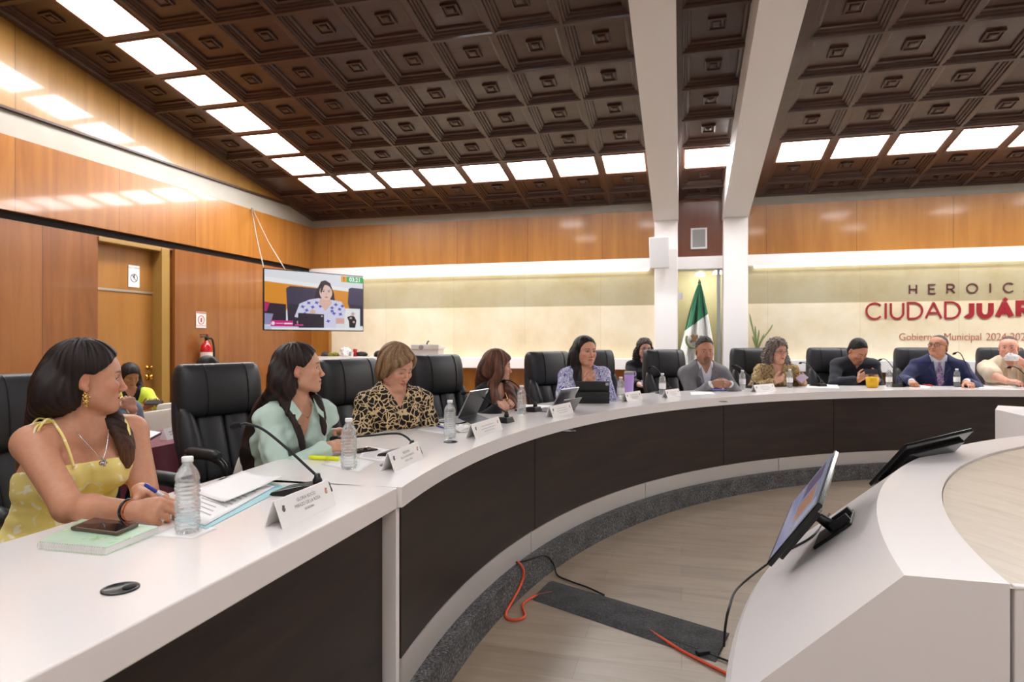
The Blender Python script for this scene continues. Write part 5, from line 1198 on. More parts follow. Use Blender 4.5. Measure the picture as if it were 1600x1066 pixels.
def make_white_chair():
    t = thing('visitor_chair', 'cream padded visitor chair', 'chair', (0, 0, 0)); g = MB()
    rows = [(0.42, 0.2, -0.2, 0.20, 0, 0.4), (0.435, 0.22, -0.22, 0.225, 0.01, 0.4), (0.465, 0.22, -0.22, 0.225, 0.01, 0.4), (0.48, 0.2, -0.2, 0.205, 0.01, 0.4)]; cushion(rows, 8).build('seat', WCH, t)
    rows = []
    for i in range(11): a = PI * i / 10; k = max(0.3, math.sin(a) ** 0.4); z = 0.70 - 0.17 * math.cos(a); rows.append((z, -0.20 + 0.012 * k - 0.08 * (z - 0.5), -0.20 - 0.022 * k - 0.08 * (z - 0.5), 0.215 * (0.8 + 0.2 * k), 0.0, 0.5))
    cushion(rows, 8).build('backrest', WCH, t)
    for sx in (-1, 1):
        for sy in (-1, 1): g = MB(); g.tube([(sx * 0.19, sy * 0.19, 0.43), (sx * 0.21, sy * 0.22, 0.012)], 0.012, 8); g.build('leg', CHROME, t)
        g = MB(); g.tube([(sx * 0.19, -0.18, 0.43), (sx * 0.19, -0.215, 0.60)], 0.012, 8); g.build('back_post', CHROME, t)
    return t
wc0 = make_white_chair(); CG = 'cream visitor chairs along the side table'
def hipxy(u, v, d, body, back): h_ = at_d(u, v, d); return (h_[0] - math.cos(R(body)) * back, h_[1] - math.sin(R(body)) * back, 0.0)
wcs = [((-3.75, 4.20, 0), 0, 'empty cream visitor chair showing left of the second leather chair'), (hipxy(203, 587, 6.55, -30, 0.20), -30, 'cream visitor chair under the woman in the lime jacket'), (hipxy(168, 602, 4.7, -12, 0.12), -12, 'cream visitor chair under the man in the grey-blue shirt'),
       (hipxy(326, 580, 5.6, 0, 0.12), 0, 'cream visitor chair under the man in white behind the second chair'), (hipxy(372, 588, 6.6, 0, 0.12), 0, 'cream visitor chair under the man whose hair tops the second chair'), (hipxy(497, 588, 6.5, -10, 0.10), -10, 'cream visitor chair under the man in the pale blue shirt')]
for i, (l_, a_, lb) in enumerate(wcs):
    if i == 0: wc0.location = l_; wc0.rotation_euler = (0, 0, R(a_) - PI / 2); wc0['label'] = lb; wc0['group'] = CG
    else: copy_thing(wc0, l_, R(a_) - PI / 2, lb, CG)
h_ = hipxy(1007, 545, 8.0, -85, 0.10); copy_thing(wc0, (h_[0], h_[1], 0.15), R(-85) - PI / 2, 'cream visitor chair under the woman with glasses by the column', CG)
# ------------------------------------------------------------------ people: smooth implicit surfaces -> one continuous skin
def nrm(v): v = V3(v); return v / (np.linalg.norm(v) + 1e-12)
class Field:
    """ordered list of shapes blended smoothly; evaluated only near its surface"""
    def __init__(self): self.P = []; self.disp = None
    def _add(self, fn, c, r, k, op, tagid): self.P.append((fn, V3(c), r, k, op, tagid))
    def cone(self, a, b, r1, r2, k=0.02, op='u', tag=0):
        a, b = V3(a), V3(b); ba = b - a; L2 = ba @ ba + 1e-12
        def fn(p):
            pa = p - a; h = np.clip(pa @ ba / L2, 0, 1); q = pa - h[:, None] * ba
            return np.sqrt((q * q).sum(1)) - (r1 + (r2 - r1) * h)
        self._add(fn, (a + b) / 2, math.sqrt(L2) / 2 + max(r1, r2), k, op, tag)
    def econe(self, a, b, r1, r2, side, f=0.6, k=0.03, op='u', tag=0, f2=None):
        """limb of oval section: r across `side`, r*f through the depth"""
        a, b = V3(a), V3(b); ba = b - a; L2 = ba @ ba + 1e-12; s = nrm(V3(side) - ba * (V3(side) @ ba) / L2); t = nrm(np.cross(ba, s)); n = nrm(ba); f2 = f if f2 is None else f2
        def fn(p):
            pa = p - a; hh = pa @ ba / L2; h = np.clip(hh, 0, 1); ff = f + (f2 - f) * h
            q = pa - h[:, None] * ba; x, y, z = q @ s, q @ t, q @ n
            r = r1 + (r2 - r1) * h; y = y / ff
            l = np.sqrt(x * x + y * y + (z / np.minimum(1, ff + 0.25)) ** 2)
            g = np.sqrt(x * x + (y / ff) ** 2 + z * z) + 1e-9
            return (l - r) * np.clip(l / g, 0.35, 1.0)
        self._add(fn, (a + b) / 2, math.sqrt(L2) / 2 + max(r1, r2), k, op, tag)
    def ell(self, c, r, M=None, k=0.02, op='u', tag=0):
        c, r = V3(c), V3(r); M = np.eye(3) if M is None else M     # columns of M = axes
        def fn(p):
            q = (p - c) @ M; k0 = np.sqrt(((q / r) ** 2).sum(1)); k1 = np.sqrt(((q / (r * r)) ** 2).sum(1)) + 1e-9
            return k0 * (k0 - 1) / k1
        self._add(fn, c, r.max(), k, op, tag)
    def fn(self, fn, c, r, k=0.01, op='s', tag=0): self._add(fn, c, r, k, op, tag)
    def plane(self, p0, n, op='i', k=0.004):
        p0, n = V3(p0), nrm(n); self._add(lambda p: (p - p0) @ n, p0, 1e3, k, op, 0)
    def ev(self, p, bc=None, br=None):
        d = np.full(len(p), 0.6); dv = self.disp(p) if self.disp is not None else 0.0
        for fn, c, r, k, op, tg in self.P:
            if bc is not None and np.linalg.norm(c - bc) - r > br + k + 0.03: continue
            e = fn(p)
            if op == 'u':
                e = e + dv
                h = np.clip(0.5 + 0.5 * (d - e) / k, 0, 1); d = d + (e - d) * h - k * h * (1 - h)
            elif op == 's':
                h = np.clip(0.5 - 0.5 * (d + e) / k, 0, 1); d = d + (-e - d) * h + k * h * (1 - h)
            else:
                h = np.clip(0.5 - 0.5 * (d - e) / k, 0, 1); d = d * (1 - h) + e * h + k * h * (1 - h)
        return d
    def bounds(self):
        lo = np.min([c - r for f, c, r, k, op, t in self.P if op == 'u'], 0); hi = np.max([c + r for f, c, r, k, op, t in self.P if op == 'u'], 0); return lo - 0.02, hi + 0.02
    def mesh(self, vox, lo=None, hi=None, keep=None, B=10):
        if lo is None: lo, hi = self.bounds()
        lo, hi = V3(lo), V3(hi); nb = np.maximum(1, np.ceil((hi - lo) / (vox * B)).astype(int)); n = nb * B + 1
        V = np.empty(n, np.float32)
        g = [np.arange(nb[i]) for i in range(3)]
        bi = np.stack(np.meshgrid(*g, indexing='ij'), -1).reshape(-1, 3)
        bc = lo + (bi + 0.5) * B * vox; br = B * vox * 0.8661
        dc = self.ev(bc)
        V[:] = 0.5
        far = np.abs(dc) > br * 1.7 + 0.012
        loc = np.stack(np.meshgrid(*[np.arange(B + 1)] * 3, indexing='ij'), -1).reshape(-1, 3)
        order = np.argsort(~far)                     # constant blocks first, fine ones overwrite shared faces
        for i in np.nonzero(far)[0]:
            if dc[i] < 0:
                a = bi[i] * B; V[a[0]:a[0] + B + 1, a[1]:a[1] + B + 1, a[2]:a[2] + B + 1] = -0.5
        for i in np.nonzero(~far)[0]:
            a = bi[i] * B; p = lo + (a + loc) * vox
            V[a[0]:a[0] + B + 1, a[1]:a[1] + B + 1, a[2]:a[2] + B + 1] = self.ev(p, bc[i], br).reshape(B + 1, B + 1, B + 1)
        return surface_nets(V, lo, vox, keep)
def surface_nets(V, lo, vox, keep=None):
    S_ = V < 0; nx, ny, nz = V.shape
    c = np.zeros((nx - 1, ny - 1, nz - 1), np.int8)
    for dx in (0, 1):
        for dy in (0, 1):
            for dz in (0, 1): c += S_[dx:nx - 1 + dx, dy:ny - 1 + dy, dz:nz - 1 + dz]
    act = np.argwhere((c > 0) & (c < 8))
    if len(act) == 0: return np.zeros((0, 3)), np.zeros((0, 4), int)
    idx = np.full(c.shape, -1, np.int32); idx[act[:, 0], act[:, 1], act[:, 2]] = np.arange(len(act))
    acc = np.zeros((len(act), 3)); cnt = np.zeros(len(act))
    cor = [(0, 0, 0), (1, 0, 0), (0, 1, 0), (1, 1, 0), (0, 0, 1), (1, 0, 1), (0, 1, 1), (1, 1, 1)]
    val = [V[act[:, 0] + a, act[:, 1] + b, act[:, 2] + d].astype(float) for a, b, d in cor]
    for i, j in ((0, 1), (2, 3), (4, 5), (6, 7), (0, 2), (1, 3), (4, 6), (5, 7), (0, 4), (1, 5), (2, 6), (3, 7)):
        m = (val[i] < 0) != (val[j] < 0); t = val[i] / (val[i] - val[j] + 1e-12)
        p = np.array(cor[i], float) + t[:, None] * (np.array(cor[j], float) - np.array(cor[i], float))
        acc += np.where(m[:, None], p, 0); cnt += m
    P = lo + (act + acc / cnt[:, None]) * vox
    F = []
    for ax in range(3):
        sl = [slice(0, s) for s in (nx - 1, ny - 1, nz - 1)]; o1, o2 = [(1, 2), (2, 0), (0, 1)][ax]
        A = [slice(None)] * 3; Bs = [slice(None)] * 3; A[ax] = slice(0, V.shape[ax] - 1); Bs[ax] = slice(1, V.shape[ax])
        sa, sb = S_[tuple(A)], S_[tuple(Bs)]
        e = np.argwhere(sa != sb)
        e = e[(e[:, o1] > 0) & (e[:, o2] > 0) & (e[:, o1] < V.shape[o1] - 1) & (e[:, o2] < V.shape[o2] - 1)]
        if len(e) == 0: continue
        d1 = np.zeros(3, int); d1[o1] = 1; d2 = np.zeros(3, int); d2[o2] = 1
        q = [idx[tuple((e - a).T)] for a in (d1 + d2, d2, d1 * 0, d1)]
        flip = sa[tuple(e.T)]
        f = np.stack(q, 1); f[~flip] = f[~flip][:, ::-1]
        F.append(f)
    F = np.concatenate(F); F = F[(F >= 0).all(1)]
    if keep is not None:
        cen = P[F].mean(1); F = F[keep(cen)]
        u, inv = np.unique(F, return_inverse=True); P = P[u]; F = inv.reshape(-1, 4)
    return P, F
def quick_mesh(name, parts, mt, parent=None, attrs=None, smooth=True):
    """parts: list of (P, F, colours or None)"""
    P = np.concatenate([p[0] for p in parts]); o = np.cumsum([0] + [len(p[0]) for p in parts[:-1]]); F = np.concatenate([p[1] + k for p, k in zip(parts, o)])
    me = bpy.data.meshes.new(name); n, m = len(P), len(F)
    me.vertices.add(n); me.vertices.foreach_set('co', P.astype(np.float32).ravel())
    me.loops.add(m * 4); me.loops.foreach_set('vertex_index', F.astype(np.int32).ravel())
    me.polygons.add(m); me.polygons.foreach_set('loop_start', np.arange(0, m * 4, 4, dtype=np.int32))
    try: me.polygons.foreach_set('loop_total', np.full(m, 4, np.int32))
    except Exception: pass
    me.update(calc_edges=True); me.validate()
    me.polygons.foreach_set('use_smooth', np.ones(len(me.polygons), bool))
    if parts[0][2] is not None:
        C = np.concatenate([p[2] for p in parts]).astype(np.float32); C = np.concatenate([C, np.ones((len(C), 1), np.float32)], 1)
        at = me.color_attributes.new('tint', 'FLOAT_COLOR', 'POINT'); at.data.foreach_set('color', C.ravel())
    me.materials.append(mt)
    ob = bpy.data.objects.new(name, me); COL.objects.link(ob)
    if parent is not None: ob.parent = parent
    return ob

# ---- materials of people
def skin_mat():
    m = bpy.data.materials.new('skin'); m.use_nodes = True
    nt, N, L, b = nodes_of(m)
    a = N.new('ShaderNodeVertexColor'); a.layer_name = 'tint'
    tc = N.new('ShaderNodeTexCoord'); n = N.new('ShaderNodeTexNoise'); n.inputs['Scale'].default_value = 60; n.inputs['Detail'].default_value = 5; L.new(tc.outputs['Object'], n.inputs['Vector'])
    rp = ramp(N, [(0.3, (236, 228, 224)), (0.7, (255, 255, 255))]); L.new(n.outputs['Fac'], rp.inputs[0])
    mu = N.new('ShaderNodeMix'); mu.data_type = 'RGBA'; mu.blend_type = 'MULTIPLY'; mu.inputs[0].default_value = 0.6; L.new(a.outputs[0], mu.inputs[6]); L.new(rp.outputs[0], mu.inputs[7]); L.new(mu.outputs[2], b.inputs['Base Color'])
    b.inputs['Roughness'].default_value = 0.46; b.inputs['Specular IOR Level'].default_value = 0.4
    b.inputs['Subsurface Weight'].default_value = 0.12; b.inputs['Subsurface Radius'].default_value = (0.010, 0.0035, 0.0015); b.inputs['Subsurface Scale'].default_value = 1.0
    bp = N.new('ShaderNodeBump'); bp.inputs['Strength'].default_value = 0.08; bp.inputs['Distance'].default_value = 0.001; n2 = N.new('ShaderNodeTexNoise'); n2.inputs['Scale'].default_value = 500; L.new(tc.outputs['Object'], n2.inputs['Vector']); L.new(n2.outputs['Fac'], bp.inputs['Height']); L.new(bp.outputs[0], b.inputs['Normal'])
    return m
SKIN = skin_mat()
def hair_mat():
    m = bpy.data.materials.new('hair'); m.use_nodes = True
    nt, N, L, b = nodes_of(m)
    a = N.new('ShaderNodeVertexColor'); a.layer_name = 'tint'; tc = N.new('ShaderNodeTexCoord'); mp = N.new('ShaderNodeMapping'); mp.inputs['Scale'].default_value = (330, 330, 16); L.new(tc.outputs['Object'], mp.inputs['Vector'])
    n = N.new('ShaderNodeTexNoise'); n.inputs['Scale'].default_value = 1.0; n.inputs['Detail'].default_value = 3; n.inputs['Distortion'].default_value = 0.4; L.new(mp.outputs[0], n.inputs['Vector'])
    rp = ramp(N, [(0.3, (120, 120, 120)), (0.7, (255, 255, 255))]); L.new(n.outputs['Fac'], rp.inputs[0])
    mu = N.new('ShaderNodeMix'); mu.data_type = 'RGBA'; mu.blend_type = 'MULTIPLY'; mu.inputs[0].default_value = 0.85; L.new(a.outputs[0], mu.inputs[6]); L.new(rp.outputs[0], mu.inputs[7]); L.new(mu.outputs[2], b.inputs['Base Color'])
    bp = N.new('ShaderNodeBump'); bp.inputs['Strength'].default_value = 0.35; bp.inputs['Distance'].default_value = 0.002; L.new(n.outputs['Fac'], bp.inputs['Height']); L.new(bp.outputs[0], b.inputs['Normal'])
    b.inputs['Roughness'].default_value = 0.5; b.inputs['Specular IOR Level'].default_value = 0.28
    return m
HAIR = hair_mat()
def cloth(name, c, rough=0.8, bump=(240, 0.12, 0.001), sheen=0.15, var=None): return mat(name, c, rough=rough, bump=bump, sheen=sheen, spec=0.25, var=var)
def print_mat(name, kind, cols, scale):
    m = bpy.data.materials.new(name); m.use_nodes = True
    nt, N, L, b = nodes_of(m); tc = N.new('ShaderNodeTexCoord'); cols = list(cols) + [cols[-1]]
    if kind == 'leopard':
        n = N.new('ShaderNodeTexNoise'); n.inputs['Scale'].default_value = scale * 0.5; n.inputs['Detail'].default_value = 2; L.new(tc.outputs['Object'], n.inputs['Vector'])
        mx = N.new('ShaderNodeMix'); mx.data_type = 'VECTOR'; mx.inputs[0].default_value = 0.055; L.new(tc.outputs['Object'], mx.inputs[4]); L.new(n.outputs['Color'], mx.inputs[5])
        v = N.new('ShaderNodeTexVoronoi'); v.feature = 'DISTANCE_TO_EDGE'; v.inputs['Scale'].default_value = scale; L.new(mx.outputs[1], v.inputs['Vector'])
        v2 = N.new('ShaderNodeTexVoronoi'); v2.inputs['Scale'].default_value = scale * 0.62; L.new(mx.outputs[1], v2.inputs['Vector'])
        ad = N.new('ShaderNodeMath'); ad.operation = 'MULTIPLY_ADD'; ad.inputs[1].default_value = 0.10; L.new(v2.outputs['Distance'], ad.inputs[0]); L.new(v.outputs['Distance'], ad.inputs[2])
        rp = ramp(N, [(0.0, cols[1]), (0.125, cols[1]), (0.145, cols[0]), (1.0, cols[0])]); L.new(ad.outputs[0], rp.inputs[0])
    else:
        n = N.new('ShaderNodeTexNoise'); n.inputs['Scale'].default_value = scale; n.inputs['Detail'].default_value = 1.5; n.inputs['Distortion'].default_value = 2.2; L.new(tc.outputs['Object'], n.inputs['Vector'])
        st = {'paisley': [(0.0, cols[0]), (0.40, cols[0]), (0.42, cols[1]), (0.47, cols[1]), (0.49, cols[0]), (0.55, cols[0]), (0.57, cols[1]), (0.64, cols[1]), (0.66, cols[0])],
              'camo': [(0.0, cols[0]), (0.44, cols[0]), (0.47, cols[1]), (0.54, cols[1]), (0.58, cols[2]), (1.0, cols[2])],
              'flowers': [(0.0, cols[0]), (0.60, cols[0]), (0.66, cols[1]), (1.0, cols[1])],
              'plaid': [(0.0, cols[0]), (0.45, cols[0]), (0.48, cols[1]), (0.56, cols[2]), (0.6, cols[0])]}[kind]
        rp = ramp(N, st); L.new(n.outputs['Fac'], rp.inputs[0])
    L.new(rp.outputs[0], b.inputs['Base Color']); b.inputs['Roughness'].default_value = 0.75; b.inputs['Specular IOR Level'].default_value = 0.25
    return m

# ---- a head in its own frame: +Y face, +Z crown, +X the person's right; eye line at z=0
def head_shapes(F, T, sc, sex, age, open_mouth=0.0, wide=1.0):
    """T(p): head frame -> world; shapes keep metres times sc"""
    Mx = T.M
    def E(c, r, k=0.012, op='u', rot=None):
        M_ = Mx if rot is None else Mx @ rot
        F.ell(T(c), V3(r) * sc, M_, k * sc, op)
    def Cn(a, b, r1, r2, k=0.01, op='u'): F.cone(T(a), T(b), r1 * sc, r2 * sc, k * sc, op)
    male = sex == 'm'; jw = (0.062 if male else 0.056) * wide
    E((0, -0.012, 0.032), (0.0755 * min(wide, 1.04), 0.096, 0.082), 0.02)
    E((0, 0.030, 0.022), (0.064 * wide, 0.062, 0.062), 0.03)                       # forehead
    E((0, 0.026, -0.036), (jw, 0.062, 0.070), 0.030)                              # face
    for s in (-1, 1):
        Cn((s * 0.052 * wide, 0.004, -0.060), (s * 0.020, 0.068, -0.096), 0.022 if male else 0.016, 0.020 if male else 0.015, 0.028)   # jaw
        E((s * 0.040 * wide, 0.062, -0.024), (0.024, 0.024, 0.019), 0.022)            # cheek
    E((0, 0.071, -0.097), (0.022 if male else 0.016, 0.019, 0.016), 0.018)          # chin
    for s in (-1, 1): E((s * 0.037 * wide, 0.034, -0.048), (0.024, 0.036, 0.036), 0.025)
    E((0, 0.070, -0.066), (0.030, 0.024, 0.026), 0.016)                            # muzzle
    Cn((-0.034, 0.078, 0.019), (0.034, 0.078, 0.019), 0.010 if male else 0.008, 0.010 if male else 0.008, 0.016)
    for s in (-1, 1):
        E((s * 0.0315, 0.098, -0.001), (0.019, 0.018, 0.0115), 0.012, 's')           # socket
        E((s * 0.0310, 0.0735, 0.000), (0.0158, 0.0150, 0.0130), 0.004)              # lidded eyeball
        Cn((s * 0.017, 0.0835, 0.0055), (s * 0.043, 0.0795, 0.0055), 0.0034, 0.003, 0.004)   # upper lid fold
    Cn((0, 0.087, 0.010), (0, 0.1085 if male else 0.1050, -0.032), 0.0070, 0.0096 if male else 0.0082, 0.010)                # nose bridge to tip
    E((0, 0.1095 if male else 0.1060, -0.0340), (0.0108 if male else 0.0088, 0.0100, 0.0082), 0.006)
    for s in (-1, 1): E((s * 0.0118, 0.0985, -0.0385), (0.0076, 0.0098, 0.0072), 0.006)
    for s in (-1, 1): E((s * 0.0062, 0.1035, -0.0455), (0.0034, 0.0048, 0.0030), 0.002, 's')
    lw = 0.023; zo = 0.004 * open_mouth
    Cn((-lw * 0.62, 0.0895, -0.0595 + zo), (lw * 0.62, 0.0895, -0.0595 + zo), 0.0048, 0.0048, 0.006)
    E((0, 0.0925, -0.0590 + zo), (0.011, 0.0058, 0.0052), 0.006)
    E((0, 0.0895, -0.0715 - zo * 2), (0.0165, 0.0075, 0.0062), 0.006)
    Cn((-lw, 0.088, -0.0655), (lw, 0.088, -0.0655), 0.0016, 0.0016, 0.003, 's'); Cn((-0.012, 0.0965, -0.0655 - zo), (0.012, 0.0965, -0.0655 - zo), 0.0016 + zo, 0.0016 + zo, 0.004, 's')
    if age > 50:
        for s in (-1, 1): Cn((s * 0.021, 0.088, -0.040), (s * 0.031, 0.080, -0.066), 0.0016, 0.0016, 0.006, 's')
        E((0, 0.045, -0.112), (0.040, 0.036, 0.020), 0.022)
    for s in (-1, 1):                                                             # ears
        r_ = rotz(s * -0.35) @ rotx(-0.15)
        E((s * 0.0775 * min(wide, 1.05), -0.012, -0.006), (0.0078, 0.0165, 0.0275), 0.006, 'u', r_)
        E((s * 0.0868 * min(wide, 1.05), -0.006, -0.002), (0.0062, 0.0105, 0.018), 0.004, 's', r_)
        E((s * 0.079 * min(wide, 1.05), -0.004, -0.030), (0.006, 0.008, 0.009), 0.005, 'u')
class Frame:
    def __init__(self, o, M, s=1.0): self.o = V3(o); self.M = M; self.s = s
    def __call__(self, p): return self.o + self.M @ (V3(p) * self.s)
    def inv(self, P): return (P - self.o) @ self.M / self.s
def heading_frame(o, head, pitch=0.0, roll=0.0, s=1.0):
    """head: compass angle of the facing direction (deg, 0 = +X world); pitch>0 looks down; roll>0 tips to the person's right"""
    M_ = rotz(R(head) - PI / 2) @ rotx(-R(pitch)) @ roty(R(roll)); return Frame(o, M_, s)
def face_colours(P, T, base, lip, brow, iris, gaze=(0, 0), lid=0.0, beard=0.0, beardc=(50, 38, 32), blush=0.25, makeup=0.5, browt=1.0):
    q = T.inv(P); x, y, z = q.T; ax = np.abs(x)
    base = np.array(lin(base)[:3]); C = np.repeat(base[None], len(P), 0)
    def mixc(col, w): 
        nonlocal C
        C = C * (1 - w[:, None]) + np.array(lin(col)[:3])[None] * w[:, None]
    def ss(a, b, v): t = np.clip((v - a) / (b - a), 0, 1); return t * t * (3 - 2 * t)
    front = ss(0.035, 0.06, y)
    red = tuple(int(c) for c in (min(255, base[0] ** (1 / 2.2) * 255 * 1.0), base[1] ** (1 / 2.2) * 255 * 0.78, base[2] ** (1 / 2.2) * 255 * 0.78))
    w = np.exp(-(((ax - 0.046) / 0.020) ** 2 + ((z + 0.030) / 0.018) ** 2)) * front * blush; mixc(red, w)
    w = np.exp(-((x / 0.014) ** 2 + ((z + 0.036) / 0.012) ** 2)) * front * blush * 0.6; mixc(red, w)
    earw = ss(0.074, 0.082, ax) * (np.abs(z + 0.005) < 0.045) * (np.abs(y + 0.01) < 0.035) * 0.35; mixc(red, earw)
    if beard > 0:
        st = ss(-0.038, -0.070, z) * ss(-0.01, 0.03, y) * 0.30 * beard; mixc(beardc, st)
        rr_ = np.sqrt((x / 0.033) ** 2 + ((z + 0.074) / 0.036) ** 2); g = ss(1.08, 0.80, rr_) * ss(0.035, 0.055, y) * beard; mixc(beardc, np.clip(g * 0.8, 0, 1))
    # lips
    up = 0.0085 * (1 - (ax / 0.0245) ** 1.6); lo_ = 0.0115 * (1 - (ax / 0.0235) ** 2)
    inl = (ax < 0.0245) & (z < -0.0655 + np.maximum(up, 0) + 0.001) & (z > -0.0655 - np.maximum(lo_, 0)) & (y > 0.072)
    mixc(lip, inl * 0.85); mixc((70, 30, 30), ((np.abs(z + 0.0655) < 0.0012) & (ax < 0.022) & (y > 0.072)) * 0.6)
    mixc((60, 34, 28), np.exp(-(((ax - 0.0062) / 0.003) ** 2 + ((z + 0.0455) / 0.0025) ** 2)) * (y > 0.09) * 0.8)
    # eyes
    ex = ax - 0.031; hw = 0.0155; t = np.clip(ex / hw, -1, 1); upz = 0.0062 * (1 - np.abs(t) ** 2.2) - 0.0004 + 0.0008 * t; upz = upz - lid * 0.0085; loz = -0.0046 * (1 - np.abs(t) ** 2) + 0.0004 * t
    inside = (np.abs(ex) < hw) & (z < upz) & (z > loz) & (y > 0.055)
    mixc((226, 220, 214), inside * 1.0)
    gx = (x - np.sign(x) * 0.031) - gaze[0]; gz = z - 0.0006 - gaze[1]; rr = np.sqrt(gx ** 2 + gz ** 2)
    mixc(iris, (inside & (rr < 0.0062)) * 1.0); mixc((14, 10, 10), (inside & (rr < 0.0028)) * 1.0)
    lash = (np.abs(ex) < hw * 1.1) & (np.abs(z - upz - 0.0004) < 0.0014 + 0.0008 * makeup) & (y > 0.050) & (z > -0.003 - 0.006 * lid); mixc((34, 22, 20), lash * (0.55 + 0.4 * makeup))
    sh = np.exp(-((ex / 0.017) ** 2 + ((z - 0.009) / 0.0045) ** 2)) * (y > 0.055) * 0.35 * makeup; mixc((150, 104, 90), sh)
    lw_ = (np.abs(ex) < hw) & (np.abs(z - loz) < 0.0009) & (y > 0.055); mixc((110, 74, 64), lw_ * 0.4)
    # brows
    bx = (ax - 0.012) / 0.040; bz = 0.0205 + 0.0055 * np.sin(np.clip(bx, 0, 1) * 2.2) - 0.004 * np.clip(bx, 0, 1) ** 3; th = 0.0036 * browt * (1 - 0.55 * np.clip(bx, 0, 1))
    w = ss(-0.03, 0.06, bx) * ss(1.04, 0.8, bx) * ss(th * 1.5, th * 0.55, np.abs(z - bz)) * (y > 0.045); mixc(brow, np.clip(w * 0.9, 0, 1))
    return C
FING = {'flat': (12, 14, 8), 'relaxed': (28, 34, 22), 'curl': (48, 58, 34), 'grip': (58, 72, 42), 'fist': (76, 92, 60), 'pen': (52, 62, 30), 'phone': (34, 52, 34), 'clasp': (44, 56, 40)}
def hand_shapes(F, w, d, n, right, pose, sc=1.0, thumb=None):
    """w wrist, d wrist->knuckles, n the way the palm faces"""
    d = nrm(d); n = nrm(V3(n) - d * (V3(n) @ d)); ts = np.cross(d, n) if right else np.cross(n, d); s = sc
    F.econe(w, w + d * 0.075 * s, 0.027 * s, 0.040 * s, ts, 0.52, 0.014, f2=0.36)
    F.cone(w + d * 0.02 * s + ts * 0.018 * s + n * 0.008 * s, w + d * 0.05 * s + ts * 0.030 * s + n * 0.010 * s, 0.016 * s, 0.015 * s, 0.014)
    a1, a2, a3 = [R(v) for v in FING[pose]]
    tips = []
    for i, (off, base, ln, r) in enumerate(((0.029, 0.084, 0.072, 0.0086), (0.0095, 0.089, 0.080, 0.0088), (-0.0105, 0.085, 0.075, 0.0084), (-0.0285, 0.076, 0.058, 0.0076))):
        p = w + (d * base + ts * off) * s; k = (1 + 0.10 * (i - 1.5)); sp_ = ts * off * 1.6
        ang = 0; dirn = d
        for seg_, (fr, aa) in enumerate(((0.45, a1), (0.30, a2), (0.25, a3))):
            ang += aa * k; dirn = nrm((d + sp_ * (0.8 if seg_ == 0 else 0.3)) * math.cos(ang) + n * math.sin(ang)); q = p + dirn * ln * fr * s
            F.cone(p, q, r * (1 - 0.10 * seg_) * s, r * (0.92 - 0.10 * seg_) * s, 0.0045 if seg_ else 0.009); p = q
        tips.append(p)
    p = w + (d * 0.028 + ts * 0.030 + n * 0.008) * s
    tds = thumb or ((0.62, 0.62, 0.32), (0.80, 0.22, 0.42), (0.86, -0.02, 0.42))
    if pose in ('fist', 'grip', 'pen', 'curl', 'clasp'): tds = thumb or ((0.62, 0.50, 0.50), (0.78, -0.05, 0.60), (0.72, -0.42, 0.52))
    for (a, b_, c), ln, r0, r1 in zip(tds, (0.042, 0.034, 0.027), (0.0125, 0.0100, 0.0092), (0.0102, 0.0094, 0.0075)):
        q = p + nrm(d * a + ts * b_ + n * c) * ln * s; F.cone(p, q, r0 * s, r1 * s, 0.008); p = q
    return tips, p
def ik(a, c, l1, l2, pole):
    a, c = V3(a), V3(c); v = c - a; L_ = np.linalg.norm(v); u = v / L_
    if L_ > (l1 + l2) * 0.995: c = a + u * (l1 + l2) * 0.995; L_ = (l1 + l2) * 0.995
    x = (l1 * l1 - l2 * l2 + L_ * L_) / (2 * L_); h = math.sqrt(max(0, l1 * l1 - x * x)); p = V3(pole); p = nrm(p - u * (p @ u)); return a + u * x + p * h, c
def wrinkle(seed, amp, freq):
    rs = np.random.RandomState(seed); D = [nrm(rs.randn(3) * np.array([1, 1, 1.5])) * freq * (0.7 + 2.6 * rs.rand() ** 1.5) for _ in range(7)]; ph = rs.rand(7) * 6.28
    def f(p):
        v = 0
        for i in range(7):
            v = v + np.sin(p @ D[i] + ph[i] + 1.3 * np.sin(p @ D[(i + 2) % 7] * 0.6))
        return amp * v / 3.0
    return f

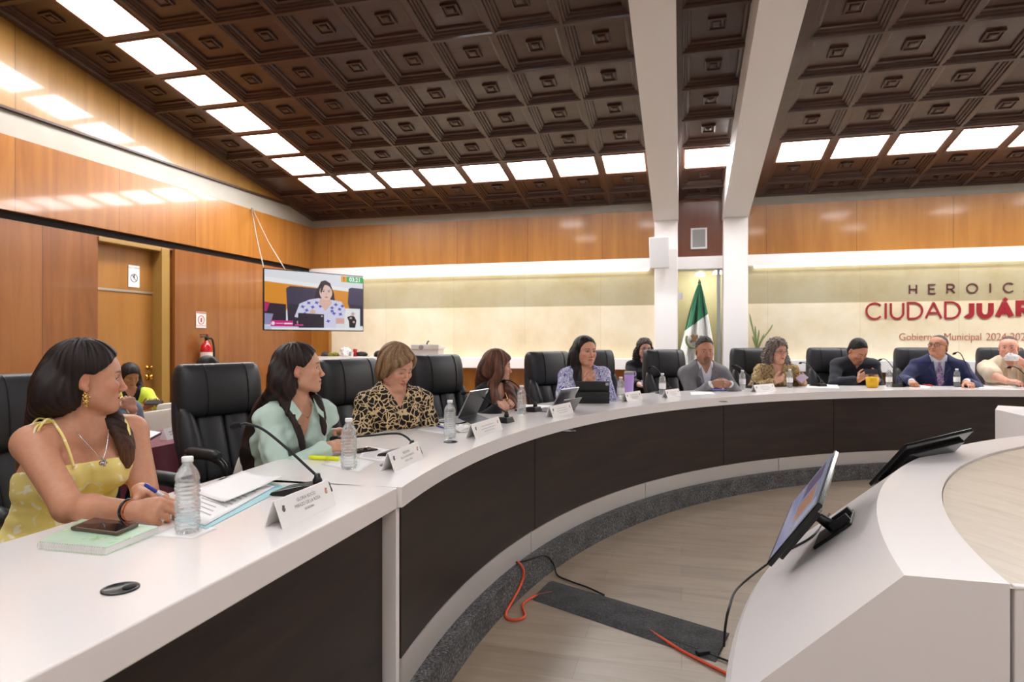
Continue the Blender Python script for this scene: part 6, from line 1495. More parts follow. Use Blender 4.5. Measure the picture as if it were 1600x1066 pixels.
class Person:
    """seated figure from joints given in world metres"""
    def __init__(s, label, hip, head, face, body, sh_w=0.175, sex='f', sc=1.0, pitch=0, roll=0, wide=1.0, lean_side=0.0, neck=0.165, age=35, skin=(205, 160, 135), girth=1.0, sh_drop=0.0, head_sc=1.0, bust=0.0, sh_roll=0.0, neck_fwd=0.02, name='person', cat='person'):
        s.sex = sex; s.age = age; s.skin = skin; s.girth = girth; s.sc = sc; s.bust = bust
        s.root = thing(name, label, cat, (hip[0], hip[1], hip[2] - 0.09))
        s.O = V3(s.root.location)
        s.H = V3(hip); s.T = heading_frame(head, face, pitch, roll, sc * head_sc)
        s.fw = np.array([math.cos(R(body)), math.sin(R(body)), 0]); s.rt = np.array([math.sin(R(body)), -math.cos(R(body)), 0]); s.up = np.array([0, 0, 1.0])
        s.wide = wide
        hc = s.T((0, -0.025, -0.07))
        s.N = V3(head) - s.up * neck * sc - s.fw * neck_fwd * sc                        # base of the neck
        s.N = s.N * 0.75 + (V3(head) - s.up * neck * sc) * 0.25
        rt = nrm(s.rt + s.up * math.tan(R(sh_roll))); s.srt = rt
        s.SR = s.N + rt * sh_w * sc - s.up * (0.045 + sh_drop) * sc; s.SL = s.N - rt * sh_w * sc - s.up * (0.045 + sh_drop) * sc
        s.CH = s.N * 0.60 + s.H * 0.40 - s.fw * 0.0; s.shw = sh_w * sc
        s.male = sex == 'm'; s.arms = {}; s.hands = {}
    def arm(s, side, wrist, pole, d, n, pose='relaxed', l1=None, l2=None, thumb=None):
        S_ = s.SR if side == 'r' else s.SL; l1 = (l1 or (0.30 if s.male else 0.275)) * s.sc; l2 = (l2 or (0.26 if s.male else 0.24)) * s.sc
        E_, W = ik(S_, wrist, l1, l2, pole); s.arms[side] = (S_, E_, W, V3(d), V3(n), pose, thumb)
    def torso(s, F, o=0.0, k=0.05, bust=True):
        g = s.girth * s.sc; H, N, CH = s.H, s.N, s.CH; rt = s.rt
        hipw = (0.165 if s.male else 0.170) * g; ws = (0.150 if s.male else 0.132) * g; cw = (0.170 if s.male else 0.148) * g * 0.5 + 0.5 * s.shw * 0.92
        W = H * 0.62 + CH * 0.38 + s.fw * 0.005
        F.econe(H - s.up * 0.02, W, hipw + o, ws + o, rt, 0.66, k, f2=0.70)
        F.econe(W, CH, ws + o, cw + o, rt, 0.70, k, f2=0.64)
        top = N * 0.82 + CH * 0.18 - s.fw * 0.02
        F.econe(CH, top, cw + o, s.shw * 0.72 + o, s.srt, 0.64, k, f2=0.50)
        F.cone(s.SR, s.SL, (0.054 if s.male else 0.044) * s.sc + o, (0.054 if s.male else 0.044) * s.sc + o, k * 1.1)
        for S_ in (s.SR, s.SL): F.cone(N + s.up * 0.030 * s.sc - s.fw * 0.015, S_ + (N - S_) * 0.15, (0.045 if s.male else 0.036) * s.sc + o, (0.052 if s.male else 0.042) * s.sc + o, k)
        if g > 1.12 * s.sc: F.ell(H * 0.6 + CH * 0.4 + s.fw * 0.05 * g, V3((0.14, 0.125, 0.16)) * g + o, np.stack([rt, s.fw, s.up], 1), k)
        if s.bust and bust:
            for sg in (-1, 1): F.ell(CH + (N - CH) * 0.12 + rt * sg * 0.070 * s.sc + s.fw * (0.085 + 0.02 * s.bust) * s.sc, V3((0.062, 0.055, 0.062)) * s.sc * (0.8 + 0.3 * s.bust) + o, None, 0.045)
    def armshapes(s, F, side, o=0.0, upto=1.0, k=0.03, start=0.0, bulge=0.0):
        S_, E_, W, d, n, pose, th = s.arms[side]; m = (1.12 if s.male else 1.0) * (0.6 + 0.4 * s.girth) * s.sc
        r = [(0.055 if s.male else 0.049) * m, 0.041 * m, 0.040 * m, 0.026 * m * (1 if not s.male else 1.05)]
        if upto <= 0.5: F.cone(S_, S_ + (E_ - S_) * upto * 2, r[0] + o, r[0] + (r[1] - r[0]) * upto * 2 + o + bulge, k); return
        F.cone(S_, E_, r[0] + o, r[1] + o, k)
        t = (upto - 0.5) * 2; mid = E_ + (W - E_) * 0.35
        if t > 0.35:
            F.cone(E_, mid, r[2] + o, r[2] * 0.98 + o, k * 0.6); F.cone(mid, E_ + (W - E_) * t, r[2] * 0.98 + o, r[2] * 0.98 + (r[3] - r[2] * 0.98) * (t - 0.35) / 0.65 + o + bulge, k * 0.6)
        else: F.cone(E_, E_ + (W - E_) * t, r[2] + o, r[2] + o, k * 0.6)
    def legs(s, F, o=0.0, k=0.03, knee=None, foot=None):
        m = s.sc * (0.8 + 0.2 * s.girth)
        fl = s.H[2] - 0.09 - 0.46
        for sg in (-1, 1):
            hj = s.H + s.rt * sg * 0.085 * s.sc - s.up * 0.015; kn = s.H + s.rt * sg * 0.10 * s.sc + s.fw * 0.42 * s.sc - s.up * 0.01; kn[2] = max(kn[2], s.H[2] - 0.05)
            an = kn + s.fw * 0.03; an[2] = s.H[2] - 0.09 - 0.47 + 0.09
            F.cone(hj, kn, 0.082 * m + o, 0.058 * m + o, k); F.cone(kn, an, 0.056 * m + o, 0.040 * m + o, k)
            yield an
    def skin_field(s, legs=True):
        F = Field(); s.torso(F, 0.0)
        c = s.T((0, -0.026, -0.060)); m = (0.057 if s.male else 0.045) * s.sc
        F.econe(s.N - s.up * 0.03 * s.sc - s.fw * 0.004, c, m * 1.10, m * 0.98, s.rt, 0.95, 0.030)
        if legs:
            for an in s.legs(F): pass
        for side in s.arms: s.armshapes(F, side)
        head_shapes(F, s.T, s.T.s, s.sex, s.age, getattr(s, 'mouth', 0.0), s.wide)
        for side, (S_, E_, W, d, n, pose, th) in s.arms.items():
            s.hands[side] = hand_shapes(F, W, d, n, side == 'r', pose, s.sc * (1.06 if s.male else 0.97), th)
        return F
    def skin_mesh(s, vb=0.012, vh=0.003, vhand=0.003, face=None, legs=True):
        F = s.skin_field(legs); s.F = F; parts = []
        hc = s.T((0, -0.005, -0.01)); hr = 0.165 * s.T.s
        spheres = [(hc, hr)] + [(a[2] + nrm(a[3]) * 0.06, 0.15 * s.sc) for a in s.arms.values()]
        lo, hi = F.bounds()
        def keep_body(c):
            k = np.ones(len(c), bool)
            for o, r in spheres: k &= np.linalg.norm(c - o, axis=1) > r - vb * 1.2
            return k
        P, Q = F.mesh(vb, lo, hi, keep_body); parts.append((P, Q))
        for i, (o, r) in enumerate(spheres):
            v = vh if i == 0 else vhand
            P, Q = F.mesh(v, o - r - 2 * v, o + r + 2 * v, lambda c: np.linalg.norm(c - o, axis=1) < r); parts.append((P, Q))
        f = dict(lip=(176, 96, 92), brow=(48, 34, 28), iris=(58, 36, 24)); f.update(face or {})
        out = [(P - s.O, Q, face_colours(P, s.T, s.skin, **f)) for P, Q in parts]
        return quick_mesh('body', out, SKIN, s.root)
    def garment(s, name, F, mt, vox=0.006, wr=None):
        if wr: F.disp = wrinkle(*wr)
        P, Q = F.mesh(vox); return quick_mesh(name, [(P - s.O, Q, None)], mt, s.root)
    def chest(s, x, y, z):
        """point in the chest frame: x to the right, y forward, z up from the neck base"""
        return s.N + s.srt * x * s.sc + s.fw * y * s.sc + s.up * z * s.sc
    def vneck(s, F, depth, width, k=0.006, back=0.02):
        N, sr, fw, sc = s.N, s.srt, s.fw, s.sc
        def fn(p):
            q = p - N; x = q @ sr; y = q @ fw; z = q[:, 2]
            wv = width * np.clip((z + depth) / depth, 0, 1.6)
            return np.maximum(np.maximum(np.abs(x) - wv, -(z + depth)), -(y + back))
        F.fn(fn, N, 0.4, k, 's')
    def neckhole(s, F, r=0.075, up=0.03, f=1.0, tilt=0.03, k=0.008):
        a = s.chest(0, 0.0, -0.025 + up); b_ = s.chest(0, 0.02, 0.20); F.cone(a, b_, r * s.sc, r * s.sc * 1.25, k, 's')
def strand_colours(P, cols, seed, dirs, scale=220.0, along=7.0):
    """hair tint: streaks that run along the given flow field"""
    rs = np.random.RandomState(seed); q = dirs; v = np.zeros(len(P))
    for i in range(6): v += np.sin(q * scale * (0.25 + 0.45 * rs.rand() * (i + 1) / 2) + rs.rand() * 6.28 + 1.7 * np.sin(P[:, 2] * along * (1 + rs.rand() * 2) + i))
    v = 0.5 + v / 7.5; v = np.clip(v, 0, 1)[:, None]
    a, b = np.array(lin(cols[0])[:3]), np.array(lin(cols[1])[:3]); return a * (1 - v) + b * v
# ------------------------------------------------------------------ hair
def cap(F, T, th=0.012, back=True, low=-0.05, line=1.0, dome=0.0):
    s = T.s; M_ = T.M
    F.ell(T((0, -0.013, 0.034 + dome * 0.4)), V3((0.0755 + th, 0.097 + th, 0.083 + th + dome)) * s, M_, 0.02 * s)
    if back: F.ell(T((0, -0.050, low)), V3((0.062 + th, 0.054 + th, 0.075)) * s, M_, 0.03 * s)
def facecut(F, T, hz=0.0, side=0.12, k=0.010):
    s = T.s; F.ell(T((0, 0.120, -0.035 + hz)), V3((side, 0.100, 0.112)) * s, T.M, k * s, 's')
def sweepcut(F, T, p0=(0.080, 0.064), p1=(-0.004, 0.016), k=0.010, yb=-0.004):
    """hair swept back over the temples: cut everything before the line from the forehead to the ear's top"""
    d = nrm((p1[0] - p0[0], p1[1] - p0[1], 0)); n = np.array([-d[1], d[0]]); n = n if n[0] > 0 else -n
    def fn(p):
        q = T.inv(p); return np.maximum(-((q[:, 1] - p0[0]) * n[0] + (q[:, 2] - p0[1]) * n[1]), -(q[:, 1] - yb)) * T.s
    F.fn(fn, T((0, 0.06, 0)), 0.16, k * T.s, 's')
def earcut(F, T, sides=(1, -1), r=1.0):
    for sg in sides: F.ell(T((sg * 0.088, 0.000, -0.010)), V3((0.030, 0.026 * r, 0.042 * r)) * T.s, T.M, 0.008 * T.s, 's')
def chain(F, pts, rad, side, f=0.5, k=0.02):
    pts = spline(pts, 4); rr = np.interp(np.linspace(0, 1, len(pts)), np.linspace(0, 1, len(rad)), rad)
    for a, b, r0, r1 in zip(pts[:-1], pts[1:], rr[:-1], rr[1:]): F.econe(a, b, r0, r1, side, f, k)
def hair_mesh(s, F, cols, vox, seed=1, amp=0.0022, freq=260.0, tips=None, wave=0.0, curl=0.0, name='hair'):
    T = s.T
    def coord(p):
        q = T.inv(p); return np.arctan2(q[:, 0], q[:, 1] + 0.015) * 0.085 + 0.12 * q[:, 1] * (np.abs(q[:, 0]) < 9)
    rs = np.random.RandomState(seed); ph = rs.rand(8) * 6.28
    def disp(p):
        q = coord(p); z = p[:, 2]
        if curl > 0:
            v = np.sin(p[:, 0] * 210 + 2 * np.sin(z * 150 + ph[0])) + np.sin(p[:, 1] * 190 + 2 * np.sin(z * 170 + ph[1])) + np.sin(z * 230 + 2 * np.sin(p[:, 0] * 140 + ph[2]))
            return curl * v / 2
        w = wave * np.sin(z * 38 + ph[6])
        v = np.sin((q + w) * freq + ph[0]) + 0.8 * np.sin((q + w) * freq * 1.73 + ph[1] + np.sin(z * 11)) + 0.6 * np.sin((q + w) * freq * 0.47 + ph[2] + np.sin(z * 7 + ph[3]))
        return amp * v / 1.6
    F.disp = disp
    P, Q = F.mesh(vox)
    C = strand_colours(P, cols, seed, coord(P) + wave * np.sin(P[:, 2] * 38 + ph[6]), 700.0 if vox < 0.004 else 420.0)
    if tips is not None:
        z0, z1, tc_ = tips; w = np.clip((z0 - P[:, 2]) / (z0 - z1), 0, 1)[:, None] ** 1.3; C = C * (1 - w) + (np.array(lin(tc_)[:3])[None] * (0.7 + 0.6 * strand_colours(P, ((0, 0, 0), (255, 255, 255)), seed, coord(P)))) * w
    return quick_mesh(name, [(P - s.O, Q, C)], HAIR, s.root)
def short_hair(s, cols, vox=0.004, top=0.014, recede=0.0, seed=1, sides=0.004, spiky=0.0, bald=False):
    F = Field(); T = s.T; k = T.s
    F.ell(T((0, -0.016, 0.036)), V3((0.0765 + sides, 0.098 + sides, 0.083 + top)) * k, T.M, 0.015 * k)
    F.ell(T((0, -0.052, -0.030)), V3((0.064 + sides, 0.050 + sides, 0.055)) * k, T.M, 0.03 * k)
    facecut(F, T, 0.014 + recede, 0.115)
    earcut(F, T, r=1.0)
    F.plane(T((0, 0, -0.075)), -(T.M @ np.array([0, -0.25, 1.0])), 'i', 0.006)
    if bald: F.ell(T((0, 0.035, 0.100)), V3((0.062, 0.105, 0.075)) * k, T.M, 0.012 * k, 's')
    return hair_mesh(s, F, cols, vox, seed, 0.0014, 300, curl=spiky)
# ------------------------------------------------------------------ the people
def Wp(u, v, z): return at_z(u, v, z)
def tube_part(s, name, curves, r, mt, n=6):
    g = MB()
    for c in curves: g.tube([p - s.O for p in c], r, n)
    return g.build(name, mt, s.root)
GOLD = mat('gold_jewellery', (214, 178, 110), rough=0.2, metal=1.0); SILV = mat('silver_jewellery', (196, 196, 200), rough=0.2, metal=1.0); PEARL = mat('pearl', (240, 230, 214), rough=0.2)
GLS = mat('spectacle_frame', (40, 34, 34), rough=0.3); LENS = clear_mat('spectacle_lens', (245, 248, 250), 1.1, 0.85)
def glasses(s, wide=1.0, r=0.0016, mt=None):
    T = s.T; cs = []
    for sg in (-1, 1): cs.append([T((sg * 0.034 + 0.0245 * wide * math.cos(a), 0.103 - 0.012 * abs(math.cos(a) * 0.5 + sg * 0.5) ** 2, -0.002 + 0.0185 * math.sin(a))) for a in np.linspace(0, 2 * PI, 21)])
    cs.append([T((-0.010, 0.104, 0.002)), T((0, 0.106, 0.005)), T((0.010, 0.104, 0.002))])
    for sg in (-1, 1): cs.append([T((sg * 0.058, 0.094, 0.004)), T((sg * 0.076, 0.06, 0.004)), T((sg * 0.084, -0.005, 0.004)), T((sg * 0.083, -0.025, -0.012))])
    return tube_part(s, 'eyeglasses', cs, r * T.s, mt or GLS)
def collar(s, mt, r=0.066, h=0.030, gap=0.5, drop=0.0, name='collar', flare=0.012, th=0.0035, lift=0.0):
    """a turned-down shirt collar: a band round the neck, open in front by `gap` radians"""
    g = MB(); rings = []; N_ = 30
    A = np.linspace(gap / 2, 2 * PI - gap / 2, N_)
    for a in A:
        x, y = math.sin(a), math.cos(a); bk = (1 - y) / 2
        zt = 0.008 + lift + 0.032 * bk - drop * (1 - bk); w_ = r * (0.98 + 0.0 * bk)
        inn_ = s.chest(x * w_, y * w_ * 0.98 - 0.012 - 0.012 * bk, zt); out = s.chest(x * (w_ + flare), y * (w_ + flare) * 0.98 - 0.012 - 0.012 * bk, zt - h * (1.0 + 0.5 * (1 - bk)))
        mid = (inn_ + out) / 2 + s.up * 0.010 * s.sc + (s.chest(x, y, 0) - s.chest(0, 0, 0)) * 0.004
        rings.append([inn_ - s.O, mid - s.O, out - s.O])
    vs = [p for r_ in rings for p in r_]
    g.add(vs, [(i * 3 + j, i * 3 + j + 1, i * 3 + j + 4, i * 3 + j + 3) for i in range(N_ - 1) for j in range(2)], 0, True)
    o = g.build(name, mt, s.root, fix=False); m_ = o.modifiers.new('thick', 'SOLIDIFY'); m_.thickness = th; m_.offset = 0
    return o
def top_garment(s, name, mt, o=0.010, sleeve=0.95, cut=None, wr=(1, 0.004, 38), vox=0.006, o_arm=None, legs=False, k=0.05, hem=None, bulge=0.004):
    F = Field(); s.torso(F, o, k)
    for sd in s.arms: s.armshapes(F, sd, o if o_arm is None else o_arm, sleeve, 0.03, bulge=bulge)
    if cut: cut(F)
    if hem is not None: F.plane((0, 0, hem), (0, 0, -1))
    return s.garment(name, F, mt, vox, wr)
def trousers(s, mt, vox=0.014, name='trousers', shoes=True, wr=(3, 0.004, 25)):
    F = Field(); g = s.girth * s.sc
    F.econe(s.H - s.up * 0.03, s.H + s.up * 0.06, 0.178 * g, 0.165 * g, s.rt, 0.70, 0.05)
    an = list(s.legs(F, 0.012, 0.04))
    s.garment(name, F, mt, vox, wr)
    if shoes:
        for a in an:
            g_ = Field(); f0 = a - s.up * 0.055
            g_.econe(f0 - s.fw * 0.05, f0 + s.fw * 0.15 - s.up * 0.012, 0.042, 0.036, s.rt, 0.75, 0.02); g_.cone(a - s.up * 0.01, f0, 0.045, 0.045, 0.03); g_.plane((0, 0, a[2] - 0.088), (0, 0, -1))
            P, Q = g_.mesh(0.012); quick_mesh('shoe', [(P - s.O, Q, None)], mat('black_shoe', (24, 22, 22), rough=0.3), s.root)
def hip_behind(head, body, back, z=0.71):
    return np.array([head[0] - math.cos(R(body)) * back, head[1] - math.sin(R(body)) * back, z])
BLKCLOTH = cloth('black_cloth', (24, 24, 27)); DKTROU = cloth('charcoal_trousers', (38, 38, 42))

# 1 ---- woman in the yellow dress, nearest
hd = at_d(136, 592, 2.12)
p = Person('woman in yellow strappy dress writing at the near white desk, face in profile', hip_behind(hd, -12, 0.20), hd, 50, -14, sh_w=0.156, sex='f', neck=0.158, age=28, skin=(204, 148, 118), bust=0.65, sh_drop=-0.008, pitch=1, sh_roll=0, girth=1.06)
W_ = Wp(208, 798, 0.936); p.arm('r', W_, (-0.25, -0.25, -1), Wp(262, 797, 0.945) - W_, (0.15, 0.70, -0.60), 'pen')
W_ = Wp(220, 768, 0.950); p.arm('l', W_, (-0.2, 0.5, -1), Wp(256, 775, 0.945) - W_, (-0.1, -0.35, -0.9), 'clasp')
p.skin_mesh(0.008, 0.0021, 0.0024, dict(lip=(188, 98, 96), brow=(46, 30, 26), iris=(70, 62, 44), blush=0.55, makeup=1.0, browt=1.35))
YDR = print_mat('yellow_floral_cotton', 'flowers', [(240, 222, 138), (250, 244, 214)], 16.0)
F = Field(); p.torso(F, 0.007, 0.05); F.econe(p.H - p.up * 0.02, p.H + p.fw * 0.36 - p.up * 0.0, 0.20, 0.21, p.rt, 0.55, 0.05)
ztop = p.chest(0, 0, -0.120)
F.plane(ztop, p.up * 1.0 - p.fw * 0.18, 'i', 0.006)
p.garment('dress', F, YDR, 0.006, (5, 0.0035, 34))
straps = []
for sg in (-1, 1):
    a = p.chest(sg * 0.085, 0.104, -0.112); b_ = p.chest(sg * 0.104, 0.056, 0.004); c = p.chest(sg * 0.104, -0.02, 0.030); d_ = p.chest(sg * 0.09, -0.105, -0.14)
    straps.append(spline([a, p.chest(sg * 0.096, 0.092, -0.052), b_, c, d_], 6))
for c_ in straps: tube_part(p, 'shoulder_strap', [c_], 0.0045, YDR)
bows = []
for sg in (1,):
    c = p.chest(sg * 0.106, 0.02, 0.028)
    for a, l in ((0.6, 0.05), (2.4, 0.05)): bows.append(spline([c, c + p.srt * 0.028 + p.up * 0.012 + p.fw * 0.03 * math.cos(a), c + p.srt * l - p.up * 0.02 + p.fw * 0.03 * math.cos(a), c + p.srt * 0.02 - p.up * 0.02, c], 6))
    for f_ in (-0.02, 0.02): bows.append(spline([c, c + p.srt * 0.055 + p.fw * f_ - p.up * 0.01, c + p.srt * 0.068 + p.fw * f_ - p.up * 0.10, c + p.srt * 0.068 + p.fw * f_ - p.up * 0.15], 6))
tube_part(p, 'strap_bow', bows, 0.0035, YDR)
T = p.T; F = Field(); cap(F, T, 0.014, low=-0.035, dome=0.004); facecut(F, T, 0.010, 0.115); sweepcut(F, T, (0.084, 0.062), (0.008, 0.008))
chain(F, [T((0.030, -0.075, 0.02)), T((0.050, -0.085, -0.06)), p.chest(0.055, -0.095, 0.02), p.chest(0.075, -0.125, -0.12), p.chest(0.07, -0.14, -0.26)], [0.060, 0.062, 0.070, 0.064, 0.036], p.srt, 0.55)
chain(F, [T((-0.03, -0.075, 0.02)), T((-0.03, -0.095, -0.06)), p.chest(-0.02, -0.100, 0.02), p.chest(-0.01, -0.13, -0.12), p.chest(0.0, -0.14, -0.24)], [0.060, 0.060, 0.068, 0.060, 0.034], p.srt, 0.55)
chain(F, [T((-0.076, 0.006, 0.02)), T((-0.082, 0.000, -0.05)), p.chest(-0.070, 0.020, 0.03), p.chest(-0.088, 0.082, -0.06), p.chest(-0.080, 0.105, -0.14)], [0.026, 0.028, 0.032, 0.026, 0.007], p.srt, 0.5)
F.ell(T((0.090, 0.002, -0.012)), V3((0.026, 0.024, 0.036)), T.M, 0.010, 's'); F.ell(T((0.092, 0.026, -0.055)), V3((0.034, 0.045, 0.062)), T.M, 0.010, 's')
hair_mesh(p, F, ((20, 13, 12), (52, 34, 28)), 0.0032, 4, 0.0022, 300, tips=(1.20, 0.98, (112, 72, 48)))
er = [T((0.083, -0.006, -0.042)), T((0.086, -0.004, -0.054)), T((0.086, -0.004, -0.068)), T((0.085, -0.003, -0.080))]
g = MB()
for q_, r_ in zip(er, (0.004, 0.0085, 0.0070, 0.0050)):
    g.lathe([(0.001, -r_), (r_ * 0.8, -r_ * 0.6), (r_, 0), (r_ * 0.8, r_ * 0.6), (0.001, r_)], 8, P=q_ - p.O, M=T.M)
    for k in range(5): a = k * 1.256; g.lathe([(0.001, -r_ * .5), (r_ * 0.5, 0), (0.001, r_ * .5)], 6, P=q_ - p.O + T.M @ np.array([0.003, r_ * 1.1 * math.cos(a), r_ * 1.1 * math.sin(a)]))
g.build('flower_earring', GOLD, p.root)
nk = spline([p.chest(-0.055, -0.005, 0.032), p.chest(-0.052, 0.045, -0.005), p.chest(-0.02, 0.090, -0.070), p.chest(0.0, 0.101, -0.100), p.chest(0.02, 0.090, -0.070), p.chest(0.052, 0.045, -0.005), p.chest(0.055, -0.005, 0.032)], 8)
nl = tube_part(p, 'necklace', [nk], 0.0016, SILV)
g = MB(); c = p.chest(0.0, 0.106, -0.113) - p.O; g.lathe([(0.001, -0.011), (0.009, -0.005), (0.011, 0.0), (0.009, 0.005), (0.001, 0.011)], 8, P=c)
for k in range(6): a = k * PI / 3; g.lathe([(0.001, -0.004), (0.004, 0), (0.001, 0.004)], 6, P=c + np.array([0.004, 0.010 * math.cos(a), 0.010 * math.sin(a)]))
g.build('pendant', SILV, nl)
S_, E_, W0, *_r = p.arms['r']; ax_ = nrm(W0 - E_)
def bangle(c, ax, r, rt_, mt, nm):
    u_ = nrm(np.cross(ax, [0, 0, 1.0])); v_ = np.cross(ax, u_); tube_part(p, nm, [[c + r * (math.cos(a) * u_ + math.sin(a) * v_) for a in np.linspace(0, 2 * PI, 21)]], rt_, mt)
bangle(W0 - ax_ * 0.018, ax_, 0.030, 0.0042, mat('black_beads', (22, 20, 20), rough=0.3), 'bead_bracelet'); bangle(W0 - ax_ * 0.006, ax_, 0.029, 0.0026, mat('amber_beads', (190, 96, 40), rough=0.3), 'amber_bracelet')
S_, E_, W1, *_r = p.arms['l']; bangle(W1 - nrm(W1 - E_) * 0.015, nrm(W1 - E_), 0.029, 0.0024, GOLD, 'gold_bracelet')
tip, th_ = p.hands['r']; c0 = (tip[0] + th_) / 2
a, c = Wp(272, 786, 0.935), Wp(226, 757, 1.005)
stick('pen', 'blue and white pen in the hand of the woman in yellow', 'pen', a, c, 0.0052, (mat('pale_barrel', (214, 218, 230), rough=0.3), BLUE))

# 2 ---- woman in the mint shirt
hd = at_d(467, 577, 3.03)
p = Person('woman in mint green shirt with long dark hair, looking along the table', hip_behind(hd, -22, 0.26), hd, 33, -24, sh_w=0.150, sex='f', neck=0.165, age=28, skin=(208, 156, 128), bust=0.7, pitch=-4, sh_drop=0.022)
W_ = Wp(514, 699, 0.942); p.arm('r', W_, (-0.45, -0.55, -0.8), Wp(548, 694, 0.945) - W_, (-0.25, 0.55, -0.75), 'clasp')
W_ = Wp(531, 676, 0.948); p.arm('l', W_, (-0.3, 0.6, -0.9), Wp(562, 684, 0.945) - W_, (-0.35, -0.6, -0.6), 'clasp')
p.skin_mesh(0.009, 0.0026, 0.003, dict(lip=(190, 104, 100), brow=(50, 34, 30), iris=(64, 44, 30), blush=0.35, makeup=1.0, browt=1.25))
MINT = cloth('mint_cotton', (186, 208, 196), 0.7, (300, 0.1, 0.001))
def cut(F): p.vneck(F, 0.20, 0.058, back=0.0); p.neckhole(F, 0.060, 0.035)
top_garment(p, 'shirt', MINT, 0.012, 0.93, cut, (11, 0.0055, 46), 0.0052, 0.011, bulge=0.006)
collar(p, MINT, 0.064, 0.036, 1.5, 0.014, flare=0.022, lift=0.026)
for sg in (-1, 1):
    g = MB(); g.add([p.chest(sg * x, y, z) - p.O for x, y, z in ((0.058, 0.046, 0.026), (0.088, 0.078, -0.016), (0.070, 0.112, -0.064), (0.042, 0.104, -0.036))], [(0, 1, 2, 3)])
    o = g.build('collar_wing', MINT, p.root); m_ = o.modifiers.new('thick', 'SOLIDIFY'); m_.thickness = 0.005; m_.offset = 0
trousers(p, cloth('cream_trousers', (200, 192, 180)))
T = p.T; F = Field(); cap(F, T, 0.013, low=-0.03); facecut(F, T, 0.010, 0.115); sweepcut(F, T, (0.086, 0.058), (0.014, 0.000))
chain(F, [T((0.035, -0.075, 0.01)), T((0.055, -0.080, -0.07)), p.chest(0.080, -0.105, -0.01), p.chest(0.115, -0.145, -0.12), p.chest(0.150, -0.150, -0.24), p.chest(0.16, -0.13, -0.37)], [0.060, 0.060, 0.066, 0.062, 0.048, 0.014], p.srt, 0.6)
chain(F, [T((-0.035, -0.07, 0.01)), T((-0.04, -0.090, -0.07)), p.chest(-0.02, -0.095, 0.0), p.chest(0.03, -0.125, -0.13), p.chest(0.05, -0.13, -0.24)], [0.058, 0.060, 0.062, 0.056, 0.03], p.srt, 0.6)
F.ell(T((0.090, 0.004, -0.012)), V3((0.026, 0.022, 0.034)), T.M, 0.010, 's'); F.ell(T((0.092, 0.030, -0.055)), V3((0.034, 0.045, 0.062)), T.M, 0.010, 's')
chain(F, [T((-0.076, -0.02, -0.02)), T((-0.080, -0.01, -0.07)), p.chest(-0.078, 0.045, 0.02), p.chest(-0.074, 0.100, -0.07), p.chest(-0.062, 0.128, -0.15)], [0.024, 0.022, 0.017, 0.012, 0.004], p.srt, 0.6)
chain(F, [T((0.070, -0.055, -0.04)), T((0.074, -0.045, -0.09)), p.chest(0.090, 0.035, 0.022), p.chest(0.076, 0.102, -0.07), p.chest(0.062, 0.138, -0.16), p.chest(0.066, 0.140, -0.24)], [0.030, 0.028, 0.020, 0.013, 0.010, 0.004], p.srt, 0.6)
hair_mesh(p, F, ((24, 15, 14), (60, 38, 32)), 0.0042, 8, 0.0026, 260, wave=0.004)
g = MB(); g.lathe([(0.001, -0.004), (0.0035, 0), (0.001, 0.004)], 8, P=p.chest(0.0, 0.088, -0.062) - p.O); nl = tube_part(p, 'necklace', [spline([p.chest(-0.052, 0.03, 0.01), p.chest(-0.028, 0.072, -0.035), p.chest(0, 0.086, -0.058), p.chest(0.028, 0.072, -0.035), p.chest(0.052, 0.03, 0.01)], 6)], 0.001, GOLD); g.build('pendant', GOLD, nl)

# 3 ---- woman in the leopard print blouse
hd = at_d(618, 574, 3.80)
p = Person('older woman with short light brown hair in leopard print blouse, looking down', hip_behind(hd, -30, 0.22, 0.72), hd, -20, -38, sh_w=0.168, sex='f', neck=0.150, age=62, skin=(216, 162, 136), bust=1.4, pitch=20, girth=1.22, wide=1.1, head_sc=1.04, sh_drop=0.01)
p.arm('r', p.chest(0.13, 0.26, -0.34), (-0.4, -0.4, -1), nrm(p.fw - p.srt * 0.6), (0, 0, -1), 'relaxed'); p.arm('l', p.chest(-0.13, 0.26, -0.34), (0.2, 0.6, -1), nrm(p.fw + p.srt * 0.6), (0, 0, -1), 'relaxed')
p.skin_mesh(0.010, 0.003, 0.005, dict(lip=(178, 96, 92), brow=(120, 88, 66), iris=(60, 44, 34), blush=0.4, makeup=0.5, lid=0.6))
LEO = print_mat('leopard_print', 'leopard', [(26, 20, 20), (206, 180, 138)], 33.0)
def cut(F): p.neckhole(F, 0.066, 0.012); p.vneck(F, 0.10, 0.050, back=0.0)
top_garment(p, 'blouse', LEO, 0.016, 0.93, cut, (21, 0.006, 26), 0.006, 0.022)
trousers(p, DKTROU)
T = p.T; F = Field(); cap(F, T, 0.017, low=-0.045, dome=0.008)
for sg in (-1, 1): F.ell(T((sg * 0.078, -0.012, -0.005)), V3((0.026, 0.050, 0.062)) * T.s, T.M, 0.03)
facecut(F, T, 0.016, 0.112)
chain(F, [T((-0.030, 0.060, 0.096)), T((0.030, 0.088, 0.078)), T((0.066, 0.066, 0.045)), T((0.080, 0.030, 0.0))], [0.016, 0.020, 0.018, 0.014], T.M[:, 1], 0.7)
chain(F, [T((-0.030, 0.060, 0.096)), T((-0.064, 0.058, 0.062)), T((-0.080, 0.030, 0.01))], [0.014, 0.016, 0.012], T.M[:, 1], 0.7)
hair_mesh(p, F, ((112, 80, 52), (190, 152, 112)), 0.004, 13, 0.0032, 220, wave=0.006)
g = MB(); g.lathe([(0.001, -0.008), (0.007, -0.004), (0.008, 0), (0.007, 0.004), (0.001, 0.008)], 12, P=T((0.083, -0.002, -0.046)) - p.O); g.build('pearl_earring', PEARL, p.root)

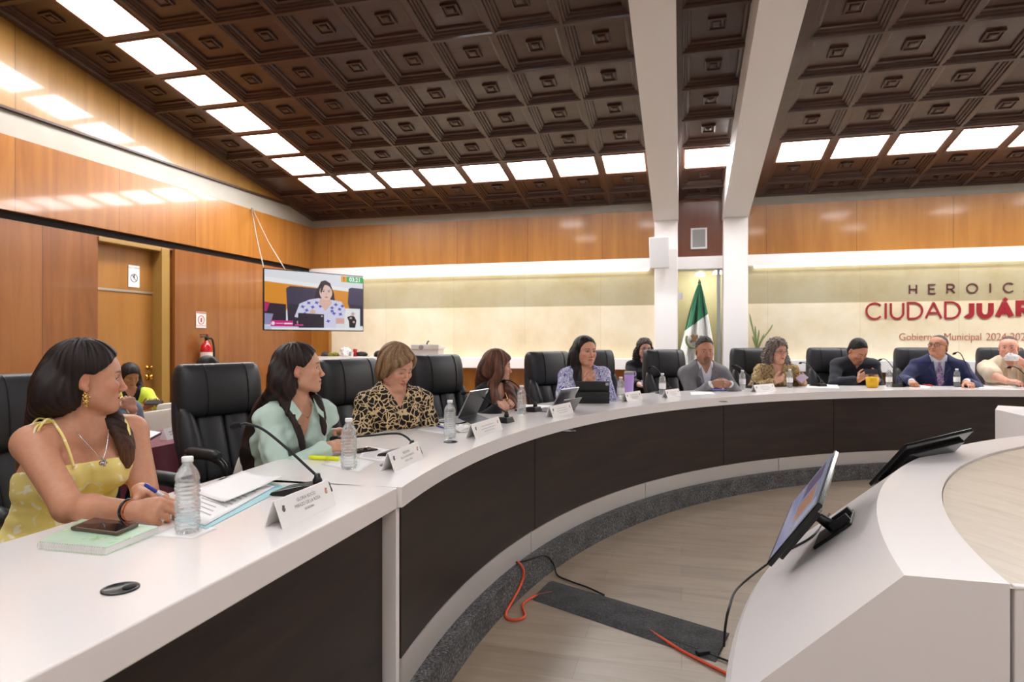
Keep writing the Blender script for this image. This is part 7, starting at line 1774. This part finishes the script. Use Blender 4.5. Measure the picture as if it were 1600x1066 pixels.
# 4 ---- woman in the black jacket, brown straight hair
hd = at_d(777, 573, 4.88)
p = Person('woman with straight brown hair in black jacket, hands clasped on the table', hip_behind(hd, -24, 0.26, 0.70), hd, 20, -26, sh_w=0.165, sex='f', neck=0.170, age=45, skin=(208, 156, 130), bust=0.6, pitch=3)
W_ = Wp(781, 636, 0.945); p.arm('r', W_, (-0.5, -0.5, -0.9), Wp(802, 631, 0.955) - W_, (-0.2, 0.8, -0.3), 'clasp')
W_ = Wp(792, 628, 0.95); p.arm('l', W_, (0.1, 0.8, -0.9), Wp(806, 630, 0.955) - W_, (0.1, -0.8, -0.4), 'clasp')
p.skin_mesh(0.012, 0.0034, 0.0036, dict(lip=(170, 88, 84), brow=(70, 46, 34)))
def cut(F): p.vneck(F, 0.30, 0.060, back=0.0); p.neckhole(F, 0.064, 0.02)
top_garment(p, 'jacket', BLKCLOTH, 0.016, 0.92, cut, (31, 0.004, 30), 0.007, 0.014)
top_garment(p, 'blouse', cloth('black_blouse', (34, 32, 34)), 0.007, 0.2, lambda F: p.neckhole(F, 0.068, 0.0), None, 0.010)
trousers(p, DKTROU)
T = p.T; F = Field(); cap(F, T, 0.014, low=-0.04, dome=0.006); F.ell(T((0, 0.070, 0.062)), V3((0.056, 0.030, 0.034)), T.M, 0.02); facecut(F, T, -0.014, 0.10)
for sg in (-1, 1): chain(F, [T((sg * 0.070, 0.0, 0.03)), T((sg * 0.080, 0.015, -0.05)), p.chest(sg * 0.085, 0.04, 0.02), p.chest(sg * 0.085, 0.10, -0.10), p.chest(sg * 0.07, 0.115, -0.20)], [0.038, 0.040, 0.046, 0.042, 0.022], p.srt, 0.6)
chain(F, [T((0.0, -0.080, 0.01)), T((0.0, -0.095, -0.07)), p.chest(0.02, -0.095, 0.0), p.chest(0.04, -0.12, -0.12), p.chest(0.04, -0.12, -0.20)], [0.075, 0.078, 0.085, 0.075, 0.04], p.srt, 0.5)
hair_mesh(p, F, ((72, 42, 30), (150, 100, 76)), 0.0048, 17, 0.0026, 240)
tube_part(p, 'necklace', [spline([p.chest(-0.045, 0.05, 0.0), p.chest(-0.03, 0.10, -0.10), p.chest(0, 0.12, -0.17), p.chest(0.03, 0.10, -0.10), p.chest(0.045, 0.05, 0.0)], 6)], 0.006, GOLD)

# 5 ---- woman in the blue and white blouse
hd = at_d(914, 549, 5.58)
p = Person('woman with long black hair speaking, in blue and white patterned blouse', hip_behind(hd, -50, 0.24, 0.71), hd, -50, -62, sh_w=0.158, sex='f', neck=0.172, age=38, skin=(222, 166, 138), bust=1.2, pitch=2, girth=1.12, head_sc=1.08, wide=1.03); p.mouth = 0.6
W_ = at_d(915, 603, 5.36); p.arm('r', W_, (-0.7, -0.1, -0.9), at_d(924, 590, 5.30) - W_, (0.3, 0.9, 0.2), 'relaxed')
W_ = Wp(944, 613, 0.945); p.arm('l', W_, (0.15, 0.6, -1.0), Wp(930, 616, 0.95) - W_, (0, 0, -1), 'relaxed')
p.skin_mesh(0.012, 0.0034, 0.004, dict(lip=(196, 110, 112), brow=(40, 26, 24), blush=0.4, makeup=0.9))
BLW = print_mat('blue_white_print', 'paisley', [(226, 226, 244), (62, 62, 150)], 24.0)
def cut(F): p.vneck(F, 0.18, 0.058, back=0.0); p.neckhole(F, 0.062, 0.03)
top_garment(p, 'blouse', BLW, 0.016, 0.40, cut, (41, 0.005, 30), 0.0065, 0.028, bulge=0.012)
collar(p, BLW, 0.066, 0.036, 1.2, 0.02, flare=0.024); trousers(p, cloth('navy_trousers', (36, 38, 60)))
T = p.T; F = Field(); cap(F, T, 0.013, low=-0.03); facecut(F, T, 0.016, 0.106)
chain(F, [T((0.072, -0.01, 0.02)), T((0.085, 0.0, -0.06)), p.chest(0.085, 0.03, 0.01), p.chest(0.10, 0.085, -0.08), p.chest(0.085, 0.11, -0.18)], [0.032, 0.036, 0.046, 0.040, 0.014], p.srt, 0.6)
chain(F, [T((-0.03, -0.075, 0.01)), T((-0.05, -0.08, -0.06)), p.chest(-0.05, -0.085, 0.0), p.chest(-0.05, -0.12, -0.15)], [0.055, 0.055, 0.058, 0.03], p.srt, 0.6)
chain(F, [T((0.03, -0.075, 0.01)), T((0.055, -0.07, -0.06)), p.chest(0.08, -0.06, 0.0), p.chest(0.11, -0.06, -0.10), p.chest(0.11, -0.06, -0.2)], [0.055, 0.058, 0.060, 0.05, 0.02], p.srt, 0.6)
hair_mesh(p, F, ((16, 12, 12), (46, 34, 32)), 0.005, 19, 0.002, 260)

# 6 ---- woman with glasses in black, seated by the wall
hd = at_d(1007, 545, 8.0)
p = Person('woman with glasses and curly dark hair in black, seated behind the table by the column', hip_behind(hd, -85, 0.10, 0.70), hd, -72, -84, sh_w=0.170, sex='f', neck=0.175, age=35, skin=(226, 178, 160), bust=0.6, pitch=4, head_sc=1.02)
W_ = at_d(1005, 603, 7.62); p.arm('r', W_, (-0.8, 0.2, -0.8), (0.75, -0.6, 0.0), (0, -0.2, 0.9), 'phone'); W_ = at_d(1024, 605, 7.6); p.arm('l', W_, (0.8, 0.2, -0.8), (-0.85, -0.4, 0.1), (0, -0.3, 0.9), 'phone')
p.skin_mesh(0.014, 0.005, 0.005, dict(lip=(190, 110, 104)))
top_garment(p, 'jumper', BLKCLOTH, 0.013, 0.72, lambda F: p.neckhole(F, 0.062, 0.05), (51, 0.004, 30), 0.008); trousers(p, BLKCLOTH); glasses(p, 1.0, 0.0018)
T = p.T; F = Field(); cap(F, T, 0.020, low=-0.03); facecut(F, T, 0.004, 0.112)
for sg in (-1, 1): chain(F, [T((sg * 0.075, -0.02, 0.0)), T((sg * 0.092, -0.02, -0.07)), p.chest(sg * 0.095, 0.0, 0.03), p.chest(sg * 0.09, 0.02, -0.04)], [0.034, 0.042, 0.044, 0.02], p.srt, 0.8)
hair_mesh(p, F, ((34, 22, 20), (78, 54, 46)), 0.006, 23, curl=0.006)
tip, th_ = p.hands['r']; c = (tip[1] + th_) / 2
t = thing('smartphone', 'phone held by the woman with glasses behind the table', 'phone', c); g = MB(); g.box((-0.075, -0.037, -0.005), (0.075, 0.037, 0.005), M=rotz(0.3) @ rotx(R(35))); g.build('case', mat('blue_phone_case', (60, 64, 110), rough=0.3), t)

# men and women of the far side
def suit(s, mt, shirtm, seed, tie=None, openc=True, vox=0.008, depth=0.32, width=0.075):
    def cut(F): s.vneck(F, depth, width, back=-0.01); s.neckhole(F, 0.070, 0.03)
    top_garment(s, 'jacket', mt, 0.024, 0.92, cut, (seed, 0.004, 24), vox, 0.018, k=0.055, bulge=0.006)
    def cut2(F): s.neckhole(F, 0.062, 0.055); (s.vneck(F, 0.07, 0.035, back=0.0) if openc else None)
    top_garment(s, 'dress_shirt', shirtm, 0.010, 0.97, cut2, None, vox, 0.007)
    collar(s, shirtm, 0.066, 0.034, 0.9 if openc else 0.35, 0.012, flare=0.014)
    g = MB()                                                        # lapels
    for sg in (-1, 1):
        pts = [(0.058, 0.072, 0.005), (0.098, 0.098, -0.055), (0.108, 0.118, -0.09), (0.075, 0.128, -0.115), (0.088, 0.132, -0.13), (0.014, 0.160, -0.315), (0.004, 0.160, -0.32), (0.040, 0.125, -0.15)]
        g.add([s.chest(sg * x, y + 0.006, z) - s.O for x, y, z in pts], [tuple(range(len(pts)))])
    o = g.build('lapel', mt, s.root); m_ = o.modifiers.new('thick', 'SOLIDIFY'); m_.thickness = 0.005
    if tie:
        g = MB(); P_ = [(0.0, 0.085, -0.012, 0.016), (0.0, 0.100, -0.045, 0.014), (0.0, 0.124, -0.10, 0.026), (0.0, 0.146, -0.20, 0.034), (0.0, 0.155, -0.34, 0.042)]
        rings = [[s.chest(x - w_, y, z) - s.O, s.chest(x, y + 0.012, z) - s.O, s.chest(x + w_, y, z) - s.O, s.chest(x, y - 0.01, z) - s.O] for x, y, z, w_ in P_]; g.loft(rings, 0, False); g.build('necktie', tie, s.root)
WSH = cloth('white_shirt', (232, 232, 236), 0.7)
# 7 grey suit
hd = at_d(1101, 548, 6.85)
p = Person('man with goatee in grey suit and open white shirt, hands folded', hip_behind(hd, -72, 0.16, 0.71), hd, -76, -74, sh_w=0.195, sex='m', neck=0.178, age=45, skin=(190, 138, 112), pitch=8, head_sc=1.14, sh_drop=0.03)
W_ = at_d(1112, 601, 6.52); p.arm('r', W_, (-0.6, 0.3, -0.9), at_d(1126, 600, 6.46) - W_, (0.2, 0.8, -0.2), 'clasp'); W_ = at_d(1141, 601, 6.52); p.arm('l', W_, (0.6, 0.4, -0.9), at_d(1126, 599, 6.47) - W_, (-0.2, 0.8, -0.2), 'clasp')
p.skin_mesh(0.014, 0.0042, 0.0046, dict(lip=(150, 92, 80), brow=(36, 26, 22), beard=0.75, beardc=(70, 50, 42), blush=0.1, makeup=0.0))
suit(p, cloth('grey_suiting', (120, 119, 122), 0.8), WSH, 61); trousers(p, cloth('grey_suiting', (120, 119, 122)))
short_hair(p, ((30, 22, 20), (74, 56, 48)), 0.0045, 0.020, 0.022, 3, spiky=0.004)
# 8 curly grey-haired woman
hd = at_d(1214, 549, 7.30)
p = Person('woman with curly grey brown hair and glasses in khaki patterned jacket', hip_behind(hd, -76, 0.16, 0.71), hd, -56, -82, sh_w=0.178, sex='f', neck=0.178, age=55, skin=(214, 162, 138), pitch=5, bust=0.8, head_sc=1.09, girth=1.08)
W_ = at_d(1210, 597, 7.14); p.arm('r', W_, (-0.9, -0.3, -0.7), at_d(1226, 590, 7.12) - W_, (0.4, 0.5, 0.4), 'relaxed'); W_ = at_d(1256, 598, 7.22); p.arm('l', W_, (0.3, 0.6, -0.9), at_d(1250, 593, 7.16) - W_, (-0.5, 0.3, 0.6), 'phone')
p.skin_mesh(0.014, 0.0045, 0.0046, dict(lip=(176, 96, 92), brow=(80, 62, 54)))
CAMO = print_mat('khaki_pattern', 'camo', [(150, 120, 76), (184, 164, 124), (116, 92, 58)], 16.0)
top_garment(p, 'jacket', CAMO, 0.018, 0.92, lambda F: (p.vneck(F, 0.16, 0.05, back=0.0), p.neckhole(F, 0.066, 0.03)), (71, 0.005, 28), 0.008, 0.018); collar(p, CAMO, 0.068, 0.034, 1.1, 0.02, flare=0.02); trousers(p, DKTROU); glasses(p, 1.0, 0.0016)
T = p.T; F = Field(); cap(F, T, 0.026, low=-0.04, dome=0.006); facecut(F, T, -0.004, 0.108)
for sg in (-1, 1): chain(F, [T((sg * 0.078, -0.02, 0.02)), T((sg * 0.098, -0.01, -0.06)), p.chest(sg * 0.10, 0.0, 0.04), p.chest(sg * 0.09, 0.02, -0.02)], [0.040, 0.050, 0.052, 0.026], p.srt, 0.8)
chain(F, [T((0, -0.09, 0)), T((0, -0.11, -0.08)), p.chest(0, -0.10, 0.0)], [0.08, 0.085, 0.06], p.srt, 0.6)
hair_mesh(p, F, ((86, 72, 66), (158, 142, 134)), 0.0055, 29, curl=0.007)
c = at_d(1253, 591, 7.13); t = thing('smartphone', 'phone held by the curly grey-haired woman', 'phone', c); g = MB(); g.box((-0.04, -0.005, -0.075), (0.04, 0.005, 0.075), M=rotz(0.5) @ rotx(R(-40)) @ roty(R(60))); g.build('case', mat('plum_phone_case', (120, 84, 110), rough=0.3), t)
# 9 man in black shirt looking at his phone
hd = at_d(1340, 549, 7.58)
p = Person('man in black long-sleeved shirt with round badge, bent over his phone', hip_behind(hd, -80, 0.34, 0.71), hd, -66, -82, sh_w=0.200, sex='m', neck=0.135, age=38, skin=(192, 136, 108), pitch=34, head_sc=1.14, neck_fwd=0.10, sh_drop=-0.01)
W_ = at_d(1341, 594, 7.36); p.arm('r', W_, (-0.9, -0.2, -0.7), at_d(1356, 583, 7.32) - W_, (0.6, 0.2, 0.4), 'phone'); W_ = at_d(1371, 594, 7.38); p.arm('l', W_, (0.35, 0.6, -0.9), at_d(1363, 584, 7.33) - W_, (-0.6, 0.2, 0.4), 'phone')
p.skin_mesh(0.014, 0.0045, 0.0046, dict(lip=(160, 96, 86), brow=(24, 18, 18), beard=0.25, blush=0.1, makeup=0.0, browt=1.3, lid=0.7))
BSH = cloth('black_blue_shirt', (36, 38, 46), 0.75)
top_garment(p, 'shirt', BSH, 0.016, 0.90, lambda F: (p.neckhole(F, 0.064, 0.05), p.vneck(F, 0.08, 0.03, back=0.0)), (81, 0.005, 26), 0.008, 0.016); collar(p, BSH, 0.070, 0.036, 0.5, 0.0, flare=0.014, lift=0.012); trousers(p, DKTROU)
g = MB(); g.lathe([(0.034, 0), (0.034, 0.006), (0.001, 0.008)], 20, M=np.stack([p.srt, p.up, p.fw], 1), P=p.chest(-0.075, 0.158, -0.135) - p.O); g.build('chest_badge', mat('badge_grey', (120, 116, 124), rough=0.5), p.root)
short_hair(p, ((14, 11, 11), (38, 30, 28)), 0.0045, 0.020, 0.014, 5, spiky=0.0015)
tip, th_ = p.hands['l']; c = at_d(1361, 581, 7.27); t = thing('smartphone', 'phone held up by the man in the black shirt', 'phone', c); g = MB(); g.box((-0.07, -0.004, -0.034), (0.07, 0.004, 0.034), M=rotz(0.1) @ rotx(R(-35))); g.build('case', BLACK, t)
# 10 navy suit
hd = at_d(1466, 541, 7.42)
p = Person('man with glasses in navy suit and plaid tie, head tilted back', hip_behind(hd, -98, 0.10, 0.72), hd, -134, -100, sh_w=0.215, sex='m', neck=0.172, age=45, skin=(198, 142, 112), pitch=-10, head_sc=1.08, girth=1.10, wide=1.06, sh_drop=0.03)
W_ = Wp(1424, 597, 0.955); p.arm('r', W_, (-0.8, 0.5, -0.6), (-0.05, -1, -0.1), (0.1, 0, -1), 'fist'); W_ = Wp(1510, 597, 0.96); p.arm('l', W_, (0.8, 0.5, -0.6), (0.05, -1, -0.15), (0, 0, -1), 'relaxed')
p.skin_mesh(0.014, 0.0045, 0.0046, dict(lip=(168, 104, 92), brow=(40, 30, 28), blush=0.15, makeup=0.0))
NAVY = cloth('navy_suiting', (40, 44, 80), 0.8)
suit(p, NAVY, cloth('pale_blue_shirt', (212, 216, 232), 0.7), 91, print_mat('plaid_silk', 'plaid', [(44, 50, 110), (200, 196, 214), (170, 70, 80)], 40.0), False); trousers(p, NAVY); glasses(p, 1.05, 0.0020)
short_hair(p, ((40, 30, 27), (90, 72, 62)), 0.005, 0.004, 0.020, 7, sides=0.003)
# 11 beige shirt, tissue at his mouth
hd = at_d(1576, 543, 7.45)
p = Person('balding man in beige short-sleeved shirt holding tissue to his mouth', hip_behind(hd, -95, 0.10, 0.72), hd, -116, -98, sh_w=0.210, sex='m', neck=0.172, age=45, skin=(226, 168, 146), pitch=4, head_sc=1.10, girth=1.12, wide=1.06, sh_drop=0.03)
W_ = Wp(1580, 600, 0.95); p.arm('r', W_, (-0.9, 0.4, -0.5), (0.95, -0.3, 0.0), (0, 0.2, -1), 'relaxed'); W_ = at_d(1600, 568, 7.18); p.arm('l', W_, (0.8, 0.1, -1), at_d(1586, 563, 7.16) - W_, (-0.2, 0.9, 0.1), 'grip')
p.skin_mesh(0.014, 0.0045, 0.0046, dict(lip=(180, 110, 100), brow=(90, 62, 48), beard=0.35, beardc=(120, 84, 62), blush=0.3, makeup=0.0))
BEI = cloth('beige_linen', (208, 190, 164), 0.8)
top_garment(p, 'shirt', BEI, 0.018, 0.42, lambda F: (p.neckhole(F, 0.064, 0.04), p.vneck(F, 0.10, 0.04, back=0.0)), (101, 0.005, 26), 0.008, 0.030, bulge=0.014); collar(p, BEI, 0.070, 0.036, 0.8, 0.01, flare=0.018); trousers(p, DKTROU)
g = MB()
for x in (-0.07, 0.07): g.add([p.chest(x + a, 0.150 + b_, z) - p.O for a, b_, z in ((-0.016, 0, -0.06), (0.016, 0, -0.06), (0.016, 0.02, -0.30), (-0.016, 0.02, -0.30))], [(0, 1, 2, 3)])
o = g.build('embroidered_panel', cloth('beige_embroidery', (186, 160, 132)), p.root); m_ = o.modifiers.new('thick', 'SOLIDIFY'); m_.thickness = 0.03
short_hair(p, ((74, 52, 42), (120, 90, 74)), 0.005, 0.001, 0.022, 9, sides=0.002)
c = at_d(1580, 560, 7.14); t = thing('tissue', 'white tissue held to the mouth of the man in beige', 'tissue', c); blob((0, 0, 0), 0.065, 0.02, 0.05, 9, 0.35).build('folded_tissue', PAPERW, t)

# ---- people along the side table behind
def bystander(label, u, v, d, face, body, back, skin, sex, shirt, hairc, seed, pitch=0, wr_=None, jacket=None, hipz=0.56, style='short', hsc=1.0):
    hd = at_d(u, v, d)
    q = Person(label, hip_behind(hd, body, back, hipz), hd, face, body, sh_w=0.19 if sex == 'm' else 0.17, sex=sex, neck=0.172, age=40, skin=skin, pitch=pitch, head_sc=hsc, sc=0.95)
    for sd, (W, po, d_, n_, ps) in wr_(q).items(): q.arm(sd, W, po, d_, n_, ps)
    q.skin_mesh(0.014, 0.005, 0.005)
    return q
def on_table(q):
    return {'r': (q.chest(0.10, 0.34, -0.34), q.srt - q.up, q.fw - q.srt * 0.3, (0, 0, -1), 'relaxed'), 'l': (q.chest(-0.10, 0.34, -0.34), -q.srt - q.up, q.fw + q.srt * 0.3, (0, 0, -1), 'relaxed')}
q = bystander('woman with dark hair in lime jacket, looking at her phone by the door', 203, 587, 6.55, -22, -30, 0.20, (180, 124, 98), 'f', None, None, 3, 26,
    lambda q: {'r': (at_d(229, 637, 6.30), (-0.4, -0.6, -1), at_d(240, 630, 6.22) - at_d(229, 637, 6.30), (0.2, 0.3, 0.9), 'phone'), 'l': (at_d(246, 632, 6.38), (0.3, 0.5, -1), at_d(238, 630, 6.22) - at_d(246, 632, 6.38), (0.2, 0.0, 0.9), 'phone')}, hipz=0.54)
p = q; LIME = cloth('lime_jacket', (208, 222, 70), 0.7)
top_garment(q, 'jacket', LIME, 0.020, 0.90, lambda F: (q.vneck(F, 0.40, 0.085, back=0.0), q.neckhole(F, 0.068, 0.02)), (5, 0.004, 28), 0.009, 0.016); top_garment(q, 'top', BLKCLOTH, 0.010, 0.2, lambda F: q.neckhole(F, 0.066, 0.01), None, 0.010); trousers(q, BLKCLOTH)
T = q.T; F = Field(); cap(F, T, 0.018, low=-0.04, dome=0.004); facecut(F, T, 0.0, 0.114)
for sg in (-1, 1): chain(F, [T((sg * 0.076, -0.02, 0.0)), T((sg * 0.09, -0.02, -0.07)), q.chest(sg * 0.10, 0.0, 0.0), q.chest(sg * 0.11, 0.05, -0.09)], [0.034, 0.042, 0.044, 0.02], q.srt, 0.8)
hair_mesh(q, F, ((22, 15, 15), (56, 40, 36)), 0.006, 31, wave=0.006)
c = at_d(240, 629, 6.2); t = thing('smartphone', 'phone held by the woman in the lime jacket', 'phone', c); g = MB(); g.box((-0.072, -0.036, -0.005), (0.072, 0.036, 0.005), M=rotz(0.4) @ rotx(R(25))); g.build('case', BLACK, t)
q = bystander('man in grey-blue shirt resting his chin on his hand behind the woman in yellow', 168, 602, 4.7, -8, -12, 0.12, (178, 124, 100), 'm', None, None, 5, 8,
    lambda q: {'r': (at_d(207, 641, 4.45), (0.9, 0.1, -1.2), at_d(199, 618, 4.47) - at_d(207, 641, 4.45), (-0.8, 0.6, 0.1), 'curl'), 'l': (q.chest(-0.08, 0.32, -0.32), (-0.2, 0.6, -1), (0.8, -0.5, 0), (0, 0, -1), 'relaxed')}, hipz=0.54, hsc=1.04)
GBL = cloth('grey_blue_shirt', (104, 112, 128), 0.75); top_garment(q, 'shirt', GBL, 0.016, 0.86, lambda F: q.neckhole(F, 0.064, 0.04), (7, 0.005, 26), 0.008, 0.018); trousers(q, DKTROU); short_hair(q, ((20, 16, 15), (50, 40, 36)), 0.006, 0.014, 0.006, 11)
S_, E_, W1, *_r = q.arms['r']; p = q; bangle(W1 - nrm(W1 - E_) * 0.012, nrm(W1 - E_), 0.032, 0.006, mat('steel_watch', (170, 160, 140), rough=0.3, metal=0.9), 'wristwatch')
q = bystander('man in white shirt behind the second chair, only his dark hair showing', 326, 580, 5.6, 5, 0, 0.12, (190, 140, 114), 'm', None, None, 7, 10, on_table, hsc=1.08)
top_garment(q, 'shirt', cloth('white_blue_shirt', (214, 218, 228), 0.75), 0.018, 0.9, lambda F: q.neckhole(F, 0.064, 0.04), (9, 0.004, 26), 0.009); trousers(q, DKTROU); short_hair(q, ((22, 17, 16), (60, 48, 42)), 0.006, 0.014, 0.006, 13)
q = bystander('seated man whose dark hair just tops the second chair', 372, 588, 6.6, -5, 0, 0.12, (184, 134, 108), 'm', None, None, 9, 8, on_table, hsc=1.12)
top_garment(q, 'shirt', cloth('dark_green_shirt', (70, 84, 80), 0.75), 0.018, 0.9, lambda F: q.neckhole(F, 0.064, 0.04), (10, 0.004, 26), 0.010); trousers(q, DKTROU); short_hair(q, ((16, 13, 13), (44, 36, 32)), 0.006, 0.014, 0.006, 15)
q = bystander('man in pale blue shirt half hidden behind the mint-shirted woman', 497, 588, 6.5, -20, -10, 0.10, (216, 170, 148), 'm', None, None, 10, 5, on_table, hsc=1.04)
top_garment(q, 'shirt', cloth('pale_blue_cotton', (190, 204, 224), 0.75), 0.018, 0.9, lambda F: q.neckhole(F, 0.064, 0.04), (12, 0.004, 26), 0.010); trousers(q, DKTROU); short_hair(q, ((60, 52, 48), (120, 110, 104)), 0.006, 0.010, 0.010, 17)
